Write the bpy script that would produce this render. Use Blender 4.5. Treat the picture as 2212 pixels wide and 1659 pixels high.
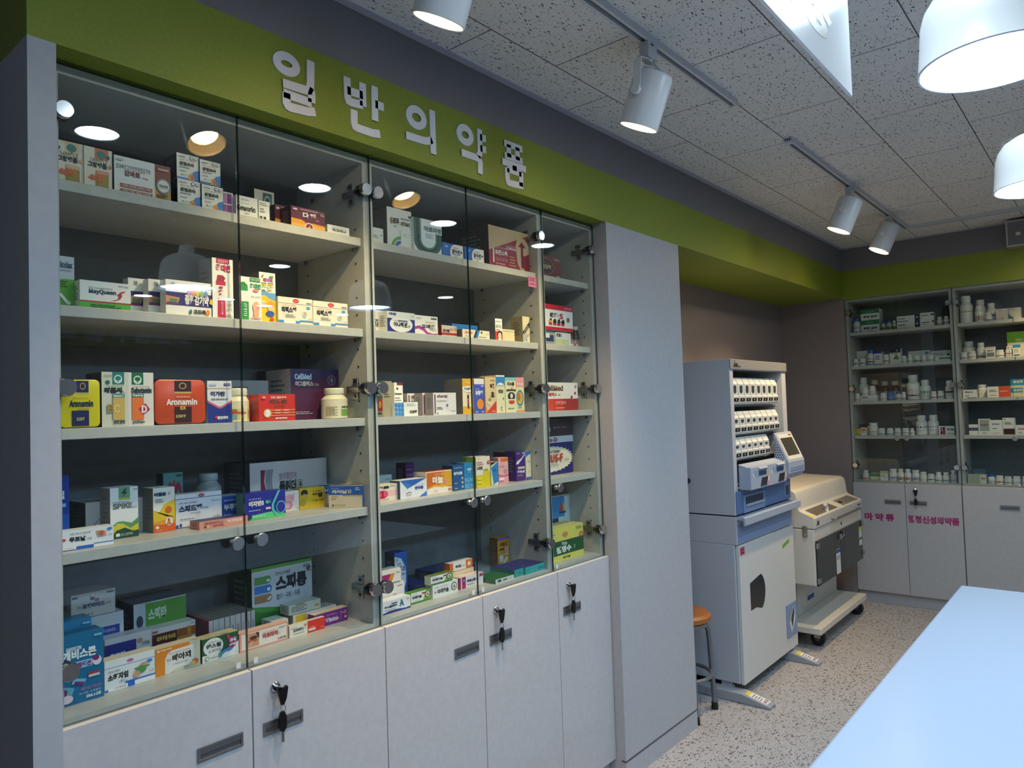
# -*- coding: utf-8 -*-
import bpy, bmesh, math, os
from mathutils import Vector, Matrix
for o in list(bpy.data.objects): bpy.data.objects.remove(o)
SC = bpy.context.scene; COL = SC.collection
PI = math.pi
# ------------------------------------------------------------------ camera
cam = bpy.data.cameras.new('camera'); camo = bpy.data.objects.new('camera', cam); COL.objects.link(camo)
cam.sensor_fit = 'HORIZONTAL'; cam.sensor_width = 36.0; cam.lens = 36.0*1568.833/2212.0
cam.clip_start = .02; cam.clip_end = 60
camo.matrix_world = Matrix([[0.644801, -0.006472, -0.764323, 0.0], [-0.763649, -0.048299, -0.643823, -1.642592], [-0.032749, 0.998812, -0.036085, 1.55], [0.0, 0.0, 0.0, 1.0]])
SC.camera = camo
# ------------------------------------------------------------------ world, exposure
w = bpy.data.worlds.new('world'); SC.world = w; w.use_nodes = True
bgn = w.node_tree.nodes['Background']; bgn.inputs[0].default_value = (.42,.60,1,1); bgn.inputs[1].default_value = .25
SC.view_settings.view_transform = 'Standard'; SC.view_settings.look = 'None'
SC.view_settings.exposure = .6; SC.view_settings.gamma = 1; SC.view_settings.use_curve_mapping = False
cy = SC.cycles; cy.max_bounces = 7; cy.diffuse_bounces = 4; cy.glossy_bounces = 3; cy.transmission_bounces = 4
cy.transparent_max_bounces = 12; cy.caustics_reflective = False; cy.caustics_refractive = False; cy.sample_clamp_indirect = 4
COOL = (.42,.68,1.0); WHITE = (.76,.93,1.0); WARM = (1.0,.70,.36)
P_PEND, P_DOWN, P_SPOT = 66.0, 84.0, 38.0
# ------------------------------------------------------------------ materials
def lin(h):
    c = [int(h[i:i+2],16)/255 for i in (0,2,4)]
    return tuple((v/12.92 if v <= .04045 else ((v+.055)/1.055)**2.4) for v in c)+(1,)
MATS = {}
def mat(h, rough=.5, metal=0., spec=.5, name=None):
    k = (h, rough, metal, spec)
    if k in MATS: return MATS[k]
    m = bpy.data.materials.new(name or 'finish_'+h); m.use_nodes = True
    b = m.node_tree.nodes['Principled BSDF']
    b.inputs['Base Color'].default_value = lin(h); b.inputs['Roughness'].default_value = rough
    b.inputs['Metallic'].default_value = metal; b.inputs['Specular IOR Level'].default_value = spec
    MATS[k] = m; return m
def emis(name, col, s):
    m = bpy.data.materials.new(name); m.use_nodes = True; nt = m.node_tree; nt.nodes.clear()
    e = nt.nodes.new('ShaderNodeEmission'); e.inputs[0].default_value = col+(1,); e.inputs[1].default_value = s
    o = nt.nodes.new('ShaderNodeOutputMaterial'); nt.links.new(e.outputs[0], o.inputs[0]); return m
def glassmat(name, tint=(.93,.96,.95), ior=1.45):
    m = bpy.data.materials.new(name); m.use_nodes = True; nt = m.node_tree; nt.nodes.clear()
    t = nt.nodes.new('ShaderNodeBsdfTransparent'); t.inputs[0].default_value = tint+(1,)
    g = nt.nodes.new('ShaderNodeBsdfGlossy'); g.inputs['Roughness'].default_value = 0.0
    f = nt.nodes.new('ShaderNodeFresnel'); ge = nt.nodes.new('ShaderNodeNewGeometry'); m1 = nt.nodes.new('ShaderNodeMath'); m1.operation = 'MULTIPLY_ADD'; m1.inputs[1].default_value = -2; m1.inputs[2].default_value = 1; nt.links.new(ge.outputs['Backfacing'], m1.inputs[0]); m2 = nt.nodes.new('ShaderNodeMath'); m2.operation = 'POWER'; m2.inputs[0].default_value = ior; nt.links.new(m1.outputs[0], m2.inputs[1]); nt.links.new(m2.outputs[0], f.inputs[0])
    x = nt.nodes.new('ShaderNodeMixShader'); o = nt.nodes.new('ShaderNodeOutputMaterial')
    nt.links.new(f.outputs[0], x.inputs[0]); nt.links.new(t.outputs[0], x.inputs[1]); nt.links.new(g.outputs[0], x.inputs[2]); nt.links.new(x.outputs[0], o.inputs[0]); return m
GLASS = glassmat('door_glass'); GLASSEDGE = mat('1C3A36',.15)
def proc_noise(h, h2, scale, rough, name, detail=4, bump=0):
    m = bpy.data.materials.new(name); m.use_nodes = True; nt = m.node_tree; b = nt.nodes['Principled BSDF']
    tc = nt.nodes.new('ShaderNodeTexCoord'); n = nt.nodes.new('ShaderNodeTexNoise'); n.inputs['Scale'].default_value = scale; n.inputs['Detail'].default_value = detail
    nt.links.new(tc.outputs['Object'], n.inputs['Vector'])
    r = nt.nodes.new('ShaderNodeValToRGB'); r.color_ramp.elements[0].color = lin(h); r.color_ramp.elements[1].color = lin(h2)
    r.color_ramp.elements[0].position = .35; r.color_ramp.elements[1].position = .65
    nt.links.new(n.outputs['Fac'], r.inputs[0]); nt.links.new(r.outputs[0], b.inputs['Base Color']); b.inputs['Roughness'].default_value = rough
    if bump:
        bp = nt.nodes.new('ShaderNodeBump'); bp.inputs['Strength'].default_value = bump; bp.inputs['Distance'].default_value = .002
        nt.links.new(n.outputs['Fac'], bp.inputs['Height']); nt.links.new(bp.outputs[0], b.inputs['Normal'])
    return m
M_LAM = proc_noise('B4B4B8','BABABD',60,.42,'light_grey_laminate')
M_PIER = proc_noise('A9ABB2','AEB0B6',40,.5,'grey_panel_film')
M_CAR = proc_noise('BDBCB6','C3C2BC',40,.4,'white_cabinet_board')
M_BACK = proc_noise('6C7075','73777B',30,.5,'cabinet_back_board')
M_TAUPE = proc_noise('83797A','8A8080',220,.8,'taupe_wall_film',2,.25)
M_GREY = proc_noise('75747A','7B797E',200,.75,'grey_wall_film',2,.2)
M_GREEN = proc_noise('7C8A24','82912A',120,.55,'green_wall_film',2,.1)
M_DGREEN = M_GREEN
def floor_mat():
    m = bpy.data.materials.new('terrazzo_floor'); m.use_nodes = True; nt = m.node_tree; b = nt.nodes['Principled BSDF']; L = nt.links.new
    tc = nt.nodes.new('ShaderNodeTexCoord'); base = None
    nz = nt.nodes.new('ShaderNodeTexNoise'); nz.inputs['Scale'].default_value = 9; L(tc.outputs['Object'], nz.inputs['Vector'])
    r0 = nt.nodes.new('ShaderNodeValToRGB'); r0.color_ramp.elements[0].color = lin('A9A5A4'); r0.color_ramp.elements[1].color = lin('B8B5B6'); L(nz.outputs['Fac'], r0.inputs[0]); base = r0.outputs[0]
    for sc, th, cA, cB, rot, st in ((30,.23,'6E6A6C','8A8482',.5,(1,1.9,1)),(62,.26,'5C585A','857C78',1.2,(1,1.6,1)),(95,.24,'D2D0D0','77706E',2.1,(1.3,1,1)),(150,.22,'8A8686','6C6866',.2,(1,1.2,1))):
        mp = nt.nodes.new('ShaderNodeMapping'); mp.inputs['Rotation'].default_value = (0,0,rot); mp.inputs['Scale'].default_value = st; L(tc.outputs['Object'], mp.inputs[0])
        wv = nt.nodes.new('ShaderNodeTexNoise'); wv.inputs['Scale'].default_value = sc*1.4; L(mp.outputs[0], wv.inputs['Vector'])
        ad = nt.nodes.new('ShaderNodeVectorMath'); ad.operation = 'MULTIPLY_ADD'; L(wv.outputs['Color'], ad.inputs[0]); ad.inputs[1].default_value = (.4/sc,)*3; L(mp.outputs[0], ad.inputs[2])
        v = nt.nodes.new('ShaderNodeTexVoronoi'); v.inputs['Scale'].default_value = sc; L(ad.outputs[0], v.inputs['Vector'])
        sp = nt.nodes.new('ShaderNodeSeparateColor'); L(v.outputs['Color'], sp.inputs[0])
        ml = nt.nodes.new('ShaderNodeMath'); ml.operation = 'MULTIPLY'; L(sp.outputs[0], ml.inputs[0]); ml.inputs[1].default_value = th*1.7
        lt = nt.nodes.new('ShaderNodeMath'); lt.operation = 'LESS_THAN'; L(v.outputs['Distance'], lt.inputs[0]); L(ml.outputs[0], lt.inputs[1])
        mc = nt.nodes.new('ShaderNodeMix'); mc.data_type = 'RGBA'; mc.inputs[6].default_value = lin(cA); mc.inputs[7].default_value = lin(cB); L(sp.outputs[1], mc.inputs[0])
        mx = nt.nodes.new('ShaderNodeMix'); mx.data_type = 'RGBA'; L(lt.outputs[0], mx.inputs[0]); L(base, mx.inputs[6]); L(mc.outputs[2], mx.inputs[7]); base = mx.outputs[2]
    L(base, b.inputs['Base Color']); b.inputs['Roughness'].default_value = .42; return m
def ceil_mat():
    m = bpy.data.materials.new('fissured_ceiling_tile'); m.use_nodes = True; nt = m.node_tree; b = nt.nodes['Principled BSDF']; L = nt.links.new
    tc = nt.nodes.new('ShaderNodeTexCoord')
    nz = nt.nodes.new('ShaderNodeTexNoise'); nz.inputs['Scale'].default_value = 3; L(tc.outputs['Object'], nz.inputs['Vector'])
    r0 = nt.nodes.new('ShaderNodeValToRGB'); r0.color_ramp.elements[0].color = lin('D6D5D2'); r0.color_ramp.elements[1].color = lin('DEDDDA'); L(nz.outputs['Fac'], r0.inputs[0]); base = r0.outputs[0]
    for sc, th, rot, st, col in ((52,.25,.75,(1,2.6,1),'54545C'),(75,.2,1.05,(1,2.0,1),'5E5E66'),(110,.2,.3,(1,1.3,1),'6E6E76'),(40,.16,.55,(1,3.4,1),'4C4C54')):
        mp = nt.nodes.new('ShaderNodeMapping'); mp.inputs['Rotation'].default_value = (0,0,rot); mp.inputs['Scale'].default_value = st; L(tc.outputs['Object'], mp.inputs[0])
        wv = nt.nodes.new('ShaderNodeTexNoise'); wv.inputs['Scale'].default_value = sc*1.2; L(mp.outputs[0], wv.inputs['Vector'])
        ad = nt.nodes.new('ShaderNodeVectorMath'); ad.operation = 'MULTIPLY_ADD'; L(wv.outputs['Color'], ad.inputs[0]); ad.inputs[1].default_value = (.9/sc,)*3; L(mp.outputs[0], ad.inputs[2])
        v = nt.nodes.new('ShaderNodeTexVoronoi'); v.inputs['Scale'].default_value = sc; L(ad.outputs[0], v.inputs['Vector'])
        sp = nt.nodes.new('ShaderNodeSeparateColor'); L(v.outputs['Color'], sp.inputs[0])
        pw = nt.nodes.new('ShaderNodeMath'); pw.operation = 'POWER'; L(sp.outputs[0], pw.inputs[0]); pw.inputs[1].default_value = 2.2
        ml = nt.nodes.new('ShaderNodeMath'); ml.operation = 'MULTIPLY'; L(pw.outputs[0], ml.inputs[0]); ml.inputs[1].default_value = th*1.5
        lt = nt.nodes.new('ShaderNodeMath'); lt.operation = 'LESS_THAN'; L(v.outputs['Distance'], lt.inputs[0]); L(ml.outputs[0], lt.inputs[1])
        mx = nt.nodes.new('ShaderNodeMix'); mx.data_type = 'RGBA'; L(lt.outputs[0], mx.inputs[0]); L(base, mx.inputs[6]); mx.inputs[7].default_value = lin(col); base = mx.outputs[2]
    br = nt.nodes.new('ShaderNodeTexBrick'); br.offset = .5; br.inputs['Scale'].default_value = 1; br.inputs['Brick Width'].default_value = .66; br.inputs['Row Height'].default_value = .326; br.inputs['Mortar Size'].default_value = .0022; br.inputs['Mortar Smooth'].default_value = 0
    mp = nt.nodes.new('ShaderNodeMapping'); mp.inputs['Location'].default_value = (-.34+.33, .208, 0); L(tc.outputs['Object'], mp.inputs[0]); L(mp.outputs[0], br.inputs['Vector'])
    mx = nt.nodes.new('ShaderNodeMix'); mx.data_type = 'RGBA'; L(br.outputs['Fac'], mx.inputs[0]); L(base, mx.inputs[6]); mx.inputs[7].default_value = lin('55555A')
    L(mx.outputs[2], b.inputs['Base Color']); b.inputs['Roughness'].default_value = .9; return m
# ------------------------------------------------------------------ mesh helpers
class MB:
    def __init__(s): s.v=[]; s.f=[]; s.mi=[]; s.ms=[]; s.sm=[]
    def m(s, mt):
        if mt not in s.ms: s.ms.append(mt)
        return s.ms.index(mt)
    def face(s, pts, mt, smooth=False):
        b=len(s.v); s.v+= [tuple(p) for p in pts]; s.f.append(tuple(range(b,b+len(pts)))); s.mi.append(s.m(mt)); s.sm.append(smooth)
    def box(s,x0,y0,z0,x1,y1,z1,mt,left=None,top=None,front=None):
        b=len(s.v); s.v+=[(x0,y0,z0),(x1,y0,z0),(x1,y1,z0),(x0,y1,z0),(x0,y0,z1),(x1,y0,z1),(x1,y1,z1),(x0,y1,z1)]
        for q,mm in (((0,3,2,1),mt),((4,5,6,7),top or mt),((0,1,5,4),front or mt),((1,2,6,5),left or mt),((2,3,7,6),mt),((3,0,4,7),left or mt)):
            s.f.append(tuple(b+i for i in q)); s.mi.append(s.m(mm)); s.sm.append(False)
    def rings(s, rings, mt, closed=True, caps=(True,True), smooth=True):
        n=len(rings[0]); b=len(s.v); k=s.m(mt)
        for r in rings: s.v+=[tuple(p) for p in r]
        for i in range(len(rings)-1):
            for j in range(n if closed else n-1):
                j2=(j+1)%n; s.f.append((b+i*n+j,b+i*n+j2,b+(i+1)*n+j2,b+(i+1)*n+j)); s.mi.append(k); s.sm.append(smooth)
        if caps[0]: s.f.append(tuple(b+j for j in reversed(range(n)))); s.mi.append(k); s.sm.append(False)
        if caps[1]: s.f.append(tuple(b+(len(rings)-1)*n+j for j in range(n))); s.mi.append(k); s.sm.append(False)
    def lathe(s, prof, mt, c=(0,0,0), seg=24, M=None, caps=(True,True)):
        rs=[]
        for r,z in prof:
            ring=[]
            for j in range(seg):
                a=2*PI*j/seg; p=Vector((r*math.cos(a), r*math.sin(a), z))
                if M: p=M@p
                ring.append((p[0]+c[0],p[1]+c[1],p[2]+c[2]))
            rs.append(ring)
        s.rings(rs, mt, True, caps)
    def cyl(s,p0,p1,r,mt,seg=16,r2=None):
        p0=Vector(p0);p1=Vector(p1);d=p1-p0; M=d.to_track_quat('Z','Y').to_matrix()
        s.lathe([(r,0),(r if r2 is None else r2,d.length)], mt, tuple(p0), seg, M)
    def tube(s, pts, r, mt, seg=10, closed=False):
        pts=[Vector(p) for p in pts]; n=len(pts); rs=[]; up=None
        for i in range(n):
            a=pts[(i-1)%n] if (closed or i>0) else pts[i]; b=pts[(i+1)%n] if (closed or i<n-1) else pts[i]
            t=(b-a).normalized()
            if up is None: up=t.orthogonal().normalized()
            up=(up-t*up.dot(t)).normalized(); q=t.cross(up)
            rs.append([tuple(pts[i]+up*(r*math.cos(2*PI*j/seg))+q*(r*math.sin(2*PI*j/seg))) for j in range(seg)])
        if closed: rs.append(rs[0])
        s.rings(rs, mt, True, (not closed, not closed))
    def prism_x(s, yz, x0, x1, mt, smooth=False):
        n=len(yz); s.rings([[(x0,y,z) for y,z in yz],[(x1,y,z) for y,z in yz]], mt, True, (True,True), smooth)
    def prism_y(s, xz, y0, y1, mt, smooth=False):
        s.rings([[(x,y0,z) for x,z in xz],[(x,y1,z) for x,z in xz]], mt, True, (True,True), smooth)
    def obj(s, name, parent=None, loc=(0,0,0), rot=0, bevel=0, fix=True, angle=35):
        me=bpy.data.meshes.new(name)
        vv=[(x-loc[0],y-loc[1],z-loc[2]) for x,y,z in s.v] if loc!=(0,0,0) and not rot else s.v
        me.from_pydata(vv,[],s.f); 
        for m in s.ms: me.materials.append(m)
        me.polygons.foreach_set('material_index', s.mi); me.polygons.foreach_set('use_smooth', s.sm)
        if fix:
            bm=bmesh.new(); bm.from_mesh(me); bmesh.ops.recalc_face_normals(bm, faces=bm.faces); bm.to_mesh(me); bm.free()
        if any(s.sm): me.set_sharp_from_angle(angle=math.radians(angle))
        me.update()
        o=bpy.data.objects.new(name, me); COL.objects.link(o)
        if parent is not None: o.parent=parent
        o.location=loc; o.rotation_euler=(0,0,rot)
        if bevel:
            b=o.modifiers.new('bevel','BEVEL'); b.width=bevel; b.segments=2; b.limit_method='ANGLE'; b.angle_limit=math.radians(50)
        return o
def local(parent, o):
    o.location = Vector(o.location)-Vector(parent.location)
def thing(name, label, cat, loc=(0,0,0), group=None, rot=0):
    o=bpy.data.objects.new(name,None); COL.objects.link(o); o.location=loc; o.rotation_euler=(0,0,rot); o.empty_display_size=.05
    return tag(o,label,cat,group)
def tag(o,label,cat,group=None):
    o['label']=label; o['category']=cat
    if group: o['group']=group
    return o
def struct(o, label=None):
    o['kind']='structure'
    if label: o['label']=label
    return o
def part(mb, name, parent, **k):          # mesh given in world metres under a thing standing at parent.location
    L=tuple(parent.matrix_world.translation) if False else tuple(world_loc(parent))
    o=mb.obj(name, parent, (0,0,0), **k)
    o.data.transform(Matrix.Translation((-L[0],-L[1],-L[2]))); return o
def world_loc(o):
    v=Vector((0,0,0))
    while o is not None: v+=Vector(o.location); o=o.parent
    return v
# ------------------------------------------------------------------ lettering
FDIR = bpy.utils.system_resource('DATAFILES')+'/fonts'
try: FONT = bpy.data.fonts.load(FDIR+'/Noto Sans CJK Regular.woff2')
except Exception: FONT = None
_T={}
def text_mesh(t, bold=0):
    k=(t,bold)
    if k in _T: return _T[k]
    c=bpy.data.curves.new('lettering','FONT'); c.body=t; c.resolution_u=3
    if FONT: c.font=FONT
    c.offset=.018*bold
    o=bpy.data.objects.new('lettering',c); COL.objects.link(o); bpy.context.view_layer.update()
    me=bpy.data.meshes.new_from_object(o.evaluated_get(bpy.context.evaluated_depsgraph_get()))
    vs=[(v.co.x,v.co.y) for v in me.vertices]; fs=[tuple(p.vertices) for p in me.polygons]
    bpy.data.objects.remove(o); bpy.data.curves.remove(c); bpy.data.meshes.remove(me)
    if not vs: vs=[(0,0)]
    x0=min(v[0] for v in vs);x1=max(v[0] for v in vs);y0=min(v[1] for v in vs);y1=max(v[1] for v in vs)
    vs=[((x-x0)/max(x1-x0,1e-6),(y-y0)/max(y1-y0,1e-6)) for x,y in vs]
    _T[k]=(vs,fs); return _T[k]
INK = dict(rough=.42)
def art(mb, items, f, base=1):
    """lay flat print on a face: f(u,v,layer) gives the 3-D point; u,v run 0..1 across the face"""
    k=base
    for a in items:
        t=a[0]
        if t=='R':
            _,u0,v0,u1,v1,c=a; n=6 if getattr(f,'curved',False) else 1
            for i in range(n):
                ua=u0+(u1-u0)*i/n; ub=u0+(u1-u0)*(i+1)/n
                mb.face([f(ua,v0,k),f(ub,v0,k),f(ub,v1,k),f(ua,v1,k)], mat(c,**INK))
        elif t=='E':
            _,cu,cv,ru,rv,c=a; N=20
            mb.face([f(min(max(cu+ru*math.cos(2*PI*i/N),0),1),min(max(cv+rv*math.sin(2*PI*i/N),0),1),k) for i in range(N)], mat(c,**INK))
        elif t=='P':
            mb.face([f(min(max(u,0),1),min(max(v,0),1),k) for u,v in a[1]], mat(a[2],**INK))
        elif t in 'TU':
            _,u0,v0,u1,v1,tx,c,b=(tuple(a)+(0,))[:8]; vs,fs=text_mesh(tx,b); m=mat(c,**INK)
            if t=='U': vs=[(1-x,1-y) for x,y in vs]
            P=[f(min(max(u0+(u1-u0)*x,0),1),min(max(v0+(v1-v0)*y,0),1),k) for x,y in vs]
            b0=len(mb.v); mb.v+=[tuple(p) for p in P]; mi=mb.m(m)
            for q in fs: mb.f.append(tuple(b0+i for i in q)); mb.mi.append(mi); mb.sm.append(False)
        elif t=='L':
            _,u0,v0,u1,v1,n,c=(tuple(a)+('8A8A8A',))[:7]; h=(v1-v0)/(2*n-1) if n>1 else (v1-v0)*.6
            for i in range(n):
                va=v0+2*h*i; e=u1 if i%2==0 else u0+(u1-u0)*.8; m=4; w=(e-u0)/(m*2)
                for j in range(m):
                    ua=u0+j*2*w; ub=ua+w*(1.75 if j<m-1 else 1.4)
                    mb.face([f(ua,va,k),f(min(ub,e),va,k),f(min(ub,e),va+h,k),f(ua,va+h,k)], mat(c,**INK))
        k+=1
EPS=.00022
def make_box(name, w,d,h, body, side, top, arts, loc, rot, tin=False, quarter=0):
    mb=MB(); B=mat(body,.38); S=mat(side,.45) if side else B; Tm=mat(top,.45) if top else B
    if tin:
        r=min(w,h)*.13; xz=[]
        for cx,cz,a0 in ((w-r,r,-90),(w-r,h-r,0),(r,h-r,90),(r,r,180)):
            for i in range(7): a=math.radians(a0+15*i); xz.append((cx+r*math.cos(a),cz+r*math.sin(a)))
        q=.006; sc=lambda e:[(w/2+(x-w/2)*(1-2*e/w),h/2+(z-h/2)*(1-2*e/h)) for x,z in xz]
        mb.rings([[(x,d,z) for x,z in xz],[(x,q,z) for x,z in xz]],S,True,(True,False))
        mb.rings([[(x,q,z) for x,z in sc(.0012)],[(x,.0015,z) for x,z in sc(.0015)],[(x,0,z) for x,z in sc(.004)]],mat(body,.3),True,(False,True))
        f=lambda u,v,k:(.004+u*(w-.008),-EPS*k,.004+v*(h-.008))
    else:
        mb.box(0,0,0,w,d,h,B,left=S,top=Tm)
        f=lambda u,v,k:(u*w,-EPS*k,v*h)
        if d>.03:
            n=len(mb.f); g=lambda u,v,k:(-EPS*k,d*(1-u),v*h)
            art(mb,[('L',.2,.3,.8,.8,6,'77777A')],g)
    fl=[(1-q[0],q[1]) for q in ()]
    art(mb,arts,f)
    return mb.obj(name,None,(0,0,0),fix=False)
def place(o,loc,rot=0): o.location=loc; o.rotation_euler=(0,0,rot); return o
def make_bottle(name, w,h, body, cap, arts, label, cat, group, loc, neck=.78, capr=.4, caph=.18, shoulder=.66, seg=22, capname='cap'):
    r=w/2; t=thing(name,label,cat,(loc[0]+r,loc[1]+r,loc[2]),group); hc=h*caph; hb=h-hc
    mb=MB(); n=r*capr*2*.92
    zs=hb*neck
    mb.lathe([(r*.9,0),(r,h*.02),(r,zs*.97),(r*.95,zs*1.0),(n*1.05,hb*.93),(n,hb*.95),(n,hb)],mat(body,.35),seg=seg)
    def f(u,v,k):
        a=-PI/2+(u-.5)*PI*.94; rr=r+EPS*k*1.3; return (rr*math.cos(a),rr*math.sin(a),v*zs*.97+h*.015)
    f.curved=True
    art(mb,arts,f)
    mb.obj('body',t,fix=False)
    c=MB(); cr=r*capr*2
    c.lathe([(cr,hb*.985),(cr*1.02,hb),(cr*1.02,h*.97),(cr*.94,h)],mat(cap,.35),seg=seg); c.obj(capname,t)
    return t
# ================================================================== SETTING
X0,X1,X2,X3 = .48,2.60,3.25,5.996
ZG,ZT,ZC = 2.333,2.547,2.722
YR, XN = -6.2, -2.6       # opposite wall, wall behind the camera
def wallbox(name,x0,y0,z0,x1,y1,z1,m,label=None):
    b=MB(); b.box(x0,y0,z0,x1,y1,z1,m); return struct(b.obj(name),label)
fl=MB(); fl.box(XN,YR,-.1,7.2,1.6,0,floor_mat()); struct(fl.obj('floor'),'grey terrazzo floor with dark stone chips')
ce=MB(); ce.box(XN,YR,ZC,7.2,1.6,ZC+.1,ceil_mat()); struct(ce.obj('ceiling'),'white fissured ceiling tiles')
wallbox('wall_left_pier',X0,0,0,.532,.9,ZG,M_PIER,'narrow grey pillar at the left of the cabinets')
wallbox('wall_left_column',X1,0,0,X2,.62,ZG,M_PIER,'wide grey column between the cabinets and the niche')
wallbox('wall_left_bulkhead',X0,0,ZT,X3,.9,ZC,M_GREY,'grey wall above the green band')
wallbox('trim_1',X0,0,ZG,X3,.9,ZT,M_GREEN,'green band over the display cabinets')
wallbox('wall_left_rear',.532,.6,0,X1,.7,ZG,M_TAUPE)
wallbox('wall_niche_back',X2,.49,0,X3+.5,.62,ZG,M_TAUPE,'taupe back wall of the niche')
wallbox('wall_left_outer',XN,1.4,0,X0,1.5,ZC,M_TAUPE)
wallbox('trim_2',X3,-1.7,ZG-.008,X3+.6,0,ZT,M_GREEN,'green band over the far cabinets')
wallbox('wall_back_bulkhead',X3,-1.7,ZT,X3+.6,0,ZC,M_GREY,'grey wall above the far green band')
wallbox('wall_back_return',X3,.0,0,X3+.6,.49,ZG,M_TAUPE,'taupe side wall of the niche')
wallbox('wall_back_upper',X3,0,ZG,X3+.6,.9,ZC,M_GREY)
wallbox('wall_back_rear',X3+.5,YR,0,X3+.6,0,ZC,M_TAUPE)
wallbox('wall_back_side',X3,YR,0,X3+.5,-1.46,ZG,M_TAUPE)
wallbox('wall_right',XN,YR-.1,0,7.2,YR,ZC,M_GREY,'far opposite wall')
wallbox('trim_3',XN,YR,ZG,X3,YR+.02,ZT,M_GREEN,'green band on the opposite wall')
wallbox('wall_near',XN-.1,YR,0,XN,1.6,ZC,M_TAUPE)
# dark joints of the column panels
b=MB(); G=mat('4A4C52',.6)
b.box(X1-.001,-.0015,.083,X2+.001,.02,.089,G); struct(b.obj('trim_4'),'thin dark joint above the column base')
b=MB(); b.box(2.6,-.001,ZC-.012,2.61,0,ZC,G)
for nm,(xa,ya,xb,yb) in (('trim_5',(X0,-.022,X3,0)),('trim_6',(X3-.022,-1.7,X3,-.022))):
    b=MB(); b.box(xa,ya,ZC-.006,xb,yb,ZC+.002,mat('A8AAB4',.5)); struct(b.obj(nm),'pale ceiling edge moulding')
# ================================================================== WALL LETTERING
LT=mat('D9DDE6',.5)
sign=thing('wall_lettering','large white Korean lettering on the green band over the display cabinets','lettering',(1.6,-.004,2.44))
TH=.0235
for strokes in [[('O', 1.0705, 2.4775, 0.0405, 0.0315), [(1.145, 2.512), (1.143, 2.45), (1.141, 2.437), (1.137, 2.429), (1.126, 2.426), (1.058, 2.423)], [(1.137, 2.429), (1.145, 2.426), (1.146, 2.421), (1.145, 2.397)], [(1.059, 2.397), (1.145, 2.396)], [(1.068, 2.4), (1.068, 2.373), (1.072, 2.367), (1.079, 2.365), (1.131, 2.369), (1.156, 2.375)]], [[(1.265, 2.508), (1.266, 2.449), (1.269, 2.441), (1.279, 2.439), (1.319, 2.444)], [(1.32, 2.509), (1.32, 2.44)], [(1.265, 2.47), (1.32, 2.472)], [(1.364, 2.513), (1.363, 2.41)], [(1.365, 2.461), (1.397, 2.461)], [(1.287, 2.42), (1.287, 2.381), (1.29, 2.373), (1.3, 2.371), (1.354, 2.371), (1.38, 2.376)]], [('O', 1.5275, 2.468, 0.0425, 0.037), [(1.482, 2.401), (1.558, 2.403), (1.576, 2.407), (1.592, 2.415)], [(1.596, 2.511), (1.597, 2.37)]], [('O', 1.7455, 2.4725, 0.0405, 0.0355), [(1.818, 2.512), (1.818, 2.437), (1.816, 2.426), (1.806, 2.415)], [(1.819, 2.485), (1.848, 2.486)], [(1.819, 2.447), (1.848, 2.447)], [(1.725, 2.409), (1.796, 2.409), (1.811, 2.407), (1.817, 2.397), (1.815, 2.357)]], [[(1.946, 2.5), (2.048, 2.501)], [(1.971, 2.499), (1.971, 2.453)], [(2.019, 2.5), (2.02, 2.454)], [(1.946, 2.455), (2.047, 2.456)], [(1.932, 2.43), (2.065, 2.431)], [(2.0, 2.429), (2.0, 2.411)], [(1.958, 2.412), (1.959, 2.37), (1.964, 2.361), (1.981, 2.36), (2.045, 2.365)], [(1.957, 2.408), (2.037, 2.408)], [(2.036, 2.414), (2.035, 2.361)]]]:
    b=MB()
    for st in strokes:
        if st[0]=='O':
            _,cx,cz,rx,rz=st; N=40; o_=[];i_=[]
            for j in range(N):
                a=2*PI*j/N; o_.append((cx+rx*math.cos(a),cz+rz*math.sin(a))); i_.append((cx+(rx-TH)*math.cos(a),cz+(rz-TH)*math.sin(a)))
            for y in (-.004,):
                for j in range(N):
                    k=(j+1)%N; b.face([(o_[j][0],y,o_[j][1]),(o_[k][0],y,o_[k][1]),(i_[k][0],y,i_[k][1]),(i_[j][0],y,i_[j][1])],LT)
                    b.face([(o_[j][0],y,o_[j][1]),(o_[k][0],y,o_[k][1]),(o_[k][0],0,o_[k][1]),(o_[j][0],0,o_[j][1])],LT)
        else:
            pts=[Vector((p[0],0,p[1])) for p in st]; lft=[];rgt=[]
            for j,p in enumerate(pts):
                d=((pts[min(j+1,len(pts)-1)]-p).normalized()+(p-pts[max(j-1,0)]).normalized()).normalized()
                n=Vector((-d.z,0,d.x)); e=(pts[min(j+1,len(pts)-1)]-pts[max(j-1,0)]).normalized()
                c=max(.6,abs((pts[j]-pts[j-1]).normalized().dot(d)) if 0<j<len(pts)-1 else 1)
                lft.append(p+n*(TH/2/c)); rgt.append(p-n*(TH/2/c))
            for j in range(len(pts)-1):
                q=[lft[j],lft[j+1],rgt[j+1],rgt[j]]
                b.face([(v.x,-.004,v.z) for v in q],LT)
                for a_,c_ in ((0,1),(2,3)): b.face([(q[a_].x,-.004,q[a_].z),(q[c_].x,-.004,q[c_].z),(q[c_].x,0,q[c_].z),(q[a_].x,0,q[a_].z)],LT)
    part(b,'character',sign,fix=False)
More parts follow.
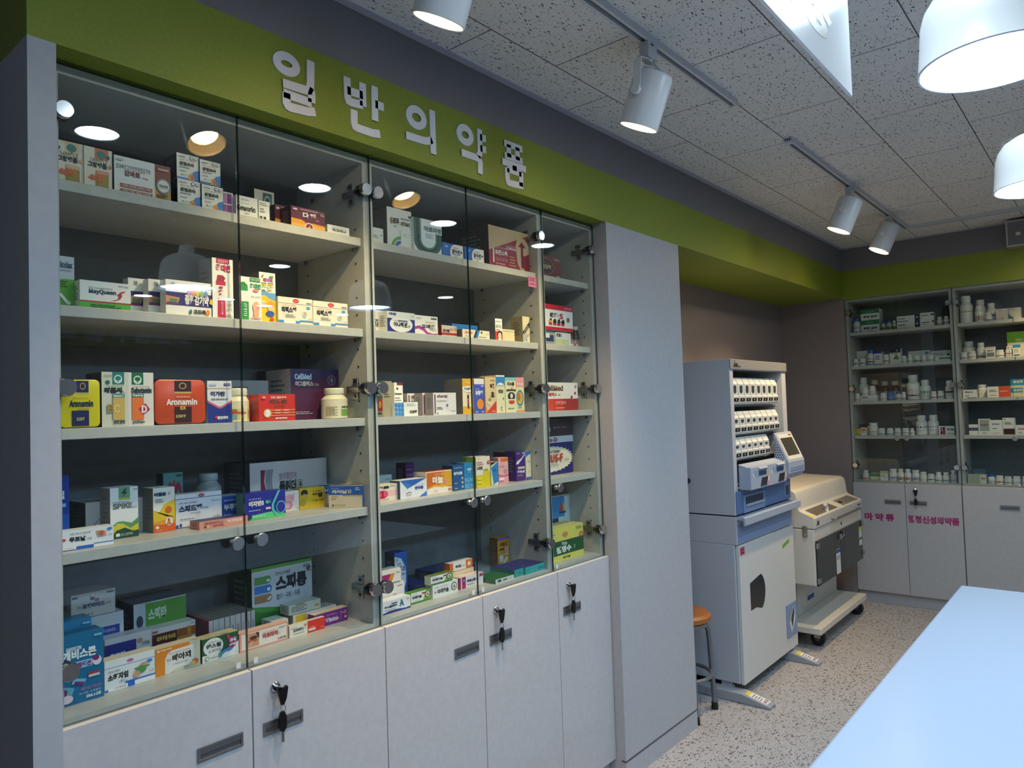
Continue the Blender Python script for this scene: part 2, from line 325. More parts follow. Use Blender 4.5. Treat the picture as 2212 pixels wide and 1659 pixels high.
# ================================================================== CABINETS
CH=mat('D8D8DC',.12,1.0); CHD=mat('3A3A3E',.22,1.0); NI=mat('B9B7B2',.25,1.0); AL=mat('A9AAAD',.35,1.0); DK=mat('141416',.6)
SHZ={1:2.08,2:1.807,3:1.542,4:1.278}
def xf(kind):
    """left units use (along x, depth +y); far units along -y, depth +x: map local (a,b,z) to world"""
    return (lambda a,b_,z:(a,b_,z)) if kind=='L' else (lambda a,b_,z:(X3+b_-.045,-a,z))
def cabinet(kind,a0,a1,ndoor,label,shz,zb,keys=(),text=()):
    T=xf(kind)
    base=thing('display_cabinet',label,'cabinet',T((a0+a1)/2,.25,0))
    def bx(mb,a,b0,z0,a2,b1,z1,m,**k):
        p=T(a,b0,z0);q=T(a2,b1,z1); mb.box(min(p[0],q[0]),min(p[1],q[1]),p[2],max(p[0],q[0]),max(p[1],q[1]),q[2],m,**k)
    pth=.018; F=.075; D=.42; top=2.326
    m=MB()
    bx(m,a0+.001,F,.07,a0+pth,D,top,M_CAR); bx(m,a1-pth,F,.07,a1-.001,D,top,M_CAR)
    bx(m,a0+pth,F,top-.02,a1-pth,D,top,M_CAR); bx(m,a0+pth,F,zb-.02,a1-pth,D,zb,M_CAR); bx(m,a0+pth,F,.07,a1-pth,D,.088,M_CAR)
    part(m,'carcass',base)
    m=MB(); bx(m,a0+pth,D,.07,a1-pth,D+.006,top,M_BACK); part(m,'back_panel',base)
    m=MB(); bx(m,a0+.001,.078,0,a1-.001,.096,.068,M_LAM); part(m,'plinth',base)
    for z in shz:
        m=MB(); bx(m,a0+pth+.003,.085,z-.024,a1-pth-.003,D-.005,z,M_CAR); part(m,'shelf',base,bevel=.0012)
    # shelf pin holes and cap screws on both inner sides
    m=MB()
    for a,sg in ((a0+pth,1),(a1-pth,-1)):
        for bdep in (.115,.365):
            z=1.02
            while z<2.16:
                if min(abs(z-.012-s) for s in shz)>.02:
                    c=T(a+sg*.0006,bdep,z); ax=Vector(T(1,0,0))-Vector(T(0,0,0))
                    m.cyl(Vector(c)-ax*.0005,Vector(c)+ax*.0005,.0032,DK,8)
                z+=.052
        for bdep in (.14,.33):
            c=T(a+sg*.0006,bdep,2.246); ax=Vector(T(1,0,0))-Vector(T(0,0,0)); m.cyl(Vector(c)-ax*.0006,Vector(c)+ax*.0006,.008,DK,10)
    part(m,'pin_holes',base)['kind']='stuff'
    m=MB()
    for a,sg in ((a0+pth,1),(a1-pth,-1)):
        for z in shz:
            for bdep in (.115,.365):
                p=T(a+sg*.0,bdep,z-.03); q=T(a+sg*.010,bdep,z-.03); m.cyl(p,q,.003,NI,8); 
                p=T(a+sg*.006,bdep-.006,z-.038);q=T(a+sg*.010,bdep+.006,z-.0245); m.box(min(p[0],q[0]),min(p[1],q[1]),p[2],max(p[0],q[0]),max(p[1],q[1]),q[2],NI)
    part(m,'shelf_pins',base)['kind']='stuff'
    nb=2 if ndoor==2 else 1
    wdt=(a1-a0)/nb
    for i in range(nb):
        d0=a0+wdt*i+.0015; d1=a0+wdt*(i+1)-.0015
        hinge_left = (ndoor==2 and i==0)
        # ---- glass door
        m=MB()
        p=T(d0,.064,zb-.009);q=T(d1,.069,2.329)
        xx=(min(p[0],q[0]),max(p[0],q[0]));yy=(min(p[1],q[1]),max(p[1],q[1]))
        m.box(xx[0],yy[0],p[2],xx[1],yy[1],q[2],GLASSEDGE)
        for fi,(nx) in enumerate(m.f): pass
        # large faces of the pane are glass, the cut edges keep the green edge finish
        gi=m.m(GLASS)
        for fi in ((2,4) if kind=='L' else (3,5)): m.mi[len(m.f)-6+fi]=gi
        dr=part(m,'glass_door',base)
        ah=d0+.0205 if hinge_left else d1-.0205
        for z in (2.221,1.629,1.038):
            h=MB(); h.lathe([(.0185,0),(.0195,.004),(.0195,.012),(.0175,.016)],CH,seg=24,M=(Matrix.Rotation(PI/2,3,'X') if kind=='L' else Matrix.Rotation(-PI/2,3,'Y')),c=T(ah,.0635,z))
            h.lathe([(.0198,0),(.0198,.0015)],DK,seg=24,M=(Matrix.Rotation(PI/2,3,'X') if kind=='L' else Matrix.Rotation(-PI/2,3,'Y')),c=T(ah,.0645,z))
            h.cyl(T(ah,.069,z),T(ah,.085,z),.018,CHD,16)
            part(h,'hinge_cap',dr)
            g=MB(); s_=1 if hinge_left else -1; aw=(a0+pth) if hinge_left else (a1-pth)
            for (b0,b1,zz0,zz1,th) in ((.115,.137,-.032,.032,.006),(.09,.162,-.009,.009,.011)):
                bx(g,min(aw,aw+s_*th),b0,z+zz0,max(aw,aw+s_*th),b1,z+zz1,NI if kind=='L' else CHD)
            for zz in (-.022,.022): c=T(aw+s_*.006,.126,z+zz); ax=(Vector(T(s_,0,0))-Vector(T(0,0,0))); g.cyl(c,Vector(c)+ax*.0015,.005,CHD,10)
            bx(g,min(aw+s_*.002,aw+s_*.016),.078,z-.007,max(aw+s_*.002,aw+s_*.016),.098,z+.007,CHD)
            part(g,'hinge_plate',base,bevel=.0008)
        kn=d1-.032 if hinge_left else d0+.03
        h=MB(); RM=(Matrix.Rotation(PI/2,3,'X') if kind=='L' else Matrix.Rotation(-PI/2,3,'Y'))
        h.lathe([(.009,0),(.0085,.006),(.005,.010),(.005,.018),(.0165,.022),(.0165,.027),(.015,.0285)],AL,seg=20,M=RM,c=T(kn,.064,1.245)); part(h,'knob',dr)
        st=MB(); c=T(d1-.02 if hinge_left else d0+.02,.0615,zb+.004); bx(st,(d1-.03 if hinge_left else d0+.014),.0622,zb-.002,(d1-.018 if hinge_left else d0+.026),.064,zb+.012,mat('C9D0D4',.5)); part(st,'bumper',dr)
        # ---- base door
        m=MB(); bx(m,d0,.045,.09,d1,.063,zb-.011,M_LAM,top=mat('D6CFC6',.5)); bd=part(m,'base_door',base,bevel=.001)
        hc=(d1-.083) if hinge_left else (d0+.083)
        hd=MB(); zc=.771
        for (aa,ab,za,zb2) in ((hc-.057,hc+.057,zc+.011,zc+.0165),(hc-.057,hc+.057,zc-.0165,zc-.011),(hc-.057,hc-.051,zc-.011,zc+.011),(hc+.051,hc+.057,zc-.011,zc+.011)):
            bx(hd,aa,.0415,za,ab,.045,zb2,AL)
        bx(hd,hc-.051,.0442,zc-.011,hc+.051,.0448,zc+.011,mat('6E7278',.4,.8))
        bx(hd,hc-.051,.0425,zc+.001,hc+.051,.044,zc+.011,mat('8E9298',.35,.9))
        part(hd,'handle',bd,bevel=.0012)
        if i in keys:
            la=d0+.062; lk=MB(); lk.lathe([(.013,0),(.013,.004),(.010,.007),(.0,.007)],CH,seg=18,M=RM,c=T(la,.0452,.868)); part(lk,'lock',bd)
            key_set(T,la,.868,kind)
        for (txt,ti,u0,u1,z0,z1) in text:
            if ti==i:
                tm=MB(); f=lambda u,v,k:T(u0+(u1-u0)*u,.0446,z0+(z1-z0)*v)
                vs,fs=text_mesh(txt,1); tm.v=[f(x,y,1) for x,y in vs]; tm.f=list(fs); tm.ms=[mat('A62E72',.5)]; tm.mi=[0]*len(fs); tm.sm=[False]*len(fs)
                part(tm,'lettering',bd,fix=False)
    return base
KEYLAB={}
def key_set(T,a,z,kind):
    lab=KEYN.pop(0)
    t=thing('key_ring',lab,'keys',T(a,.035,z-.05),'keys hanging in the cabinet locks')
    BLK=mat('0B0B0C',.3)
    def plate(pts,b0,b1,m):
        mb=MB(); mb.rings([[T(a+p[0],b0,z+p[1]) for p in pts],[T(a+p[0],b1,z+p[1]) for p in pts]],m,True,(True,True),False); return mb
    k=plate([(-.004,.004),(.012,-.002),(.020,.002),(.024,-.004),(.019,-.030),(.012,-.044),(.004,-.045),(.0,-.030),(-.006,-.006)],.022,.030,BLK); part(k,'key_head',t,bevel=.0015)
    m=MB(); m.cyl(T(a,.022,z),T(a,.040,z),.004,NI,10); part(m,'key_blade',t)
    m=MB(); m.tube([T(a+.007+.009*math.sin(2*PI*j/18),.026+.002*math.sin(4*PI*j/18),z-.053+.011*math.cos(2*PI*j/18)) for j in range(18)],.0011,CH,6,True); part(m,'ring',t)
    k=plate([(.002,-.060),(.012,-.060),(.018,-.075),(.018,-.100),(.010,-.112),(.0,-.108),(-.005,-.098),(-.003,-.075)],.022,.030,BLK); part(k,'key_head',t,bevel=.0015)
    m=MB(); p=T(a+.004,.0255,z-.137); q=T(a+.011,.0275,z-.110); m.box(min(p[0],q[0]),min(p[1],q[1]),p[2],max(p[0],q[0]),max(p[1],q[1]),q[2],NI); part(m,'key_blade',t)
KEYN=['black headed keys hanging in the lock of the leftmost locked door','black headed keys in the lock of the middle cabinet\'s right door','black headed keys in the lock of the narrow cabinet\'s door','black headed keys in the far cabinet door with seven magenta letters']
cabinet('L',.541,1.3905,2,'wide display cabinet with glass doors beside the left pillar','1' and [2.08,1.807,1.542,1.278],.937,keys=(1,))
cabinet('L',1.3905,2.2365,2,'wide display cabinet with glass doors in the middle of the row','1' and [2.08,1.807,1.542,1.278],.937,keys=(1,))
cabinet('L',2.2365,2.5975,1,'narrow single door display cabinet beside the wide grey column','1' and [2.08,1.807,1.542,1.278],.937,keys=(0,))
FS=[2.067,1.805,1.53,1.265]
cabinet('F',.002,.724,2,'far cabinet of white bottles with magenta lettering on its base doors',FS,.92,keys=(1,),text=(('마 약 류',0,.076,.282,.624,.681),('향정신성의약품',1,.374,.702,.625,.681)))
cabinet('F',.728,1.452,2,'far cabinet at the picture edge with plain base doors',FS,.92)
# ================================================================== SHELF GOODS
ITEMS=[
('medicine_box', 'medicine box', "cream and orange box at the top shelf's left end, half behind the pillar", 'tonic boxes with a tree emblem', (0.565, 0.125, 2.08), (0.06, 0.09, 0.0995), 0, 'EFE3CF', None, None, [('R', 0.37, 0.74, 0.86, 1, 'F0C9A4'), ('E', 0.6, 0.86, 0.17, 0.09, '2E8A7A'), ('R', 0.57, 0.74, 0.63, 0.84, '2E8A7A'), ('E', 0.16, 0.82, 0.07, 0.05, '1F5F66'), ('T', 0.2, 0.67, 0.83, 0.75, 'SAMPLE', '5A4A44', 0), ('T', 0.12, 0.53, 0.8, 0.66, '그랑페롤', '1B1B1E', 1), ('R', 0.4, 0.05, 0.86, 0.46, 'A58A35'), ('R', 0.4, 0.38, 0.86, 0.47, 'F2B48C'), ('T', 0.44, 0.39, 0.82, 0.46, 'Grandpherol', 'F5E9DA', 0), ('T', 0.14, 0.22, 0.7, 0.36, '400', 'F0653C', 1), ('T', 0.35, -0.02, 0.85, 0.03, '유한양행', '222222', 1), ('E', 0.91, 0.6, 0.06, 0.045, 'F2B48C')], 'box', {}),
('medicine_box', 'medicine box', 'cream box with red-orange tree square, second from left on the top shelf', 'tonic boxes with a tree emblem', (0.625, 0.12, 2.08), (0.059, 0.09, 0.098), 0, 'EFE3CF', None, None, [('R', 0.37, 0.74, 0.86, 1, 'E4704E'), ('E', 0.6, 0.86, 0.17, 0.09, '2E8A7A'), ('R', 0.57, 0.74, 0.63, 0.84, '2E8A7A'), ('E', 0.84, 0.82, 0.07, 0.05, '1F5F66'), ('T', 0.2, 0.67, 0.83, 0.75, 'SAMPLE', '5A4A44', 0), ('T', 0.12, 0.53, 0.8, 0.66, '그랑페롤', '1B1B1E', 1), ('R', 0.4, 0.05, 0.86, 0.46, 'A58A35'), ('R', 0.4, 0.38, 0.86, 0.47, 'EC7B52'), ('T', 0.44, 0.39, 0.82, 0.46, 'Grandpherol', 'F5E9DA', 0), ('T', 0.14, 0.22, 0.7, 0.36, '400', 'F0653C', 1), ('T', 0.35, -0.02, 0.85, 0.03, '유한양행', '222222', 1), ('E', 0.91, 0.6, 0.06, 0.045, 'EC7B52')], 'box', {}),
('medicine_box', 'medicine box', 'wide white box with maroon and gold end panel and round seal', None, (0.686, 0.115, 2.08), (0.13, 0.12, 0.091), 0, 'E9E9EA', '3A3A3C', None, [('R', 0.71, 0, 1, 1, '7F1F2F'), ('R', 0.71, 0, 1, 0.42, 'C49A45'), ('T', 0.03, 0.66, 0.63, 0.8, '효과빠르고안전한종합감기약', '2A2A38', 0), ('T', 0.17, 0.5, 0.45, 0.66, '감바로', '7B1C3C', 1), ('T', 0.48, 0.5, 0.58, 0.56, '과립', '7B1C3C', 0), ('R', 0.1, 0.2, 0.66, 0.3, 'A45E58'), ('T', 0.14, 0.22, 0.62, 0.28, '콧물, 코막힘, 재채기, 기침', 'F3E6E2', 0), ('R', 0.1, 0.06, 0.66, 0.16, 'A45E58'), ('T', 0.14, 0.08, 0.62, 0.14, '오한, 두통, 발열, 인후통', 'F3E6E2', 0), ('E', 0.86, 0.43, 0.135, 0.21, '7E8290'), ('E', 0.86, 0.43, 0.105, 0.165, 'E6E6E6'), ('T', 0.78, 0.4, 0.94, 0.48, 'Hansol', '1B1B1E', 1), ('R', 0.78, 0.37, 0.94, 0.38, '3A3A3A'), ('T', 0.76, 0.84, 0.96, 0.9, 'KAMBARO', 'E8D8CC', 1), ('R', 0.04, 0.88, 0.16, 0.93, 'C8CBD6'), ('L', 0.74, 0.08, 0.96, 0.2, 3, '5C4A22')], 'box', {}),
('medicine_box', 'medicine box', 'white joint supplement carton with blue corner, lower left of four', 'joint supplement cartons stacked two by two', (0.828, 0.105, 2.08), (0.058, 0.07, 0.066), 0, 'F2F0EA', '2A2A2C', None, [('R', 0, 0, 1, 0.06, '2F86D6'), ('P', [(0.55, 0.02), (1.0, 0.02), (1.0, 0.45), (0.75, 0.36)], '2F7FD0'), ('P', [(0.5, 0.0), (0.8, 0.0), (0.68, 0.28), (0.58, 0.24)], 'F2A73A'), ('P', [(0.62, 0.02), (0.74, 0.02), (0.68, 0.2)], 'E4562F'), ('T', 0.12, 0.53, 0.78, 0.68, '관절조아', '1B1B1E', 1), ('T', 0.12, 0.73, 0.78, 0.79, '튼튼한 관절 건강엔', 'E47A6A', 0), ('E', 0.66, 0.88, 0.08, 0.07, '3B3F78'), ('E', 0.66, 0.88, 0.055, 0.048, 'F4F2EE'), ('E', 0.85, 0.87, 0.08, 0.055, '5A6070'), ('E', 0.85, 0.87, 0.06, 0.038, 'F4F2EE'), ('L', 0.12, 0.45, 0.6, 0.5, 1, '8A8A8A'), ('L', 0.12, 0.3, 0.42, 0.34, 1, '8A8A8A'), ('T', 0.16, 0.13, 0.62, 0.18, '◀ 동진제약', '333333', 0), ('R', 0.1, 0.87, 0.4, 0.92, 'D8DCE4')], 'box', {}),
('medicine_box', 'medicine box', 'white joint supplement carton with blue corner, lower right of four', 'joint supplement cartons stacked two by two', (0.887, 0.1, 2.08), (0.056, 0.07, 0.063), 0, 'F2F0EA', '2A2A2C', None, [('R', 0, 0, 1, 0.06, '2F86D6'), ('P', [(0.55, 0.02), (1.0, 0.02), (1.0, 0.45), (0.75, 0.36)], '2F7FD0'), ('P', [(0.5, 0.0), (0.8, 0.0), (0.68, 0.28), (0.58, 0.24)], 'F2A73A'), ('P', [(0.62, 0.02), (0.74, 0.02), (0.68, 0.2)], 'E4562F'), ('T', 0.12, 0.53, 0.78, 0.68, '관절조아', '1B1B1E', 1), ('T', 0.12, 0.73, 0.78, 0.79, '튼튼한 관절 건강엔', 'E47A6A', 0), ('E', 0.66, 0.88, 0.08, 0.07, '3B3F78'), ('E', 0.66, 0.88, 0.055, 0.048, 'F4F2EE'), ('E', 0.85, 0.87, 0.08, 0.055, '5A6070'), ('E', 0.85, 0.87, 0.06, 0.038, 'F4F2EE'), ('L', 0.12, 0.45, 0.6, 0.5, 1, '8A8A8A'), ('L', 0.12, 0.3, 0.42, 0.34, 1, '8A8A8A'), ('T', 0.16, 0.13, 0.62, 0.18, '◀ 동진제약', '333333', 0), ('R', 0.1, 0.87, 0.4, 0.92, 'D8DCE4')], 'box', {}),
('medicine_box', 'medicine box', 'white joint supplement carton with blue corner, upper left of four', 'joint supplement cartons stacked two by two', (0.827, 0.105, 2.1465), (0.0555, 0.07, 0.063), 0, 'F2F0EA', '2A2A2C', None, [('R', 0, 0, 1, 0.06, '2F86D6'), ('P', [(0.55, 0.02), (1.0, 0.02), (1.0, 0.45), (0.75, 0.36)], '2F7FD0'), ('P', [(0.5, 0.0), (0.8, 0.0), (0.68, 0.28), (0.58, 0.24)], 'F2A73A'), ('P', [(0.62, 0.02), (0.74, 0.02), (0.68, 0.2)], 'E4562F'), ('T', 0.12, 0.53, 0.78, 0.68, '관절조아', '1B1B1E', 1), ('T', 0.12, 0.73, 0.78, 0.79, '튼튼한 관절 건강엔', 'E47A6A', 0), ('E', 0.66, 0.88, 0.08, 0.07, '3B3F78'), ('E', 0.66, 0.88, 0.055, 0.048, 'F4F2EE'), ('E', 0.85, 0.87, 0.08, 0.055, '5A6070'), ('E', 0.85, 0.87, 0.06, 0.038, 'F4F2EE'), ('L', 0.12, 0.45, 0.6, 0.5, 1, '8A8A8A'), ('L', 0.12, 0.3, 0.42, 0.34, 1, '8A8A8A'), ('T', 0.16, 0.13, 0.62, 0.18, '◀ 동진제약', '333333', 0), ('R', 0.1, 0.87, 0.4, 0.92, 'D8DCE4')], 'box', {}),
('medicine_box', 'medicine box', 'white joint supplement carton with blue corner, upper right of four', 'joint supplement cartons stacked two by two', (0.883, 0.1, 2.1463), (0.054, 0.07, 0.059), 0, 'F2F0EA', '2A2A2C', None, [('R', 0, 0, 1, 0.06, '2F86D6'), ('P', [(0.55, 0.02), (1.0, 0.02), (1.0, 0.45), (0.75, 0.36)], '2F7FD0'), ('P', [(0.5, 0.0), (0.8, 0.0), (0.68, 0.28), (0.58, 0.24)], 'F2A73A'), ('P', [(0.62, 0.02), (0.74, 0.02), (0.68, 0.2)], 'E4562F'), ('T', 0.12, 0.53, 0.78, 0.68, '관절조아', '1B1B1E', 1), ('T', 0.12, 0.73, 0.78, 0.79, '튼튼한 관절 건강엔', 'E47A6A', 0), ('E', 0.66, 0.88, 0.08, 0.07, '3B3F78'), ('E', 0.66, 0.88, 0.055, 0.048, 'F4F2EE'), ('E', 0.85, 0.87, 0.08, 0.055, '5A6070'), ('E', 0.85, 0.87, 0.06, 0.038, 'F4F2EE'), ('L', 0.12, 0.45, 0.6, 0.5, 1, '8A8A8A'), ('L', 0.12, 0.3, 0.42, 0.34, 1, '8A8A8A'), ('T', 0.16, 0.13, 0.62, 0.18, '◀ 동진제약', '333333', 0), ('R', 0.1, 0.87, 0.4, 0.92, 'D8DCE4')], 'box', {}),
('medicine_box', 'medicine box', 'box with four purple and mauve squares behind the glass door seam', None, (0.952, 0.115, 2.08), (0.0265, 0.05, 0.0605), 0, 'E8E2E8', None, None, [('R', 0, 0.5, 0.3, 0.95, 'B879B0'), ('R', 0.35, 0.5, 0.85, 0.95, '7A1F86'), ('R', 0, 0.05, 0.3, 0.45, '8A3A92'), ('R', 0.35, 0.05, 0.85, 0.45, '7A1F86')], 'box', {}),
('medicine_box', 'medicine box', 'white tablet box with bold black lettering right of the door seam', None, (0.979, 0.1, 2.08), (0.061, 0.06, 0.055), 0, 'F2F0EA', None, None, [('T', 0.22, 0.8, 0.6, 0.88, '100 Tablets', '3A3A3A', 0), ('T', 0.1, 0.62, 0.6, 0.68, 'For relief of pain', '777777', 0), ('T', 0.02, 0.28, 0.88, 0.56, 'Geworin', '1B1B1E', 1), ('T', 0.35, 0.14, 0.6, 0.22, 'Tablet', '555555', 0)], 'box', {}),
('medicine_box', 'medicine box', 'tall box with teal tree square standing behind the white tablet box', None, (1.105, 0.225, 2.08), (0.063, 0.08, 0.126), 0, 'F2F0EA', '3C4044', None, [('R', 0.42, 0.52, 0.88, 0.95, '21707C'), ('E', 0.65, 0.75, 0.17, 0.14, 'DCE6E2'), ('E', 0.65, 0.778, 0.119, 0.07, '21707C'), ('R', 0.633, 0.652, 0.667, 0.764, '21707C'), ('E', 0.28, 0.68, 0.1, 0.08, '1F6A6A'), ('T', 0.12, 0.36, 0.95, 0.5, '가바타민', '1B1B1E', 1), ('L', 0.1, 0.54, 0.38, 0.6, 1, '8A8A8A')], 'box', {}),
('medicine_box', 'medicine box', 'small white box with grey print left of the maroon boxes', None, (1.042, 0.098, 2.08), (0.032, 0.05, 0.0525), 0, 'F2F0EA', None, None, [('T', 0.05, 0.06, 0.7, 0.2, '정 팔', '1B1B1E', 1), ('L', 0.1, 0.75, 0.9, 0.9, 2, '8A8A8A'), ('L', 0.1, 0.4, 0.6, 0.6, 2, '8A8A8A')], 'box', {}),
('medicine_box', 'medicine box', 'maroon and yellow box half hidden behind its twin on the top shelf', 'maroon pain relief boxes', (1.128, 0.158, 2.08), (0.073, 0.05, 0.0715), 0, '6E1A30', '35101C', None, [('P', [(0.0, 0.0), (1.0, 0.0), (1.0, 0.3), (0.62, 0.34), (0.5, 0.2), (0.38, 0.36), (0.3, 0.42), (0.0, 0.44)], 'F0A32C'), ('R', 0, 0.12, 1, 0.2, 'F6BE55'), ('E', 0.52, 0.14, 0.13, 0.19, 'F2E2D2'), ('E', 0.52, 0.14, 0.1, 0.14, '7A1F30'), ('P', [(0.47, 0.06), (0.57, 0.06), (0.53, 0.22)], 'F2A03A'), ('T', 0.33, 0.5, 0.72, 0.8, '다 펜', 'F6EFEA', 1), ('T', 0.72, 0.47, 0.8, 0.53, '정', 'F6EFEA', 0), ('R', 0.24, 0.84, 0.8, 0.95, '96405A'), ('T', 0.26, 0.86, 0.78, 0.93, '소염 진통 해열 기침 감기', 'F0DCDC', 0), ('E', 0.11, 0.86, 0.07, 0.05, 'E9D6D6'), ('L', 0.84, 0.75, 0.98, 0.86, 2, 'D8B8C0')], 'box', {}),
('medicine_box', 'medicine box', 'maroon and yellow box with white lettering, in front of its twin', 'maroon pain relief boxes', (1.145, 0.105, 2.08), (0.112, 0.05, 0.061), 0, '6E1A30', '35101C', None, [('P', [(0.0, 0.0), (1.0, 0.0), (1.0, 0.3), (0.62, 0.34), (0.5, 0.2), (0.38, 0.36), (0.3, 0.42), (0.0, 0.44)], 'F0A32C'), ('R', 0, 0.12, 1, 0.2, 'F6BE55'), ('E', 0.52, 0.14, 0.13, 0.19, 'F2E2D2'), ('E', 0.52, 0.14, 0.1, 0.14, '7A1F30'), ('P', [(0.47, 0.06), (0.57, 0.06), (0.53, 0.22)], 'F2A03A'), ('T', 0.33, 0.5, 0.72, 0.8, '다 펜', 'F6EFEA', 1), ('T', 0.72, 0.47, 0.8, 0.53, '정', 'F6EFEA', 0), ('R', 0.24, 0.84, 0.8, 0.95, '96405A'), ('T', 0.26, 0.86, 0.78, 0.93, '소염 진통 해열 기침 감기', 'F0DCDC', 0), ('E', 0.11, 0.86, 0.07, 0.05, 'E9D6D6'), ('L', 0.84, 0.75, 0.98, 0.86, 2, 'D8B8C0')], 'box', {}),
('medicine_box', 'medicine box', "low white box with black lettering at the top shelf's right end", None, (1.265, 0.105, 2.08), (0.078, 0.07, 0.029), 0, 'F2F0EA', None, None, [('T', 0.22, 0.35, 0.85, 0.7, '마크러나', '2A2A2A', 1), ('L', 0.22, 0.78, 0.85, 0.86, 1, '8A8A8A')], 'box', {}),
('medicine_box', 'medicine box', "silver and green suppository box at the second shelf's left end", None, (0.565, 0.13, 1.807), (0.0405, 0.04, 0.115), 0, 'C9CED6', None, None, [('R', 0, 0, 1, 0.56, '5DA52C'), ('P', [(0.0, 0.52), (1.0, 0.6), (1.0, 0.66), (0.5, 0.64), (0.0, 0.66)], 'C9CED6'), ('T', 0.05, 0.77, 0.92, 0.9, 'Dulcolax', '14325A', 1), ('T', 0.3, 0.7, 0.85, 0.74, 'SUPPOSITORIES', '3A4A66', 0), ('L', 0.1, 0.4, 0.7, 0.52, 3, '26521A'), ('P', [(0.25, 0.24), (0.35, 0.28), (0.72, 0.12), (0.64, 0.06)], 'EFF3EC'), ('E', 0.27, 0.25, 0.08, 0.03, 'EFF3EC'), ('E', 0.7, 0.1, 0.1, 0.035, 'DDE6D6')], 'box', {}),
('medicine_box', 'medicine box', 'white constipation tablet box with green base stripe and red swirl', None, (0.606, 0.1, 1.807), (0.107, 0.05, 0.062), 0, 'F2F0EA', None, None, [('R', 0, 0, 1, 0.22, '58B43A'), ('R', 0, 0.22, 1, 0.27, 'C4202C'), ('T', 0.17, 0.5, 0.7, 0.7, 'MayQueen', '1C2046', 1), ('T', 0.17, 0.7, 0.63, 0.78, 'For Constipation', '4A4A5A', 0), ('T', 0.75, 0.84, 0.95, 0.92, '60Tabs', '3A3A4A', 0), ('P', [(0.72, 0.55), (0.8, 0.68), (0.88, 0.71), (0.87, 0.66), (0.8, 0.62), (0.82, 0.52), (0.78, 0.4), (0.7, 0.34), (0.58, 0.31), (0.72, 0.38), (0.76, 0.47)], 'C4202C'), ('L', 0.2, 0.05, 0.85, 0.15, 2, '2E6A20')], 'box', {}),
('medicine_box', 'medicine box', 'purple banded cold capsule box, rearmost of three behind the constipation box', 'purple banded cold capsule boxes fanned behind one another', (0.74, 0.18, 1.807), (0.113, 0.03, 0.0935), 0, 'F2F0EA', None, None, [('R', 0, 0.28, 1, 0.66, '3A2C72'), ('P', [(0.0, 0.3), (0.25, 0.33), (0.3, 0.5), (0.0, 0.55)], 'C98E6E'), ('R', 0.08, 0.34, 0.24, 0.46, '5E8A50'), ('P', [(0.0, 0.28), (0.28, 0.28), (0.22, 0.36), (0.02, 0.36)], '7A2F6E'), ('T', 0.1, 0.82, 0.2, 0.93, '쿨', '8890A8', 0)], 'box', {}),
('medicine_box', 'medicine box', 'purple banded cold capsule box, middle of three', 'purple banded cold capsule boxes fanned behind one another', (0.771, 0.142, 1.807), (0.116, 0.03, 0.089), 0, 'F2F0EA', None, None, [('R', 0, 0.28, 1, 0.66, '3A2C72'), ('P', [(0.0, 0.3), (0.25, 0.33), (0.3, 0.5), (0.0, 0.55)], 'C98E6E'), ('R', 0.08, 0.34, 0.24, 0.46, '5E8A50'), ('P', [(0.0, 0.28), (0.28, 0.28), (0.22, 0.36), (0.02, 0.36)], '7A2F6E'), ('T', 0.1, 0.82, 0.2, 0.93, '쿨', '8890A8', 0)], 'box', {}),
('medicine_box', 'medicine box', 'purple banded cold capsule box with white lettering, front of three', 'purple banded cold capsule boxes fanned behind one another', (0.795, 0.104, 1.807), (0.1145, 0.03, 0.086), 0, 'F2F0EA', None, None, [('R', 0, 0.28, 1, 0.66, '3A2C72'), ('P', [(0.0, 0.3), (0.25, 0.33), (0.3, 0.5), (0.0, 0.55)], 'C98E6E'), ('R', 0.08, 0.34, 0.24, 0.46, '5E8A50'), ('P', [(0.0, 0.28), (0.28, 0.28), (0.22, 0.36), (0.02, 0.36)], '7A2F6E'), ('T', 0.1, 0.82, 0.2, 0.93, '쿨', '8890A8', 0), ('T', 0.4, 0.32, 0.93, 0.62, '종합감기약', 'F7F2EC', 1), ('E', 0.5, 0.67, 0.05, 0.09, 'D79AC0'), ('E', 0.59, 0.67, 0.05, 0.09, 'E9A07A'), ('E', 0.68, 0.67, 0.05, 0.09, 'E6C45A'), ('E', 0.77, 0.67, 0.05, 0.09, '8EC07A'), ('E', 0.86, 0.67, 0.05, 0.09, '8C96C8'), ('T', 0.58, 0.06, 0.84, 0.2, '고프레', '2A2A2A', 1), ('E', 0.9, 0.13, 0.045, 0.09, 'E98A3A'), ('E', 0.52, 0.12, 0.03, 0.07, '3A7A8C'), ('T', 0.8, 0.8, 0.97, 0.92, '10캡슐', '8A8A8A', 0), ('P', [(0.93, 0.4), (1.0, 0.36), (1.0, 0.54), (0.95, 0.52)], 'E8C41E')], 'box', {}),
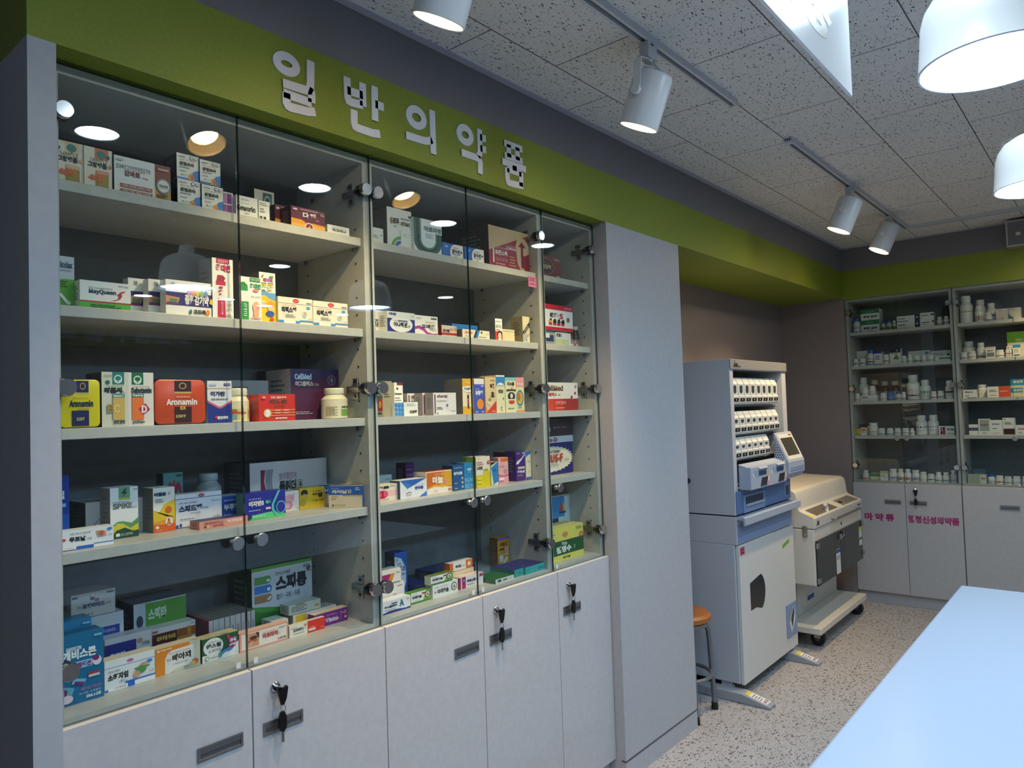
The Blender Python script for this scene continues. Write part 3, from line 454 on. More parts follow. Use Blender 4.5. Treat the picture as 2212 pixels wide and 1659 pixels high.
('medicine_box', 'medicine box', 'tall white cold syrup carton with magenta stick sachet at the door seam', None, (0.91, 0.1, 1.807), (0.056, 0.07, 0.1535), 0, 'F2F0EA', '8E9196', None, [('P', [(0.22, 0.0), (0.62, 0.0), (0.6, 0.33), (0.24, 0.33)], 'C4234E'), ('R', 0.2, 0.34, 0.63, 0.55, 'F4EEE9'), ('R', 0.17, 0.55, 0.63, 0.62, 'C4234E'), ('P', [(0.2, 0.62), (0.55, 0.62), (0.62, 0.68), (0.5, 0.72), (0.25, 0.72)], 'A81E46'), ('R', 0.2, 0.92, 0.82, 1, 'C4234E'), ('T', 0.28, 0.93, 0.76, 0.98, '종합감기약', 'F7E6EA', 0), ('T', 0.17, 0.78, 0.86, 0.9, '콜대원', 'C4234E', 1), ('T', 0.62, 0.28, 0.9, 0.34, '두통', '7A7A7A', 0), ('T', 0.62, 0.2, 0.9, 0.26, '오한', '7A7A7A', 0), ('T', 0.62, 0.12, 0.9, 0.18, '감기', '7A7A7A', 0), ('T', 0.28, 0.36, 0.5, 0.53, '콜', 'B3305E', 1), ('T', 0.38, 0.06, 0.48, 0.28, 'COLD', 'F0C8D2', 0), ('L', 0.6, 0.02, 0.95, 0.07, 2, '8A8A8A')], 'box', {}),
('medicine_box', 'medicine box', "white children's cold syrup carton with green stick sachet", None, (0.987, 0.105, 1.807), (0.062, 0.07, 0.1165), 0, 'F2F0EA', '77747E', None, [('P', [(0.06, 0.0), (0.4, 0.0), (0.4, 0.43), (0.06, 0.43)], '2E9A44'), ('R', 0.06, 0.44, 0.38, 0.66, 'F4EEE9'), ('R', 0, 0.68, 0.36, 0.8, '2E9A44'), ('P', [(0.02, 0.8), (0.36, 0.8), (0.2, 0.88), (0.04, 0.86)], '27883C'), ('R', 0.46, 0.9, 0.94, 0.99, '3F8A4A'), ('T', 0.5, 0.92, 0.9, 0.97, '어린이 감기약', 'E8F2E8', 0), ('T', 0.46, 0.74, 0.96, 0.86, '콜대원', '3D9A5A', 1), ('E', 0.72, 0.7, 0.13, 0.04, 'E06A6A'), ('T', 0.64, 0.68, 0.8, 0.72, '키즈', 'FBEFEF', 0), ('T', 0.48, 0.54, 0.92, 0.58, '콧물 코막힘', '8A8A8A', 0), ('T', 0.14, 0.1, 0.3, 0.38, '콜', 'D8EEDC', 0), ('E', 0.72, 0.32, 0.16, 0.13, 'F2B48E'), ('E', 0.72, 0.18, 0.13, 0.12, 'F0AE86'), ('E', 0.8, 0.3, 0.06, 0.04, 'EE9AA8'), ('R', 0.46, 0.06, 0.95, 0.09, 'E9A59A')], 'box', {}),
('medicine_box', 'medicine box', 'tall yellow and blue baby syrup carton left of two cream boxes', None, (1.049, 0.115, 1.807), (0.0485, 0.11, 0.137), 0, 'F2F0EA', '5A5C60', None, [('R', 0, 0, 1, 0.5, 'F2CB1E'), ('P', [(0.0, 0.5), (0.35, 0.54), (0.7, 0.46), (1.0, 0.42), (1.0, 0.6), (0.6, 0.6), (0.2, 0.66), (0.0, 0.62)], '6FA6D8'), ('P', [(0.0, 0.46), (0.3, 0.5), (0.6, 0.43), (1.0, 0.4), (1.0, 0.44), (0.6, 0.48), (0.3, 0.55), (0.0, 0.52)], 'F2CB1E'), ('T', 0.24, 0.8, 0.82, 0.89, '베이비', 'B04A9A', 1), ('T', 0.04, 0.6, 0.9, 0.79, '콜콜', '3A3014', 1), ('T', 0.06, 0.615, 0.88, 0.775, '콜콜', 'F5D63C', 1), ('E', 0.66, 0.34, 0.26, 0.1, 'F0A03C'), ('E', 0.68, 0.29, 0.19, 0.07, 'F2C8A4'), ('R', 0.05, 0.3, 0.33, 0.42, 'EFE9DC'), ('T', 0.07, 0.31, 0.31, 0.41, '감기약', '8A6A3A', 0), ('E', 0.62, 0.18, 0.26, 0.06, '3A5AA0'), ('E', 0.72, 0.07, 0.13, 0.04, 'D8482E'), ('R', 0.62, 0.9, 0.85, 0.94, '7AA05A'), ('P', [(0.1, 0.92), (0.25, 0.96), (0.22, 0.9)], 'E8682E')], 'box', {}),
('medicine_box', 'medicine box', 'cream relaxant box with red oval, left of the pair on the second shelf', 'cream muscle relaxant boxes with red oval seal', (1.098, 0.105, 1.807), (0.1095, 0.05, 0.0745), 0, 'F0E6D2', None, None, [('R', 0, 0.76, 1, 0.775, '5A6A88'), ('E', 0.51, 0.88, 0.09, 0.08, 'D2262C'), ('T', 0.46, 0.85, 0.56, 0.91, 'Hanmi', 'F7DCDC', 0), ('T', 0.1, 0.42, 0.52, 0.64, '리렉스펜', '1B1B1E', 1), ('T', 0.1, 0.67, 0.5, 0.72, '근이완작용 진통작용', 'D8574A', 0), ('E', 0.87, 0.66, 0.06, 0.055, '5FA6DA'), ('E', 0.76, 0.4, 0.07, 0.12, 'B8D8E4'), ('E', 0.77, 0.42, 0.035, 0.08, 'D8A860'), ('R', 0, 0.05, 0.15, 0.13, '3F8FDC'), ('R', 0.47, 0.05, 0.62, 0.13, '3F8FDC'), ('R', 0.6, 0.13, 1, 0.17, '3F8FDC'), ('R', 0.15, 0.03, 0.48, 0.11, 'F7F3EC'), ('L', 0.2, 0.26, 0.5, 0.36, 2, '8A8A8A'), ('R', 0.82, 0.84, 0.97, 0.9, 'E0D8C8'), ('T', 0.85, 0.2, 0.96, 0.26, '12정', '5A5A5A', 0)], 'box', {}),
('medicine_box', 'medicine box', 'cream relaxant box with red oval, right of the pair on the second shelf', 'cream muscle relaxant boxes with red oval seal', (1.208, 0.102, 1.807), (0.119, 0.05, 0.073), 0, 'F0E6D2', None, None, [('R', 0, 0.76, 1, 0.775, '5A6A88'), ('E', 0.51, 0.88, 0.09, 0.08, 'D2262C'), ('T', 0.46, 0.85, 0.56, 0.91, 'Hanmi', 'F7DCDC', 0), ('T', 0.1, 0.42, 0.52, 0.64, '리렉스펜', '1B1B1E', 1), ('T', 0.1, 0.67, 0.5, 0.72, '근이완작용 진통작용', 'D8574A', 0), ('E', 0.87, 0.66, 0.06, 0.055, '5FA6DA'), ('E', 0.76, 0.4, 0.07, 0.12, 'B8D8E4'), ('E', 0.77, 0.42, 0.035, 0.08, 'D8A860'), ('R', 0, 0.05, 0.15, 0.13, '3F8FDC'), ('R', 0.47, 0.05, 0.62, 0.13, '3F8FDC'), ('R', 0.6, 0.13, 1, 0.17, '3F8FDC'), ('R', 0.15, 0.03, 0.48, 0.11, 'F7F3EC'), ('L', 0.2, 0.26, 0.5, 0.36, 2, '8A8A8A'), ('R', 0.82, 0.84, 0.97, 0.9, 'E0D8C8'), ('T', 0.85, 0.2, 0.96, 0.26, '12정', '5A5A5A', 0)], 'box', {}),
('vitamin_tin', 'tin', "yellow and navy vitamin tin at the third shelf's left end", 'rounded vitamin tins', (0.564, 0.1, 1.542), (0.082, 0.05, 0.1075), 0, 'DFD21E', None, None, [('R', 0.38, 0.74, 0.72, 1, '151A52'), ('R', 0.38, 0.7, 0.72, 0.74, 'C8B860'), ('E', 0.56, 0.88, 0.08, 0.08, 'B99A50'), ('E', 0.56, 0.88, 0.055, 0.055, '151A52'), ('T', 0.2, 0.42, 0.84, 0.57, 'Aronamin', '14184A', 1), ('R', 0.26, 0, 0.72, 0.34, '151A52'), ('T', 0.38, 0.12, 0.6, 0.19, '120T', 'CDBB6A', 1), ('T', 0.42, 0.35, 0.72, 0.4, 'GOLD', 'B7A236', 1), ('T', 0.3, 0.6, 0.7, 0.64, 'Multi-Active Vitamin', 'C66A2A', 0)], 'tin', {}),
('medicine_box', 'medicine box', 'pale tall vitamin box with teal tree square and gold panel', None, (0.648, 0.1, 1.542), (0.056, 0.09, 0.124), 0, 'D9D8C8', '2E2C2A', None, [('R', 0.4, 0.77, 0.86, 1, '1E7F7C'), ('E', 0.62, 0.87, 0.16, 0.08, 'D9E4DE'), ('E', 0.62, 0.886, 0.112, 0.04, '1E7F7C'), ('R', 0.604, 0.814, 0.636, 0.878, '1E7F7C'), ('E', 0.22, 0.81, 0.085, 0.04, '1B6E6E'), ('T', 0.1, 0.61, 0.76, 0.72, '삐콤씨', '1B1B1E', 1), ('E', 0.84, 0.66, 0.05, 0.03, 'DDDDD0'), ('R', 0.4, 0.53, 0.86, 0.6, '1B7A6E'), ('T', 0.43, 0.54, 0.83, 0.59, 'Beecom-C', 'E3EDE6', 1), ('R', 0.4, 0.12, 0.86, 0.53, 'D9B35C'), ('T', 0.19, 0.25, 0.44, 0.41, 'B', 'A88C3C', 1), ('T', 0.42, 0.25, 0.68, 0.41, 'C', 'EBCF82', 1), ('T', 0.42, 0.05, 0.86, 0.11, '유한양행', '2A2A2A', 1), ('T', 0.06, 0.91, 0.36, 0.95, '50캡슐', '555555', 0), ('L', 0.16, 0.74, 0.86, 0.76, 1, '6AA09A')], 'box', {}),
('medicine_box', 'medicine box', 'white vitamin box with green tree square, orange panel and red diamond', None, (0.705, 0.102, 1.542), (0.057, 0.09, 0.124), 0, 'E6E3DC', None, None, [('R', 0.14, 0.77, 0.6, 1, '1C6B42'), ('E', 0.37, 0.86, 0.16, 0.08, 'DDE8E0'), ('E', 0.37, 0.876, 0.112, 0.04, '1C6B42'), ('R', 0.354, 0.804, 0.386, 0.868, '1C6B42'), ('T', 0.13, 0.61, 0.92, 0.72, 'Dabotamin', '1B1B1E', 1), ('R', 0.14, 0.53, 0.6, 0.6, '16603C'), ('T', 0.17, 0.54, 0.57, 0.59, '다보타민', 'E3EDE6', 1), ('R', 0.14, 0.11, 0.6, 0.53, 'F07A2E'), ('P', [(0.38, 0.32), (0.66, 0.42), (0.84, 0.3), (0.56, 0.2)], 'B5274E'), ('T', 0.5, 0.24, 0.72, 0.38, 'D', 'F3E6EA', 1), ('T', 0.14, 0.04, 0.62, 0.1, 'yuhan', '2A2A30', 1), ('T', 0.14, 0.72, 0.82, 0.75, 'Vitamins & Minerals', '6A6A6A', 0)], 'box', {}),
('vitamin_tin', 'tin', 'orange-red and dark maroon vitamin tin beside the white vitamin box', 'rounded vitamin tins', (0.763, 0.1, 1.542), (0.125, 0.05, 0.1095), 0, 'D4502A', '1E1010', None, [('R', 0.37, 0.74, 0.72, 1, '3A0F14'), ('R', 0.37, 0.7, 0.72, 0.74, 'C8B860'), ('E', 0.54, 0.88, 0.08, 0.08, 'B99A50'), ('E', 0.54, 0.88, 0.055, 0.055, '3A0F14'), ('T', 0.2, 0.42, 0.84, 0.57, 'Aronamin', 'F6EFE9', 1), ('R', 0.37, 0, 0.72, 0.38, '3A0F14'), ('T', 0.38, 0.12, 0.6, 0.19, '150T', 'CDBB6A', 1), ('T', 0.48, 0.31, 0.6, 0.39, 'EX', 'E9C84C', 1), ('L', 0.4, 0.6, 0.7, 0.64, 1, 'E9B49A')], 'tin', {}),
('medicine_box', 'medicine box', 'white box with navy chevron base left of the cream bottle', None, (0.897, 0.11, 1.542), (0.065, 0.05, 0.107), 0, 'E6E6EC', None, None, [('P', [(0.0, 0.0), (1.0, 0.0), (1.0, 0.5), (0.55, 0.35), (0.45, 0.35), (0.0, 0.5)], '26348E'), ('P', [(0.0, 0.49), (0.45, 0.34), (0.55, 0.34), (1.0, 0.49), (1.0, 0.54), (0.55, 0.39), (0.45, 0.39), (0.0, 0.54)], 'D2667A'), ('R', 0, 0.81, 1, 0.83, 'D8B478'), ('T', 0.12, 0.63, 0.72, 0.75, '이가탄', '262C66', 1), ('R', 0.67, 0.88, 0.94, 0.94, '2C3470'), ('T', 0.7, 0.89, 0.92, 0.93, '60캡슐', 'E6E6F0', 0), ('L', 0.15, 0.55, 0.88, 0.6, 1, '8A8A8A'), ('R', 0.08, 0.88, 0.36, 0.93, 'B9C2DC'), ('T', 0.38, 0.08, 0.82, 0.16, '명인제약', 'F2F2F6', 1), ('P', [(0.26, 0.13), (0.36, 0.18), (0.36, 0.08)], 'D8364A')], 'box', {}),
('medicine_bottle', 'medicine bottle', 'cream bottle with red slanted lettering standing left of the door seam', None, (0.968, 0.12, 1.542), (0.061, 0.06, 0.089), 0, 'F0E6C0', None, None, [('R', 0.1, 0.1, 0.95, 0.62, 'E0C668'), ('R', 0.14, 0.1, 0.34, 0.36, '7FB0A4'), ('R', 0.14, 0.42, 0.34, 0.6, 'A88A2A'), ('T', 0.16, 0.36, 0.6, 0.5, '베아누렌스', 'D8432E', 1), ('L', 0.68, 0.2, 0.92, 0.56, 7, '9C8436')], 'bottle', {'cap': 'F3EDD0', 'capr': 0.42, 'neck': 0.8, 'caph': 0.2}),
('medicine_box', 'medicine box', 'grey leaf-printed box standing behind the cream bottle', None, (1.031, 0.25, 1.542), (0.121, 0.12, 0.117), 0, '8E949C', None, None, [('L', 0.1, 0.6, 0.5, 0.85, 3, '5A6470'), ('R', 0.75, 0.1, 0.9, 0.5, 'B0B4B8'), ('P', [(0.2, 0.7), (0.35, 0.75), (0.45, 0.7), (0.3, 0.68)], '5E7A6A')], 'box', {}),
('medicine_box', 'medicine box', 'dark maroon box at the back beside the big purple box', None, (1.209, 0.345, 1.542), (0.039, 0.06, 0.154), 0, '3A1622', None, None, [], 'box', {}),
('medicine_box', 'medicine box', 'bright red gum tablet box with orange round emblem', None, (1.032, 0.1, 1.542), (0.109, 0.05, 0.072), 0, 'DE2F22', None, None, [('T', 0.27, 0.62, 0.78, 0.8, '제노탄', '5A3A20', 1), ('T', 0.4, 0.5, 0.7, 0.6, 'Genotan', '6A4022', 0), ('T', 0.32, 0.84, 0.75, 0.92, '건강한 잇몸을 위하여', 'F6DCD2', 1), ('R', 0.3, 0.38, 1, 0.43, 'F0854E'), ('R', 0.3, 0.28, 1, 0.33, 'F0854E'), ('R', 0.3, 0.18, 1, 0.23, 'F0854E'), ('E', 0.22, 0.29, 0.11, 0.17, 'F2A24C'), ('E', 0.22, 0.29, 0.085, 0.135, 'F8E6D6'), ('R', 0.185, 0.2, 0.255, 0.36, 'FFFFFF'), ('E', 0.22, 0.36, 0.05, 0.06, 'FFFFFF'), ('L', 0.42, 0.38, 0.58, 0.42, 1, 'FBEFE9'), ('L', 0.66, 0.38, 0.82, 0.42, 1, 'FBEFE9'), ('L', 0.42, 0.28, 0.58, 0.32, 1, 'FBEFE9'), ('L', 0.66, 0.28, 0.82, 0.32, 1, 'FBEFE9'), ('T', 0.42, 0.06, 0.75, 0.13, '조아제약', 'FBEFE9', 1), ('R', 0.07, 0.84, 0.17, 0.92, 'F0A090')], 'box', {}),
('medicine_box', 'medicine box', 'big dark purple supplement box with white lettering behind a white bottle', None, (1.2, 0.21, 1.542), (0.169, 0.13, 0.1505), 0, '4E2046', 'C9C6C8', None, [('P', [(0.0, 0.7), (1.0, 0.88), (1.0, 1.0), (0.0, 1.0)], '352058'), ('T', 0.08, 0.79, 0.42, 0.91, 'CellMed', 'CFE6F6', 1), ('T', 0.09, 0.66, 0.46, 0.76, '마그플렉스', 'F2DCD0', 1), ('T', 0.48, 0.665, 0.57, 0.72, '캡슐', 'E8C8BC', 0), ('E', 0.84, 0.78, 0.085, 0.1, 'B9A8BC'), ('E', 0.84, 0.78, 0.078, 0.092, '3C2050'), ('E', 0.84, 0.78, 0.05, 0.06, 'B9A8BC'), ('E', 0.84, 0.78, 0.046, 0.055, '3C2050'), ('P', [(0.85, 0.84), (0.82, 0.77), (0.84, 0.77), (0.83, 0.72), (0.86, 0.79), (0.84, 0.79)], 'EEE6F0'), ('L', 0.08, 0.11, 0.45, 0.16, 2, 'B8A0B4')], 'box', {}),
('medicine_bottle', 'medicine bottle', "white bottle with green picture label near the cabinet's right side panel", None, (1.279, 0.125, 1.542), (0.078, 0.06, 0.091), 0, 'F1E9CC', None, None, [('T', 0.46, 0.5, 0.9, 0.62, '쎄큐렌', '3A3424', 1), ('R', 0.46, 0.12, 0.92, 0.46, '7FB04A'), ('P', [(0.6, 0.14), (0.78, 0.14), (0.7, 0.42)], 'C87A9A'), ('L', 0.06, 0.15, 0.38, 0.6, 7, 'A89C7A')], 'bottle', {'cap': 'F4EED6', 'capr': 0.37, 'neck': 0.8, 'caph': 0.18}),
('medicine_box', 'medicine box', "tall royal blue box at the fourth shelf's left end behind a cream box", None, (0.566, 0.2, 1.278), (0.048, 0.05, 0.158), 0, '12399A', None, None, [('R', 0, 0, 1, 0.45, '1E56B8'), ('T', 0.45, 0.66, 0.8, 0.78, '실', 'DCE6F6', 1), ('R', 0.2, 0.55, 0.85, 0.6, '8CBCEE'), ('E', 0.4, 0.15, 0.32, 0.14, 'A8CCF2'), ('E', 0.4, 0.15, 0.26, 0.115, '1E56B8'), ('E', 0.4, 0.15, 0.16, 0.07, 'DCE6F6')], 'box', {}),
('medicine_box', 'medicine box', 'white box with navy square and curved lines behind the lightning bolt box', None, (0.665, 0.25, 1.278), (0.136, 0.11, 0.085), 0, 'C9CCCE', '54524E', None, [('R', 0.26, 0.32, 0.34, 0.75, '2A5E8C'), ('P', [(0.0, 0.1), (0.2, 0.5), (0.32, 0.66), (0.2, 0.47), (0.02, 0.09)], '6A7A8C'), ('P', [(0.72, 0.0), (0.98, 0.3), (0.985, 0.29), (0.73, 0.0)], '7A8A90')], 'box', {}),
('medicine_box', 'medicine box', 'white solution box with green lightning bolt square and wavy green base', None, (0.695, 0.185, 1.278), (0.063, 0.06, 0.1195), 0, 'EDEDF0', '9A948E', None, [('R', 0.3, 0.78, 0.71, 1, '6FA47C'), ('R', 0.3, 0.75, 0.71, 0.79, 'C8C04A'), ('P', [(0.52, 0.97), (0.38, 0.88), (0.5, 0.88), (0.42, 0.8), (0.62, 0.91), (0.5, 0.91), (0.6, 0.97)], '1F3A3C'), ('T', 0.08, 0.58, 0.78, 0.69, 'SPIKE', '6A6E66', 1), ('T', 0.8, 0.57, 0.95, 0.62, 'Sol', '7A7A7A', 0), ('T', 0.08, 0.7, 0.66, 0.73, 'Dandruff Treatment', '444444', 0), ('P', [(0.0, 0.24), (0.25, 0.33), (0.45, 0.33), (0.75, 0.28), (1.0, 0.38), (1.0, 0.0), (0.0, 0.0)], '5F9A64'), ('P', [(0.0, 0.2), (0.25, 0.3), (0.45, 0.28), (0.7, 0.18), (1.0, 0.26), (1.0, 0.0), (0.0, 0.0)], 'D9C93C'), ('P', [(0.0, 0.05), (0.2, 0.16), (0.5, 0.2), (0.8, 0.12), (1.0, 0.13), (1.0, 0.0), (0.0, 0.0)], '1E4A3C'), ('R', 0.18, 0.04, 0.32, 0.1, 'E8EEE6'), ('T', 0.35, 0.04, 0.78, 0.1, '오스코리아', 'E8EEE6', 0), ('T', 0.82, 0.93, 0.97, 0.97, '60ml', '444444', 0)], 'box', {}),
('medicine_box', 'medicine box', "low white skin cream box with blue base at the fourth shelf's left front", None, (0.566, 0.115, 1.278), (0.109, 0.035, 0.043), 0, 'EFEFF2', None, None, [('R', 0.3, 0, 0.62, 0.16, '2268C8'), ('R', 0, 0, 0.3, 0.03, '2268C8'), ('R', 0.62, 0.17, 1, 0.21, '2268C8'), ('T', 0.17, 0.4, 0.47, 0.66, '무조날', '1B1B1E', 1), ('T', 0.49, 0.42, 0.58, 0.54, '크림', '444444', 0), ('T', 0.18, 0.76, 0.55, 0.86, '무좀 사타구니백선에', '333333', 0), ('P', [(0.66, 0.84), (0.84, 0.78), (0.86, 0.52), (0.7, 0.5)], 'DD9A78'), ('E', 0.76, 0.68, 0.05, 0.14, 'C4704E'), ('E', 0.92, 0.86, 0.05, 0.07, '3F86D8'), ('T', 0.89, 0.5, 0.96, 0.6, '15g', '555555', 0), ('E', 0.05, 0.56, 0.06, 0.07, 'CB3A58'), ('R', 0.02, 0.04, 0.27, 0.16, 'F7F7F9'), ('T', 0.05, 0.09, 0.25, 0.14, '자세한 제품정보를', 'C05A6A', 0)], 'box', {}),
('medicine_box', 'medicine box', 'teal box with red lungs picture standing at the back', None, (0.87, 0.3, 1.278), (0.052, 0.04, 0.1355), 0, '5E9C96', '1F3A40', None, [('R', 0, 0.02, 1, 0.12, 'D2B63A'), ('E', 0.36, 0.52, 0.22, 0.3, 'B82A4C'), ('E', 0.74, 0.52, 0.2, 0.3, 'B82A4C'), ('E', 0.36, 0.48, 0.12, 0.18, '5E9C96'), ('E', 0.74, 0.48, 0.11, 0.18, '5E9C96'), ('R', 0.52, 0.55, 0.58, 0.85, 'B82A4C'), ('P', [(0.6, 0.42), (0.9, 0.34), (0.8, 0.28)], 'E0B34A'), ('R', 0.66, 0.92, 0.95, 0.97, '2E5A56')], 'box', {}),
('medicine_box', 'medicine box', 'white and yellow respiratory tablet box with orange disc', None, (0.795, 0.189, 1.278), (0.053, 0.06, 0.109), 0, 'EFECE6', '8A8478', None, [('P', [(0.25, 0.42), (0.5, 0.62), (1.0, 0.72), (1.0, 0.3), (0.6, 0.34), (0.0, 0.5), (0.0, 0.25), (0.4, 0.25), (1.0, 0.2), (1.0, 0.3)], 'E9C42A'), ('P', [(0.0, 0.28), (0.5, 0.24), (1.0, 0.3), (1.0, 0.16), (0.0, 0.16)], 'E9C42A'), ('R', 0, 0, 1, 0.17, 'E8622A'), ('P', [(0.0, 0.17), (0.5, 0.2), (1.0, 0.17), (1.0, 0.25), (0.5, 0.27), (0.0, 0.22)], 'F09A2C'), ('T', 0.05, 0.81, 0.6, 0.9, '비졸본', '2A2C6A', 1), ('T', 0.68, 0.82, 0.78, 0.89, '정', '555577', 0), ('E', 0.7, 0.49, 0.15, 0.075, 'D86A2A'), ('E', 0.71, 0.22, 0.18, 0.1, 'F7EEE6'), ('E', 0.7, 0.25, 0.06, 0.05, 'D86A2A'), ('P', [(0.56, 0.14), (0.84, 0.14), (0.78, 0.21), (0.62, 0.21)], 'E08A4A'), ('E', 0.16, 0.11, 0.08, 0.035, 'FBEFE2'), ('L', 0.1, 0.68, 0.5, 0.75, 2, '8A8A8A'), ('T', 0.08, 0.03, 0.42, 0.06, '30 tablets', 'F6D2A4', 0)], 'box', {}),
('medicine_box', 'medicine box', 'white ibuprofen capsule box with blue stripes and red oval seal', None, (0.857, 0.205, 1.278), (0.123, 0.04, 0.085), 0, 'E9E9F0', None, None, [('R', 0, 0.85, 1, 0.87, '4A68B0'), ('E', 0.55, 0.925, 0.07, 0.05, 'C8323E'), ('T', 0.51, 0.905, 0.59, 0.945, 'Hanmi', 'F7E0E0', 0), ('T', 0.07, 0.46, 0.56, 0.66, '스피드펜', '22244A', 1), ('T', 0.56, 0.5, 0.7, 0.57, '연질캡슐', '5A6A9A', 0), ('T', 0.06, 0.7, 0.44, 0.76, '두통, 치통, 생리통에', 'B04A6A', 0), ('T', 0.3, 0.38, 0.52, 0.43, '(이부프로펜)', '6A6A7A', 0), ('R', 0, 0, 1, 0.1, '2C58B4'), ('R', 0.5, 0.1, 1, 0.17, '2C58B4'), ('R', 0.05, 0.02, 0.3, 0.15, 'EDEDF2'), ('R', 0.07, 0.03, 0.12, 0.13, '3A4A6A'), ('T', 0.8, 0.2, 0.95, 0.27, '10캡슐', '5A5A6A', 0), ('R', 0.78, 0.72, 0.97, 0.78, 'DADCE6'), ('L', 0.08, 0.24, 0.4, 0.28, 1, '8A8A8A')], 'box', {}),
('medicine_bottle', 'medicine bottle', 'white wide-neck bottle standing at the back of the fourth shelf', None, (0.976, 0.3, 1.278), (0.068, 0.06, 0.123), 0, 'AEB4B8', None, None, [('R', 0, 0.1, 1, 0.55, '2A5A8C'), ('R', 0, 0.55, 1, 0.6, '3A6A4A')], 'bottle', {'cap': 'C2C6C8', 'capr': 0.37, 'neck': 0.82, 'caph': 0.14}),
('medicine_box', 'medicine box', 'blue painkiller box with pale top left of the door seam', None, (0.984, 0.215, 1.278), (0.061, 0.06, 0.0665), 0, '24489E', None, '9FB4BC', [('T', 0.12, 0.42, 0.85, 0.68, '부루펜', 'E4E9F4', 1), ('T', 0.12, 0.1, 0.8, 0.26, '200mg', 'DDE4F2', 0), ('L', 0.12, 0.8, 0.7, 0.88, 1, 'A8BCE0')], 'box', {}),
('medicine_box', 'medicine box', 'flat pink painkiller box lying down with navy top on the shelf edge', None, (0.881, 0.13, 1.278), (0.13, 0.05, 0.02), 0, 'E79A86', 'D98A7A', '2E3468', [('T', 0.56, 0.4, 0.88, 0.8, '이지엔6', 'F7E4DC', 1), ('T', 0.26, 0.12, 0.48, 0.36, '대원제약', 'B8434A', 1), ('E', 0.11, 0.26, 0.025, 0.14, '5A4A4A'), ('E', 0.17, 0.26, 0.025, 0.14, 'F0C9A0'), ('L', 0.1, 0.55, 0.5, 0.8, 2, 'B05A50')], 'box', {}),
('medicine_box', 'medicine box', 'deep blue painkiller box with turquoise ribbon loop and mint base', None, (1.016, 0.156, 1.278), (0.124, 0.04, 0.073), 0, '2A2E9A', '4A8A76', None, [('P', [(0.0, 0.0), (1.0, 0.0), (1.0, 0.1), (0.7, 0.22), (0.0, 0.15)], '66CF86'), ('P', [(0.02, 0.16), (0.7, 0.24), (0.68, 0.1), (0.02, 0.02)], '66CF86'), ('P', [(0.86, 1.0), (0.7, 0.5), (0.7, 0.3), (0.78, 0.12), (0.79, 0.135), (0.712, 0.31), (0.712, 0.5), (0.872, 1.0)], '59C2C0'), ('P', [(0.848, 1.0), (0.688, 0.5), (0.688, 0.3), (0.774, 0.1), (0.784, 0.115), (0.7, 0.31), (0.7, 0.5), (0.86, 1.0)], '59C2C0'), ('P', [(0.836, 1.0), (0.676, 0.5), (0.676, 0.3), (0.768, 0.08), (0.778, 0.095), (0.688, 0.31), (0.688, 0.5), (0.848, 1.0)], '59C2C0'), ('P', [(0.824, 1.0), (0.664, 0.5), (0.664, 0.3), (0.762, 0.06), (0.772, 0.075), (0.676, 0.31), (0.676, 0.5), (0.836, 1.0)], '59C2C0'), ('P', [(0.812, 1.0), (0.652, 0.5), (0.652, 0.3), (0.756, 0.04), (0.766, 0.055), (0.664, 0.31), (0.664, 0.5), (0.824, 1.0)], '59C2C0'), ('E', 0.88, 0.36, 0.12, 0.24, '59C2C0'), ('E', 0.88, 0.36, 0.1, 0.2, '2A2E9A'), ('T', 0.1, 0.5, 0.46, 0.7, '이지엔6', 'F7F4F0', 1), ('T', 0.5, 0.54, 0.62, 0.68, '애니', '5FD6A0', 1), ('T', 0.1, 0.74, 0.4, 0.8, '생리통에 빠른', 'C8D0F0', 0), ('L', 0.1, 0.34, 0.4, 0.38, 1, 'C8D0F0'), ('R', 0.5, 0.34, 0.62, 0.42, 'F0C8CC'), ('T', 0.15, 0.09, 0.5, 0.15, '대원제약', 'F0FFF2', 0), ('E', 0.08, 0.13, 0.09, 0.1, '27306A')], 'box', {}),
('medicine_box', 'medicine box', 'large white insect bite gel case with magenta and grey arrows', None, (1.101, 0.272, 1.278), (0.26, 0.14, 0.1445), 0, 'CFCDD2', '5A595C', '3A3A3E', [('P', [(0.13, 0.85), (0.19, 0.85), (0.17, 0.62), (0.24, 0.06), (0.13, 0.06)], '8A1250'), ('P', [(0.2, 0.85), (0.29, 0.85), (0.265, 0.62), (0.31, 0.06), (0.24, 0.06), (0.185, 0.62)], '8E959C'), ('T', 0.36, 0.62, 0.58, 0.76, '벌레물린데', 'A85A88', 0), ('T', 0.36, 0.35, 0.58, 0.6, '물린더', '1B1B1E', 1), ('R', 0.6, 0.42, 0.66, 0.58, '2A2A2A'), ('R', 0.605, 0.43, 0.655, 0.57, 'CFCDD2'), ('T', 0.612, 0.45, 0.648, 0.55, '겔', '222222', 1), ('T', 0.36, 0.14, 0.78, 0.3, '효과빠른 광범위피부질환 치료제', 'B06A94', 0)], 'box', {}),
('medicine_box', 'medicine box', 'white box with pink watercolour swirl right of the deep blue box', None, (1.184, 0.225, 1.278), (0.0455, 0.04, 0.0585), 0, 'EFE6E0', None, None, [('E', 0.3, 0.62, 0.35, 0.22, 'EBAFC0'), ('E', 0.2, 0.3, 0.32, 0.22, 'E78FA8'), ('E', 0.12, 0.3, 0.2, 0.14, 'F0C0CC'), ('P', [(0.3, 0.75), (0.7, 0.85), (0.5, 0.5)], 'E9A2B6'), ('T', 0.72, 0.08, 0.92, 0.15, '10매', '777777', 0)], 'box', {}),
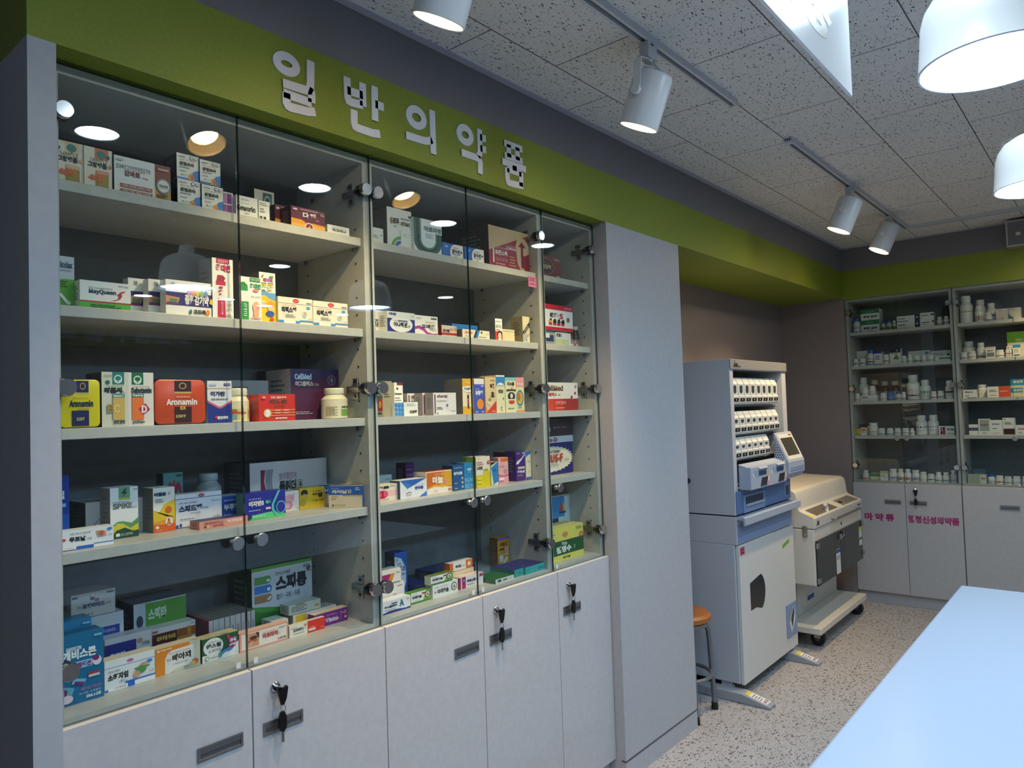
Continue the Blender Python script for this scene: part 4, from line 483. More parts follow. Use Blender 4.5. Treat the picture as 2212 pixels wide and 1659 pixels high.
('medicine_box', 'medicine box', 'yellow painkiller box with black brush lettering', None, (1.23, 0.222, 1.278), (0.086, 0.04, 0.0615), 0, 'E2BC2A', 'A8902A', None, [('T', 0.5, 0.5, 0.94, 0.72, '펜잘', '2A2620', 1), ('T', 0.52, 0.76, 0.85, 0.86, '효과빠른', '4A4430', 0), ('T', 0.52, 0.3, 0.95, 0.4, '두통, 치통', '5A5230', 0), ('E', 0.18, 0.78, 0.14, 0.16, '2A261A'), ('E', 0.18, 0.55, 0.12, 0.18, 'C9A83A'), ('E', 0.12, 0.3, 0.1, 0.14, 'B89830')], 'box', {}),
('medicine_box', 'medicine box', 'blue and cream lozenge box half hidden behind its twin', 'blue and cream lozenge boxes', (1.314, 0.247, 1.278), (0.1, 0.02, 0.064), -1.0563, 'EBD9BC', '2A66B8', None, [('R', 0, 0.58, 1, 1, '2A66B8'), ('R', 0.42, 0.53, 1, 0.57, 'E8A83A'), ('T', 0.09, 0.64, 0.56, 0.82, '자이날', 'F0E6E0', 1), ('R', 0.58, 0.65, 0.68, 0.82, 'D8CCC8'), ('T', 0.6, 0.67, 0.66, 0.8, '정', '2A66B8', 0), ('T', 0.09, 0.86, 0.3, 0.92, '인후염 구내염', 'DCE6F4', 0), ('T', 0.09, 0.36, 0.22, 0.44, '10정', '555555', 0), ('E', 0.13, 0.1, 0.03, 0.04, '555555'), ('T', 0.18, 0.07, 0.5, 0.13, '한국파마제약', '555555', 0), ('L', 0.8, 0.8, 0.96, 0.92, 2, 'DCE6F4'), ('L', 0.09, 0.5, 0.3, 0.54, 1, '8A8A8A')], 'box', {}),
('medicine_box', 'medicine box', "blue and cream lozenge box at the fourth shelf's right end", 'blue and cream lozenge boxes', (1.305, 0.185, 1.278), (0.1057, 0.014, 0.064), -1.0563, 'EBD9BC', '2A66B8', None, [('R', 0, 0.58, 1, 1, '2A66B8'), ('R', 0.42, 0.53, 1, 0.57, 'E8A83A'), ('T', 0.09, 0.64, 0.56, 0.82, '자이날', 'F0E6E0', 1), ('R', 0.58, 0.65, 0.68, 0.82, 'D8CCC8'), ('T', 0.6, 0.67, 0.66, 0.8, '정', '2A66B8', 0), ('T', 0.09, 0.86, 0.3, 0.92, '인후염 구내염', 'DCE6F4', 0), ('T', 0.09, 0.36, 0.22, 0.44, '10정', '555555', 0), ('E', 0.13, 0.1, 0.03, 0.04, '555555'), ('T', 0.18, 0.07, 0.5, 0.13, '한국파마제약', '555555', 0), ('L', 0.8, 0.8, 0.96, 0.92, 2, 'DCE6F4'), ('L', 0.09, 0.5, 0.3, 0.54, 1, '8A8A8A')], 'box', {}),
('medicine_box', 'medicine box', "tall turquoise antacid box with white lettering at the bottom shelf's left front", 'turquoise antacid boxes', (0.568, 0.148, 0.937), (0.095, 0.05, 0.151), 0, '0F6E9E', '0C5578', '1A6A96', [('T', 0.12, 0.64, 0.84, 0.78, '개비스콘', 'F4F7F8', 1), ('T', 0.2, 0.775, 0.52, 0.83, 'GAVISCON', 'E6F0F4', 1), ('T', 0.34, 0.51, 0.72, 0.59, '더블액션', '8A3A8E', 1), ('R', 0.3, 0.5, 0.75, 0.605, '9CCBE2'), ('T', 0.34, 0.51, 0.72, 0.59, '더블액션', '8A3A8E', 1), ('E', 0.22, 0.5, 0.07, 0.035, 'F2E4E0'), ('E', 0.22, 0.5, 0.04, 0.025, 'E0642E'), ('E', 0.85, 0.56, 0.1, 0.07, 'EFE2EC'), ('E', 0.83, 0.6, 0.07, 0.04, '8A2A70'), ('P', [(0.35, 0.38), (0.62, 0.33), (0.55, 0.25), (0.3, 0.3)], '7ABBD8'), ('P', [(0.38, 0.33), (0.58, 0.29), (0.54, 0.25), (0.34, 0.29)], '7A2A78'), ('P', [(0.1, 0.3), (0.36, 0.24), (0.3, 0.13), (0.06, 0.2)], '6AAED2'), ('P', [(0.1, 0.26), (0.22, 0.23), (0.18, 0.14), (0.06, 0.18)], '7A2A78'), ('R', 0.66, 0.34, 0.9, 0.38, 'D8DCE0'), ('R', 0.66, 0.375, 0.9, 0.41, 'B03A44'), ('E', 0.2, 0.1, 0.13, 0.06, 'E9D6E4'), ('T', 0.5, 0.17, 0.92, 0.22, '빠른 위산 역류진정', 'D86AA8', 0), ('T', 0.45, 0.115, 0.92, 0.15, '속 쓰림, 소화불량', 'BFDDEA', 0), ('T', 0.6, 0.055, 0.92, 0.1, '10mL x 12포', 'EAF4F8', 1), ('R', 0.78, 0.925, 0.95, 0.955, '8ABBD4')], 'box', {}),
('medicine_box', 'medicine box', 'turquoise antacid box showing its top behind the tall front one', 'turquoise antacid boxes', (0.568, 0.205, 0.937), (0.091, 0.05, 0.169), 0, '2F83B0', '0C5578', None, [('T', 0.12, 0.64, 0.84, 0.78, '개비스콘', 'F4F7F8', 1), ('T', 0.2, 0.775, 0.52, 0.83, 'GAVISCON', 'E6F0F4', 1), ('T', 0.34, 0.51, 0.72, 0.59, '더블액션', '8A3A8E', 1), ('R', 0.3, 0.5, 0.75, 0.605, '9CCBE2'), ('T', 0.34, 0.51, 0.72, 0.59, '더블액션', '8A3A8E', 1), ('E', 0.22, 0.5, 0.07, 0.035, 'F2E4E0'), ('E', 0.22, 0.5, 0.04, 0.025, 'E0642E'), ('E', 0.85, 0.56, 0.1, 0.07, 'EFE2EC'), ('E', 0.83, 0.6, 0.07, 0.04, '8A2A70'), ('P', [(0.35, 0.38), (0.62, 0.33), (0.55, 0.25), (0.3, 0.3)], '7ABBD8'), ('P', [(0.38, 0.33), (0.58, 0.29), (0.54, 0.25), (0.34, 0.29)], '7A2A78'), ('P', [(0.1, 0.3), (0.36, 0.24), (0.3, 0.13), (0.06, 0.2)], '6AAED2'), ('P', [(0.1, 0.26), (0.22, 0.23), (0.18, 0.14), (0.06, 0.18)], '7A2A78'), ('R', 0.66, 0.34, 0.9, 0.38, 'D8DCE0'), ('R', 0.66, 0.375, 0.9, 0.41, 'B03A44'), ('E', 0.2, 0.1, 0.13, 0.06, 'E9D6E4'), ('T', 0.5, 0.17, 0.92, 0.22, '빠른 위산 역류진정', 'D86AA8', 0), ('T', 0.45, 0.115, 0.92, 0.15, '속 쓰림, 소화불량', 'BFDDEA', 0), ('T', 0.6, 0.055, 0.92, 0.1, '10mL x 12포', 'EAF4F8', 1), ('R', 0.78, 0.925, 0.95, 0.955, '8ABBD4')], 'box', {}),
('medicine_box', 'medicine box', 'white capsule box with blue lettering under the loperamide box', None, (0.6, 0.28, 0.937), (0.159, 0.08, 0.1495), 0, 'D2D4DA', None, None, [('T', 0.52, 0.16, 0.7, 0.5, 'ol', '24348E', 1), ('T', 0.74, 0.26, 0.95, 0.42, 'Cap', '5A6AA0', 0), ('R', 0.6, 0.66, 0.94, 0.8, '2A3F96'), ('T', 0.66, 0.69, 0.88, 0.77, '100 capsules', 'C9D2EC', 0)], 'box', {}),
('medicine_box', 'medicine box', 'white capsule box with purple square pattern, topmost at the back left', None, (0.642, 0.28, 1.0875), (0.098, 0.08, 0.0585), 0, 'C9C6C2', None, None, [('T', 0.25, 0.36, 0.76, 0.56, '로페라미드', '2A3470', 1), ('T', 0.78, 0.4, 0.9, 0.5, '캡슐', '555566', 0), ('T', 0.13, 0.4, 0.23, 0.52, '명신', '555566', 0), ('R', 0.43, 0.68, 0.52, 0.8, '8E3A62'), ('R', 0.53, 0.6, 0.62, 0.72, 'A85A7E'), ('R', 0.44, 0.8, 0.52, 0.96, 'D8D0CC'), ('R', 0.02, 0.84, 0.14, 0.91, '2A2A5A'), ('R', 0.8, 0.86, 0.96, 0.92, '4A4A4A'), ('T', 0.14, 0.08, 0.48, 0.16, '명신제약', '555555', 0)], 'box', {}),
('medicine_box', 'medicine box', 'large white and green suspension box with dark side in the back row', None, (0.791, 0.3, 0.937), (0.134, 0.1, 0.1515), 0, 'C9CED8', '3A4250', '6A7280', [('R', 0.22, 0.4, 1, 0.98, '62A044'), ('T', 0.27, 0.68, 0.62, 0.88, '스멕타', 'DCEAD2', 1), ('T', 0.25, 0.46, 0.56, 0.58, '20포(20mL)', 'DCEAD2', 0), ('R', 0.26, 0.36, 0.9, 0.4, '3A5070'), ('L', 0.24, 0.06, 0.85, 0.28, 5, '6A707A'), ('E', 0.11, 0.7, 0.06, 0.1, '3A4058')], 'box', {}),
('medicine_box', 'medicine box', 'white box with navy panel and gold corner behind the digestive box', None, (0.698, 0.235, 0.937), (0.109, 0.04, 0.099), 0, 'C6C6CA', None, None, [('R', 0, 0.2, 0.66, 0.86, '1A2480'), ('T', 0.1, 0.46, 0.42, 0.64, '로프민', 'D0D4EA', 1), ('T', 0.44, 0.5, 0.54, 0.58, '캡슐', 'A8B0DA', 0), ('R', 0.66, 0.1, 1, 0.5, 'A06A20'), ('T', 0.72, 0.22, 0.9, 0.42, '증상', 'D8B478', 0), ('T', 0.78, 0.66, 0.95, 0.76, '10캡슐', '444444', 0), ('E', 0.74, 0.8, 0.06, 0.06, 'B88A5A'), ('L', 0.1, 0.3, 0.45, 0.36, 1, '6A74B8')], 'box', {}),
('medicine_box', 'medicine box', 'maroon and white diarrhoea capsule box with gold intestine drawing', None, (0.808, 0.235, 0.937), (0.11, 0.04, 0.096), 0, 'CBC8C8', None, None, [('R', 0, 0.3, 0.56, 0.86, '4A0F18'), ('R', 0.56, 0.62, 1, 0.86, '8A4A1E'), ('T', 0.1, 0.66, 0.52, 0.78, '효과 빠른 지사제', 'D2B44A', 1), ('T', 0.1, 0.5, 0.3, 0.6, '로페리드', 'C8B8A8', 0), ('P', [(0.56, 0.42), (0.86, 0.42), (0.9, 0.55), (0.88, 0.88), (0.8, 0.88), (0.8, 0.66), (0.6, 0.66)], 'B07A2A'), ('P', [(0.56, 0.08), (0.84, 0.08), (0.9, 0.3), (0.6, 0.34)], 'B07A2A'), ('P', [(0.62, 0.5), (0.8, 0.5), (0.8, 0.58), (0.62, 0.58)], 'D8B46A'), ('E', 0.15, 0.14, 0.07, 0.12, '2E6A3A'), ('E', 0.36, 0.14, 0.075, 0.12, '8A2F2A'), ('R', 0, 0.9, 0.12, 0.95, 'B03A3A'), ('T', 0.88, 0.92, 0.98, 0.97, '10캡슐', '333333', 0)], 'box', {}),
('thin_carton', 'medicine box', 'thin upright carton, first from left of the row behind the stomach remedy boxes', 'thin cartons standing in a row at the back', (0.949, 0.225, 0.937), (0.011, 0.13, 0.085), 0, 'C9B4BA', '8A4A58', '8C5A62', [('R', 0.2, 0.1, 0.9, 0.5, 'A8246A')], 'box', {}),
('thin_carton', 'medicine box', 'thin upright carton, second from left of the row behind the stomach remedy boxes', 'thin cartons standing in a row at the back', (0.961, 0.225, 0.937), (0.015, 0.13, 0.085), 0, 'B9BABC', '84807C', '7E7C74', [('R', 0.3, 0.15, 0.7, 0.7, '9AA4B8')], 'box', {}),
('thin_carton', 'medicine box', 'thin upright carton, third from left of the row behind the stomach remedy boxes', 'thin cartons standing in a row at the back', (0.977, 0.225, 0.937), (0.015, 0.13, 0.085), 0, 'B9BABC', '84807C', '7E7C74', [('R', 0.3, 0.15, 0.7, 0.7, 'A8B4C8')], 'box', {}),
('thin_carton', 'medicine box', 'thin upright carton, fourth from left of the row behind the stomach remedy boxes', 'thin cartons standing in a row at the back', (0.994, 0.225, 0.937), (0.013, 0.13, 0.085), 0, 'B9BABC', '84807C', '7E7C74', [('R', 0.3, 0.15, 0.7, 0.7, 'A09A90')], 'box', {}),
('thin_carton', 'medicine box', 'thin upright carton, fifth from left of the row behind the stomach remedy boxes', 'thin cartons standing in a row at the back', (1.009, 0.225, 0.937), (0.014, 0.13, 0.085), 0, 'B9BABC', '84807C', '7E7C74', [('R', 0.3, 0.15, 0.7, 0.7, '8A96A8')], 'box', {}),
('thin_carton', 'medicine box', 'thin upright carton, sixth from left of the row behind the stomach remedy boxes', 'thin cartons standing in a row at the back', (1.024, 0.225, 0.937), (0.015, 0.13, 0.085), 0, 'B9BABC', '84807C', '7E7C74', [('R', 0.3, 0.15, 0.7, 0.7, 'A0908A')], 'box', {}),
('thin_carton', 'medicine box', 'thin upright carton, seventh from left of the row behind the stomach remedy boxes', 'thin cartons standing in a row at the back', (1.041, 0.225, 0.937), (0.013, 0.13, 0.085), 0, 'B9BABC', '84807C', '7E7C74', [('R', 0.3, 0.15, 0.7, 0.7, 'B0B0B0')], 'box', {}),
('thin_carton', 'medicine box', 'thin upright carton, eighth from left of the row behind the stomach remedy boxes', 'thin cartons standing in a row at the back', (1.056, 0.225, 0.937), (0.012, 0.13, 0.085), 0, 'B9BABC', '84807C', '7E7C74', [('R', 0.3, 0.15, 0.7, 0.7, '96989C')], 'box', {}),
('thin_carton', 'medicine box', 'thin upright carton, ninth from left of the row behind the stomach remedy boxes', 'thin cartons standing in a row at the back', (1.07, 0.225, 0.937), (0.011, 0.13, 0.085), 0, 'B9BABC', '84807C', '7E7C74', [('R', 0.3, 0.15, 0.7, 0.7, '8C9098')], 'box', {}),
('medicine_box', 'medicine box', 'white digestive enzyme box with blue corners and cucumber-green picture', None, (0.67, 0.163, 0.937), (0.1121, 0.035, 0.07), 0, 'EFEFEF', None, 'D8CBB0', [('R', 0, 0.74, 1, 0.755, '3A6AB8'), ('E', 0.5, 0.85, 0.07, 0.055, 'D070A0'), ('T', 0.06, 0.32, 0.46, 0.54, '소하자임', '1B1B1E', 1), ('T', 0.06, 0.58, 0.3, 0.66, '기능성 소화효소', '444444', 0), ('R', 0.28, 0.2, 0.46, 0.3, 'F3F3F3'), ('T', 0.3, 0.21, 0.44, 0.29, '플러스', '333333', 0), ('R', 0, 0, 0.4, 0.06, '2468C8'), ('R', 0.4, 0, 0.58, 0.18, '2468C8'), ('R', 0.4, 0.16, 1, 0.2, '2468C8'), ('R', 0.58, 0, 1, 0.14, 'F6F6F6'), ('R', 0.06, 0.0, 0.44, 0.13, 'F6F6F6'), ('T', 0.18, 0.04, 0.4, 0.1, '자세한 제품정보를', 'B85A5A', 0), ('R', 0.58, 0.5, 0.88, 0.55, '4E8A4A'), ('E', 0.72, 0.46, 0.1, 0.13, '5E9A50'), ('E', 0.62, 0.34, 0.07, 0.1, 'D8A078'), ('E', 0.76, 0.62, 0.06, 0.06, 'D8A078'), ('E', 0.88, 0.68, 0.06, 0.05, '3F86D8'), ('T', 0.86, 0.3, 0.96, 0.38, '10정', '555555', 0)], 'box', {}),
('medicine_box', 'medicine box', 'orange and white digestive box with rounded white panel and orange capsule', None, (0.786, 0.167, 0.937), (0.11, 0.035, 0.065), 0, 'DDD2B8', None, 'D8CBB0', [('P', [(0.0, 0.0), (0.2, 0.0), (0.2, 0.55), (0.28, 0.75), (0.4, 0.82), (0.76, 0.85), (0.76, 1.0), (0.0, 1.0)], 'EA8A22'), ('P', [(0.2, 0.06), (0.2, 0.55), (0.26, 0.75), (0.36, 0.83), (0.8, 0.86), (0.86, 0.84), (0.86, 0.4), (0.82, 0.22), (0.7, 0.14), (0.4, 0.1), (0.3, 0.0), (0.2, 0.0)], 'F1EDE8'), ('T', 0.36, 0.4, 0.78, 0.66, '베아제', '3A2420', 1), ('T', 0.24, 0.42, 0.33, 0.56, '닥터', 'B86A4A', 0), ('T', 0.1, 0.88, 0.35, 0.95, '대웅제약', 'FBE6CC', 1), ('R', 0.03, 0.87, 0.08, 0.95, 'FBE6CC'), ('T', 0.28, 0.7, 0.75, 0.76, '효과 빠른 소화제', 'D8566A', 0), ('T', 0.38, 0.28, 0.7, 0.34, '소화불량 과식 체함', 'C85A6A', 0), ('E', 0.87, 0.2, 0.08, 0.1, 'E8663A'), ('E', 0.83, 0.16, 0.05, 0.07, 'E8C84A'), ('L', 0.62, 0.06, 0.78, 0.12, 2, '8A8A8A'), ('T', 0.9, 0.06, 0.97, 0.11, '10정', '777777', 0)], 'box', {}),
('medicine_box', 'medicine box', 'dark green digestive box with white disc and rainbow stomach ribbon', None, (0.899, 0.163, 0.937), (0.098, 0.04, 0.06), 0, '1F5A36', '174A2A', 'C8B88A', [('R', 0, 0, 1, 0.3, 'EFECE6'), ('P', [(0.65, 0.3), (1.0, 0.3), (1.0, 0.6), (0.8, 0.3)], 'EFECE6'), ('E', 0.3, 0.6, 0.27, 0.37, 'F1EFEC'), ('T', 0.1, 0.55, 0.52, 0.74, '훼스탈', '222026', 1), ('T', 0.16, 0.36, 0.5, 0.5, '슈퍼자임', '3A3A44', 0), ('T', 0.14, 0.77, 0.5, 0.83, '5중 복합소화효소제', '777777', 0), ('P', [(0.66, 0.95), (0.72, 0.98), (0.74, 0.86), (0.9, 0.78), (0.96, 0.6), (0.9, 0.4), (0.78, 0.3), (0.68, 0.28), (0.66, 0.4), (0.78, 0.5), (0.72, 0.62), (0.68, 0.75)], 'A8286E'), ('P', [(0.66, 0.95), (0.72, 0.98), (0.74, 0.84), (0.7, 0.76)], 'D8482E'), ('P', [(0.6, 0.36), (0.74, 0.4), (0.84, 0.32), (0.74, 0.24), (0.62, 0.26), (0.56, 0.18), (0.5, 0.16), (0.5, 0.3)], '4A86C8'), ('P', [(0.44, 0.28), (0.52, 0.3), (0.52, 0.1), (0.44, 0.06)], '3A9A70'), ('T', 0.74, 0.58, 0.92, 0.78, '과식', 'F6E6F0', 1), ('T', 0.72, 0.44, 0.95, 0.56, '소화불량', 'F6E6F0', 1), ('E', 0.12, 0.16, 0.055, 0.09, '4E9A62'), ('E', 0.12, 0.16, 0.04, 0.065, 'DCEBDD'), ('L', 0.2, 0.14, 0.42, 0.2, 1, '8A8A8A'), ('T', 0.88, 0.1, 0.96, 0.17, '12정', '777777', 0)], 'box', {}),
('medicine_box', 'medicine box', 'long white and salmon mouth ulcer box with lips picture', None, (0.999, 0.162, 0.937), (0.1441, 0.03, 0.049), 0, 'EE9F84', 'E09078', 'E9B9A0', [('R', 0.04, 0.08, 0.97, 0.92, 'F3E6DC'), ('R', 0.13, 0.14, 0.39, 0.88, 'D89A76'), ('E', 0.28, 0.62, 0.08, 0.1, '5A2A22'), ('E', 0.26, 0.46, 0.1, 0.07, 'B8604A'), ('P', [(0.14, 0.14), (0.22, 0.14), (0.28, 0.44), (0.22, 0.46)], 'E4AE8C'), ('P', [(0.33, 0.86), (0.39, 0.86), (0.39, 0.5)], '3A2A26'), ('T', 0.46, 0.42, 0.78, 0.7, '아프타치', 'D23A34', 1), ('T', 0.79, 0.46, 0.83, 0.56, '정', 'C87A70', 0), ('T', 0.46, 0.72, 0.72, 0.78, '효과적인 구내염 치료제', '555555', 0), ('T', 0.82, 0.16, 0.95, 0.26, '동화약품', '4A4A4A', 1), ('E', 0.79, 0.21, 0.015, 0.05, 'D8503A'), ('L', 0.8, 0.78, 0.95, 0.86, 1, '8A8A8A')], 'box', {}),
('medicine_box', 'medicine box', "half white half bright red ointment box near the bottom shelf's right", None, (1.147, 0.16, 0.937), (0.1162, 0.0145, 0.034), 0, 'EFE6D6', None, 'EADBC0', [('R', 0.5, 0, 1, 1, 'DE3024'), ('T', 0.1, 0.38, 0.38, 0.66, '오라메디', '4A4A44', 1), ('T', 0.39, 0.46, 0.47, 0.56, '연고', '777777', 0), ('L', 0.1, 0.22, 0.42, 0.3, 1, '8A8A8A'), ('E', 0.44, 0.78, 0.035, 0.12, 'D88A7A'), ('R', 0.52, 0.16, 0.72, 0.34, 'F3DAD2'), ('T', 0.86, 0.16, 0.96, 0.26, '10g', 'F6D6CE', 0), ('R', 0.05, 0.74, 0.2, 0.84, 'E4DAC8'), ('L', 0.55, 0.42, 0.7, 0.48, 1, 'F3DAD2')], 'box', {}),
('medicine_box', 'medicine box', 'purple ointment box with upside-down white lettering', None, (1.238, 0.175, 0.937), (0.118, 0.03, 0.04), 0, '7A2086', None, 'E0CDB0', [('U', 0.32, 0.22, 0.72, 0.56, '페리덱스', 'EFDCF2', 1), ('R', 0.78, 0.15, 0.787, 0.88, 'E6CFEA'), ('E', 0.92, 0.68, 0.035, 0.12, 'E6CFEA'), ('E', 0.92, 0.68, 0.022, 0.08, '7A2086'), ('E', 0.92, 0.32, 0.03, 0.1, 'E6CFEA'), ('E', 0.85, 0.68, 0.012, 0.05, 'E6CFEA'), ('E', 0.81, 0.68, 0.012, 0.05, 'E6CFEA'), ('L', 0.35, 0.7, 0.72, 0.8, 2, 'C090CC')], 'box', {}),
('medicine_box', 'medicine box', 'big green and white motion sickness case with black lettering', None, (1.102, 0.275, 0.937), (0.199, 0.12, 0.185), 0, '2F7A2E', '1F4A30', '2A5A38', [('R', 0, 0.95, 1, 1, '5E9A44'), ('P', [(0.0, 0.42), (0.0, 0.95), (1.0, 0.95), (1.0, 0.38), (0.7, 0.3), (0.4, 0.34)], 'C4C8D2'), ('P', [(0.0, 0.42), (0.4, 0.33), (0.7, 0.29), (1.0, 0.36), (1.0, 0.3), (0.6, 0.24), (0.2, 0.3), (0.0, 0.36)], '4E9A3C'), ('R', 0.04, 0.74, 0.26, 0.86, '5E9A5A'), ('E', 0.26, 0.8, 0.045, 0.06, '5E9A5A'), ('R', 0.04, 0.6, 0.27, 0.72, '3A7AC8'), ('E', 0.27, 0.66, 0.045, 0.06, '3A7AC8'), ('R', 0.04, 0.46, 0.27, 0.58, 'A07A5A'), ('E', 0.27, 0.52, 0.045, 0.06, 'A07A5A'), ('T', 0.38, 0.58, 0.9, 0.82, '스피롱', '1E2230', 1), ('T', 0.9, 0.78, 0.97, 0.88, '액', '2A2E3A', 1), ('T', 0.39, 0.45, 0.78, 0.54, '멀미·구토·두통', '2A2E3A', 0), ('T', 0.37, 0.83, 0.62, 0.89, '안전하고 효과빠른', '555555', 0), ('R', 0.85, 0.88, 0.96, 0.92, '8A8E98'), ('R', 0.22, 0.77, 0.28, 0.81, 'DCE6DC'), ('R', 0.23, 0.63, 0.28, 0.68, 'DCE6F2'), ('P', [(0.22, 0.5), (0.29, 0.55), (0.3, 0.52), (0.26, 0.48)], 'E6DACE'), ('T', 0.06, 0.04, 0.28, 0.09, '30mL x 30병', '1A2E1A', 1)], 'box', {}),
('medicine_box', 'medicine box', 'white box with yellow and purple end lying in front of the green case', None, (1.121, 0.2, 0.937), (0.048, 0.06, 0.045), 0, 'D6D4CA', None, None, [('R', 0.05, 0.1, 0.22, 0.9, '8A8A2A'), ('R', 0.4, 0.1, 0.6, 0.9, '4A2A6A'), ('R', 0.6, 0.1, 0.75, 0.9, '8A5A5A')], 'box', {}),
('medicine_box', 'medicine box', 'white box with yellow corner under the small grey carton', None, (1.191, 0.21, 0.937), (0.149, 0.05, 0.045), 0, 'D0D0D0', '9A9A96', 'B8B8B4', [('R', 0.06, 0.1, 0.3, 0.95, 'D8B42A'), ('P', [(0.06, 0.1), (0.15, 0.1), (0.12, 0.5)], 'EDE6D8'), ('T', 0.36, 0.3, 0.5, 0.6, '연고', 'B86A3A', 0)], 'box', {}),
('medicine_box', 'medicine box', 'small grey-green carton lying on top of the yellow cornered box', None, (1.18, 0.213, 0.983), (0.107, 0.045, 0.028), 0, 'B8BEB8', None, None, [('L', 0.08, 0.25, 0.6, 0.75, 3, '6A706A'), ('R', 0.8, 0.3, 0.95, 0.5, 'A8A03A'), ('R', 0.2, 0.85, 0.5, 1, 'A87A4A')], 'box', {}),
('medicine_box', 'medicine box', "small white carton at the left end of the middle cabinet's top shelf", None, (1.449, 0.13, 2.08), (0.046, 0.06, 0.0575), 0, 'F2F0EA', None, None, [('L', 0.1, 0.45, 0.6, 0.6, 2, '8A8A8A'), ('E', 0.8, 0.62, 0.1, 0.05, '8AB0E0'), ('R', 0, 0.82, 1, 0.83, 'B8BCC8'), ('L', 0.7, 0.08, 0.95, 0.12, 1, '8A8A8A')], 'box', {}),
('medicine_box', 'medicine box', 'tall white cough syrup carton with green and blue arcs', None, (1.503, 0.12, 2.08), (0.1035, 0.12, 0.131), 0, 'E3E5E0', '6A6A66', None, [('R', 0.5, 0, 0.51, 1, 'CFD2CE'), ('E', 0.54, 0, 0.4, 0.32, '62A84A'), ('E', 0.54, 0, 0.3, 0.24, 'E3E5E0'), ('E', 0.54, 0, 0.27, 0.215, '3A5AB0'), ('E', 0.54, 0, 0.16, 0.13, 'E3E5E0'), ('R', 0.53, 0, 1, 0.5, 'E6E8E3'), ('T', 0.12, 0.6, 0.48, 0.76, '유코푸', '1B1B1E', 1), ('T', 0.12, 0.62, 0.24, 0.76, '유', 'C07A2A', 1), ('T', 0.24, 0.52, 0.36, 0.58, '시럽', '4A4A8A', 0), ('T', 0.54, 0.6, 0.92, 0.7, 'ASTHMO', '3A3A3A', 1), ('L', 0.55, 0.76, 0.95, 0.8, 1, '8A8A8A'), ('R', 0.87, 0.83, 0.97, 0.88, '3A3A3A'), ('E', 0.78, 0.38, 0.14, 0.05, 'F2F4EF'), ('T', 0.66, 0.37, 0.9, 0.41, '기침 가래', '777777', 0)], 'box', {}),
('medicine_box', 'medicine box', 'white box with concentric dark green U-shaped bands', None, (1.607, 0.11, 2.08), (0.125, 0.05, 0.115), 0, 'E6EAEC', None, None, [('E', 0.5, 0.32, 0.5, 0.35, '1E5A58'), ('R', 0, 0.3, 0.18, 1, '1E5A58'), ('R', 0.82, 0.3, 1, 0.62, '1E5A58'), ('E', 0.5, 0.34, 0.38, 0.28, '22303C'), ('R', 0.1, 0.32, 0.22, 1, '22303C'), ('R', 0.78, 0.32, 0.9, 0.62, '22303C'), ('E', 0.5, 0.36, 0.3, 0.24, '3E8A6E'), ('R', 0.18, 0.34, 0.26, 1, '3E8A6E'), ('R', 0.74, 0.34, 0.82, 0.62, '3E8A6E'), ('E', 0.5, 0.38, 0.25, 0.21, 'DDE6EA'), ('R', 0.24, 0.36, 0.76, 1, 'E6EAEC'), ('R', 0.76, 0.62, 1, 1, 'E6EAEC'), ('T', 0.34, 0.64, 0.98, 0.8, '아로마정', '1E5A7A', 1), ('E', 0.19, 0.48, 0.035, 0.035, '2A6AC8'), ('L', 0.4, 0.46, 0.7, 0.58, 3, '9AB0C8')], 'box', {}),
('medicine_box', 'medicine box', "blue and white tablet box, left of the pair on the middle cabinet's top shelf", 'blue and white tablet boxes', (1.735, 0.11, 2.08), (0.103, 0.05, 0.0515), 0, 'F2F0EA', '184A90', None, [('P', [(0.0, 0.0), (0.42, 0.0), (0.37, 0.3), (0.38, 0.6), (0.45, 0.85), (0.6, 1.0), (0.0, 1.0)], '1F6AC8'), ('T', 0.46, 0.38, 0.84, 0.66, '알식센', '1A1A40', 1), ('T', 0.46, 0.48, 0.56, 0.66, '알', 'C8324A', 1), ('E', 0.9, 0.52, 0.045, 0.08, '3A4A8A'), ('R', 0.45, 0.3, 0.85, 0.33, '2A3A8A'), ('T', 0.58, 0.12, 0.7, 0.22, '10정', '444444', 0), ('R', 0.1, 0.68, 0.26, 0.82, '8AB8E8'), ('L', 0.52, 0.74, 0.78, 0.8, 1, '8A8A8A')], 'box', {}),
('medicine_box', 'medicine box', "blue and white tablet box, right of the pair on the middle cabinet's top shelf", 'blue and white tablet boxes', (1.84, 0.105, 2.08), (0.1, 0.05, 0.0515), 0, 'F2F0EA', '184A90', None, [('P', [(0.0, 0.0), (0.42, 0.0), (0.37, 0.3), (0.38, 0.6), (0.45, 0.85), (0.6, 1.0), (0.0, 1.0)], '1F6AC8'), ('T', 0.46, 0.38, 0.84, 0.66, '알식센', '1A1A40', 1), ('T', 0.46, 0.48, 0.56, 0.66, '알', 'C8324A', 1), ('E', 0.9, 0.52, 0.045, 0.08, '3A4A8A'), ('R', 0.45, 0.3, 0.85, 0.33, '2A3A8A'), ('T', 0.58, 0.12, 0.7, 0.22, '10정', '444444', 0), ('R', 0.1, 0.68, 0.26, 0.82, '8AB8E8'), ('L', 0.52, 0.74, 0.78, 0.8, 1, '8A8A8A')], 'box', {}),
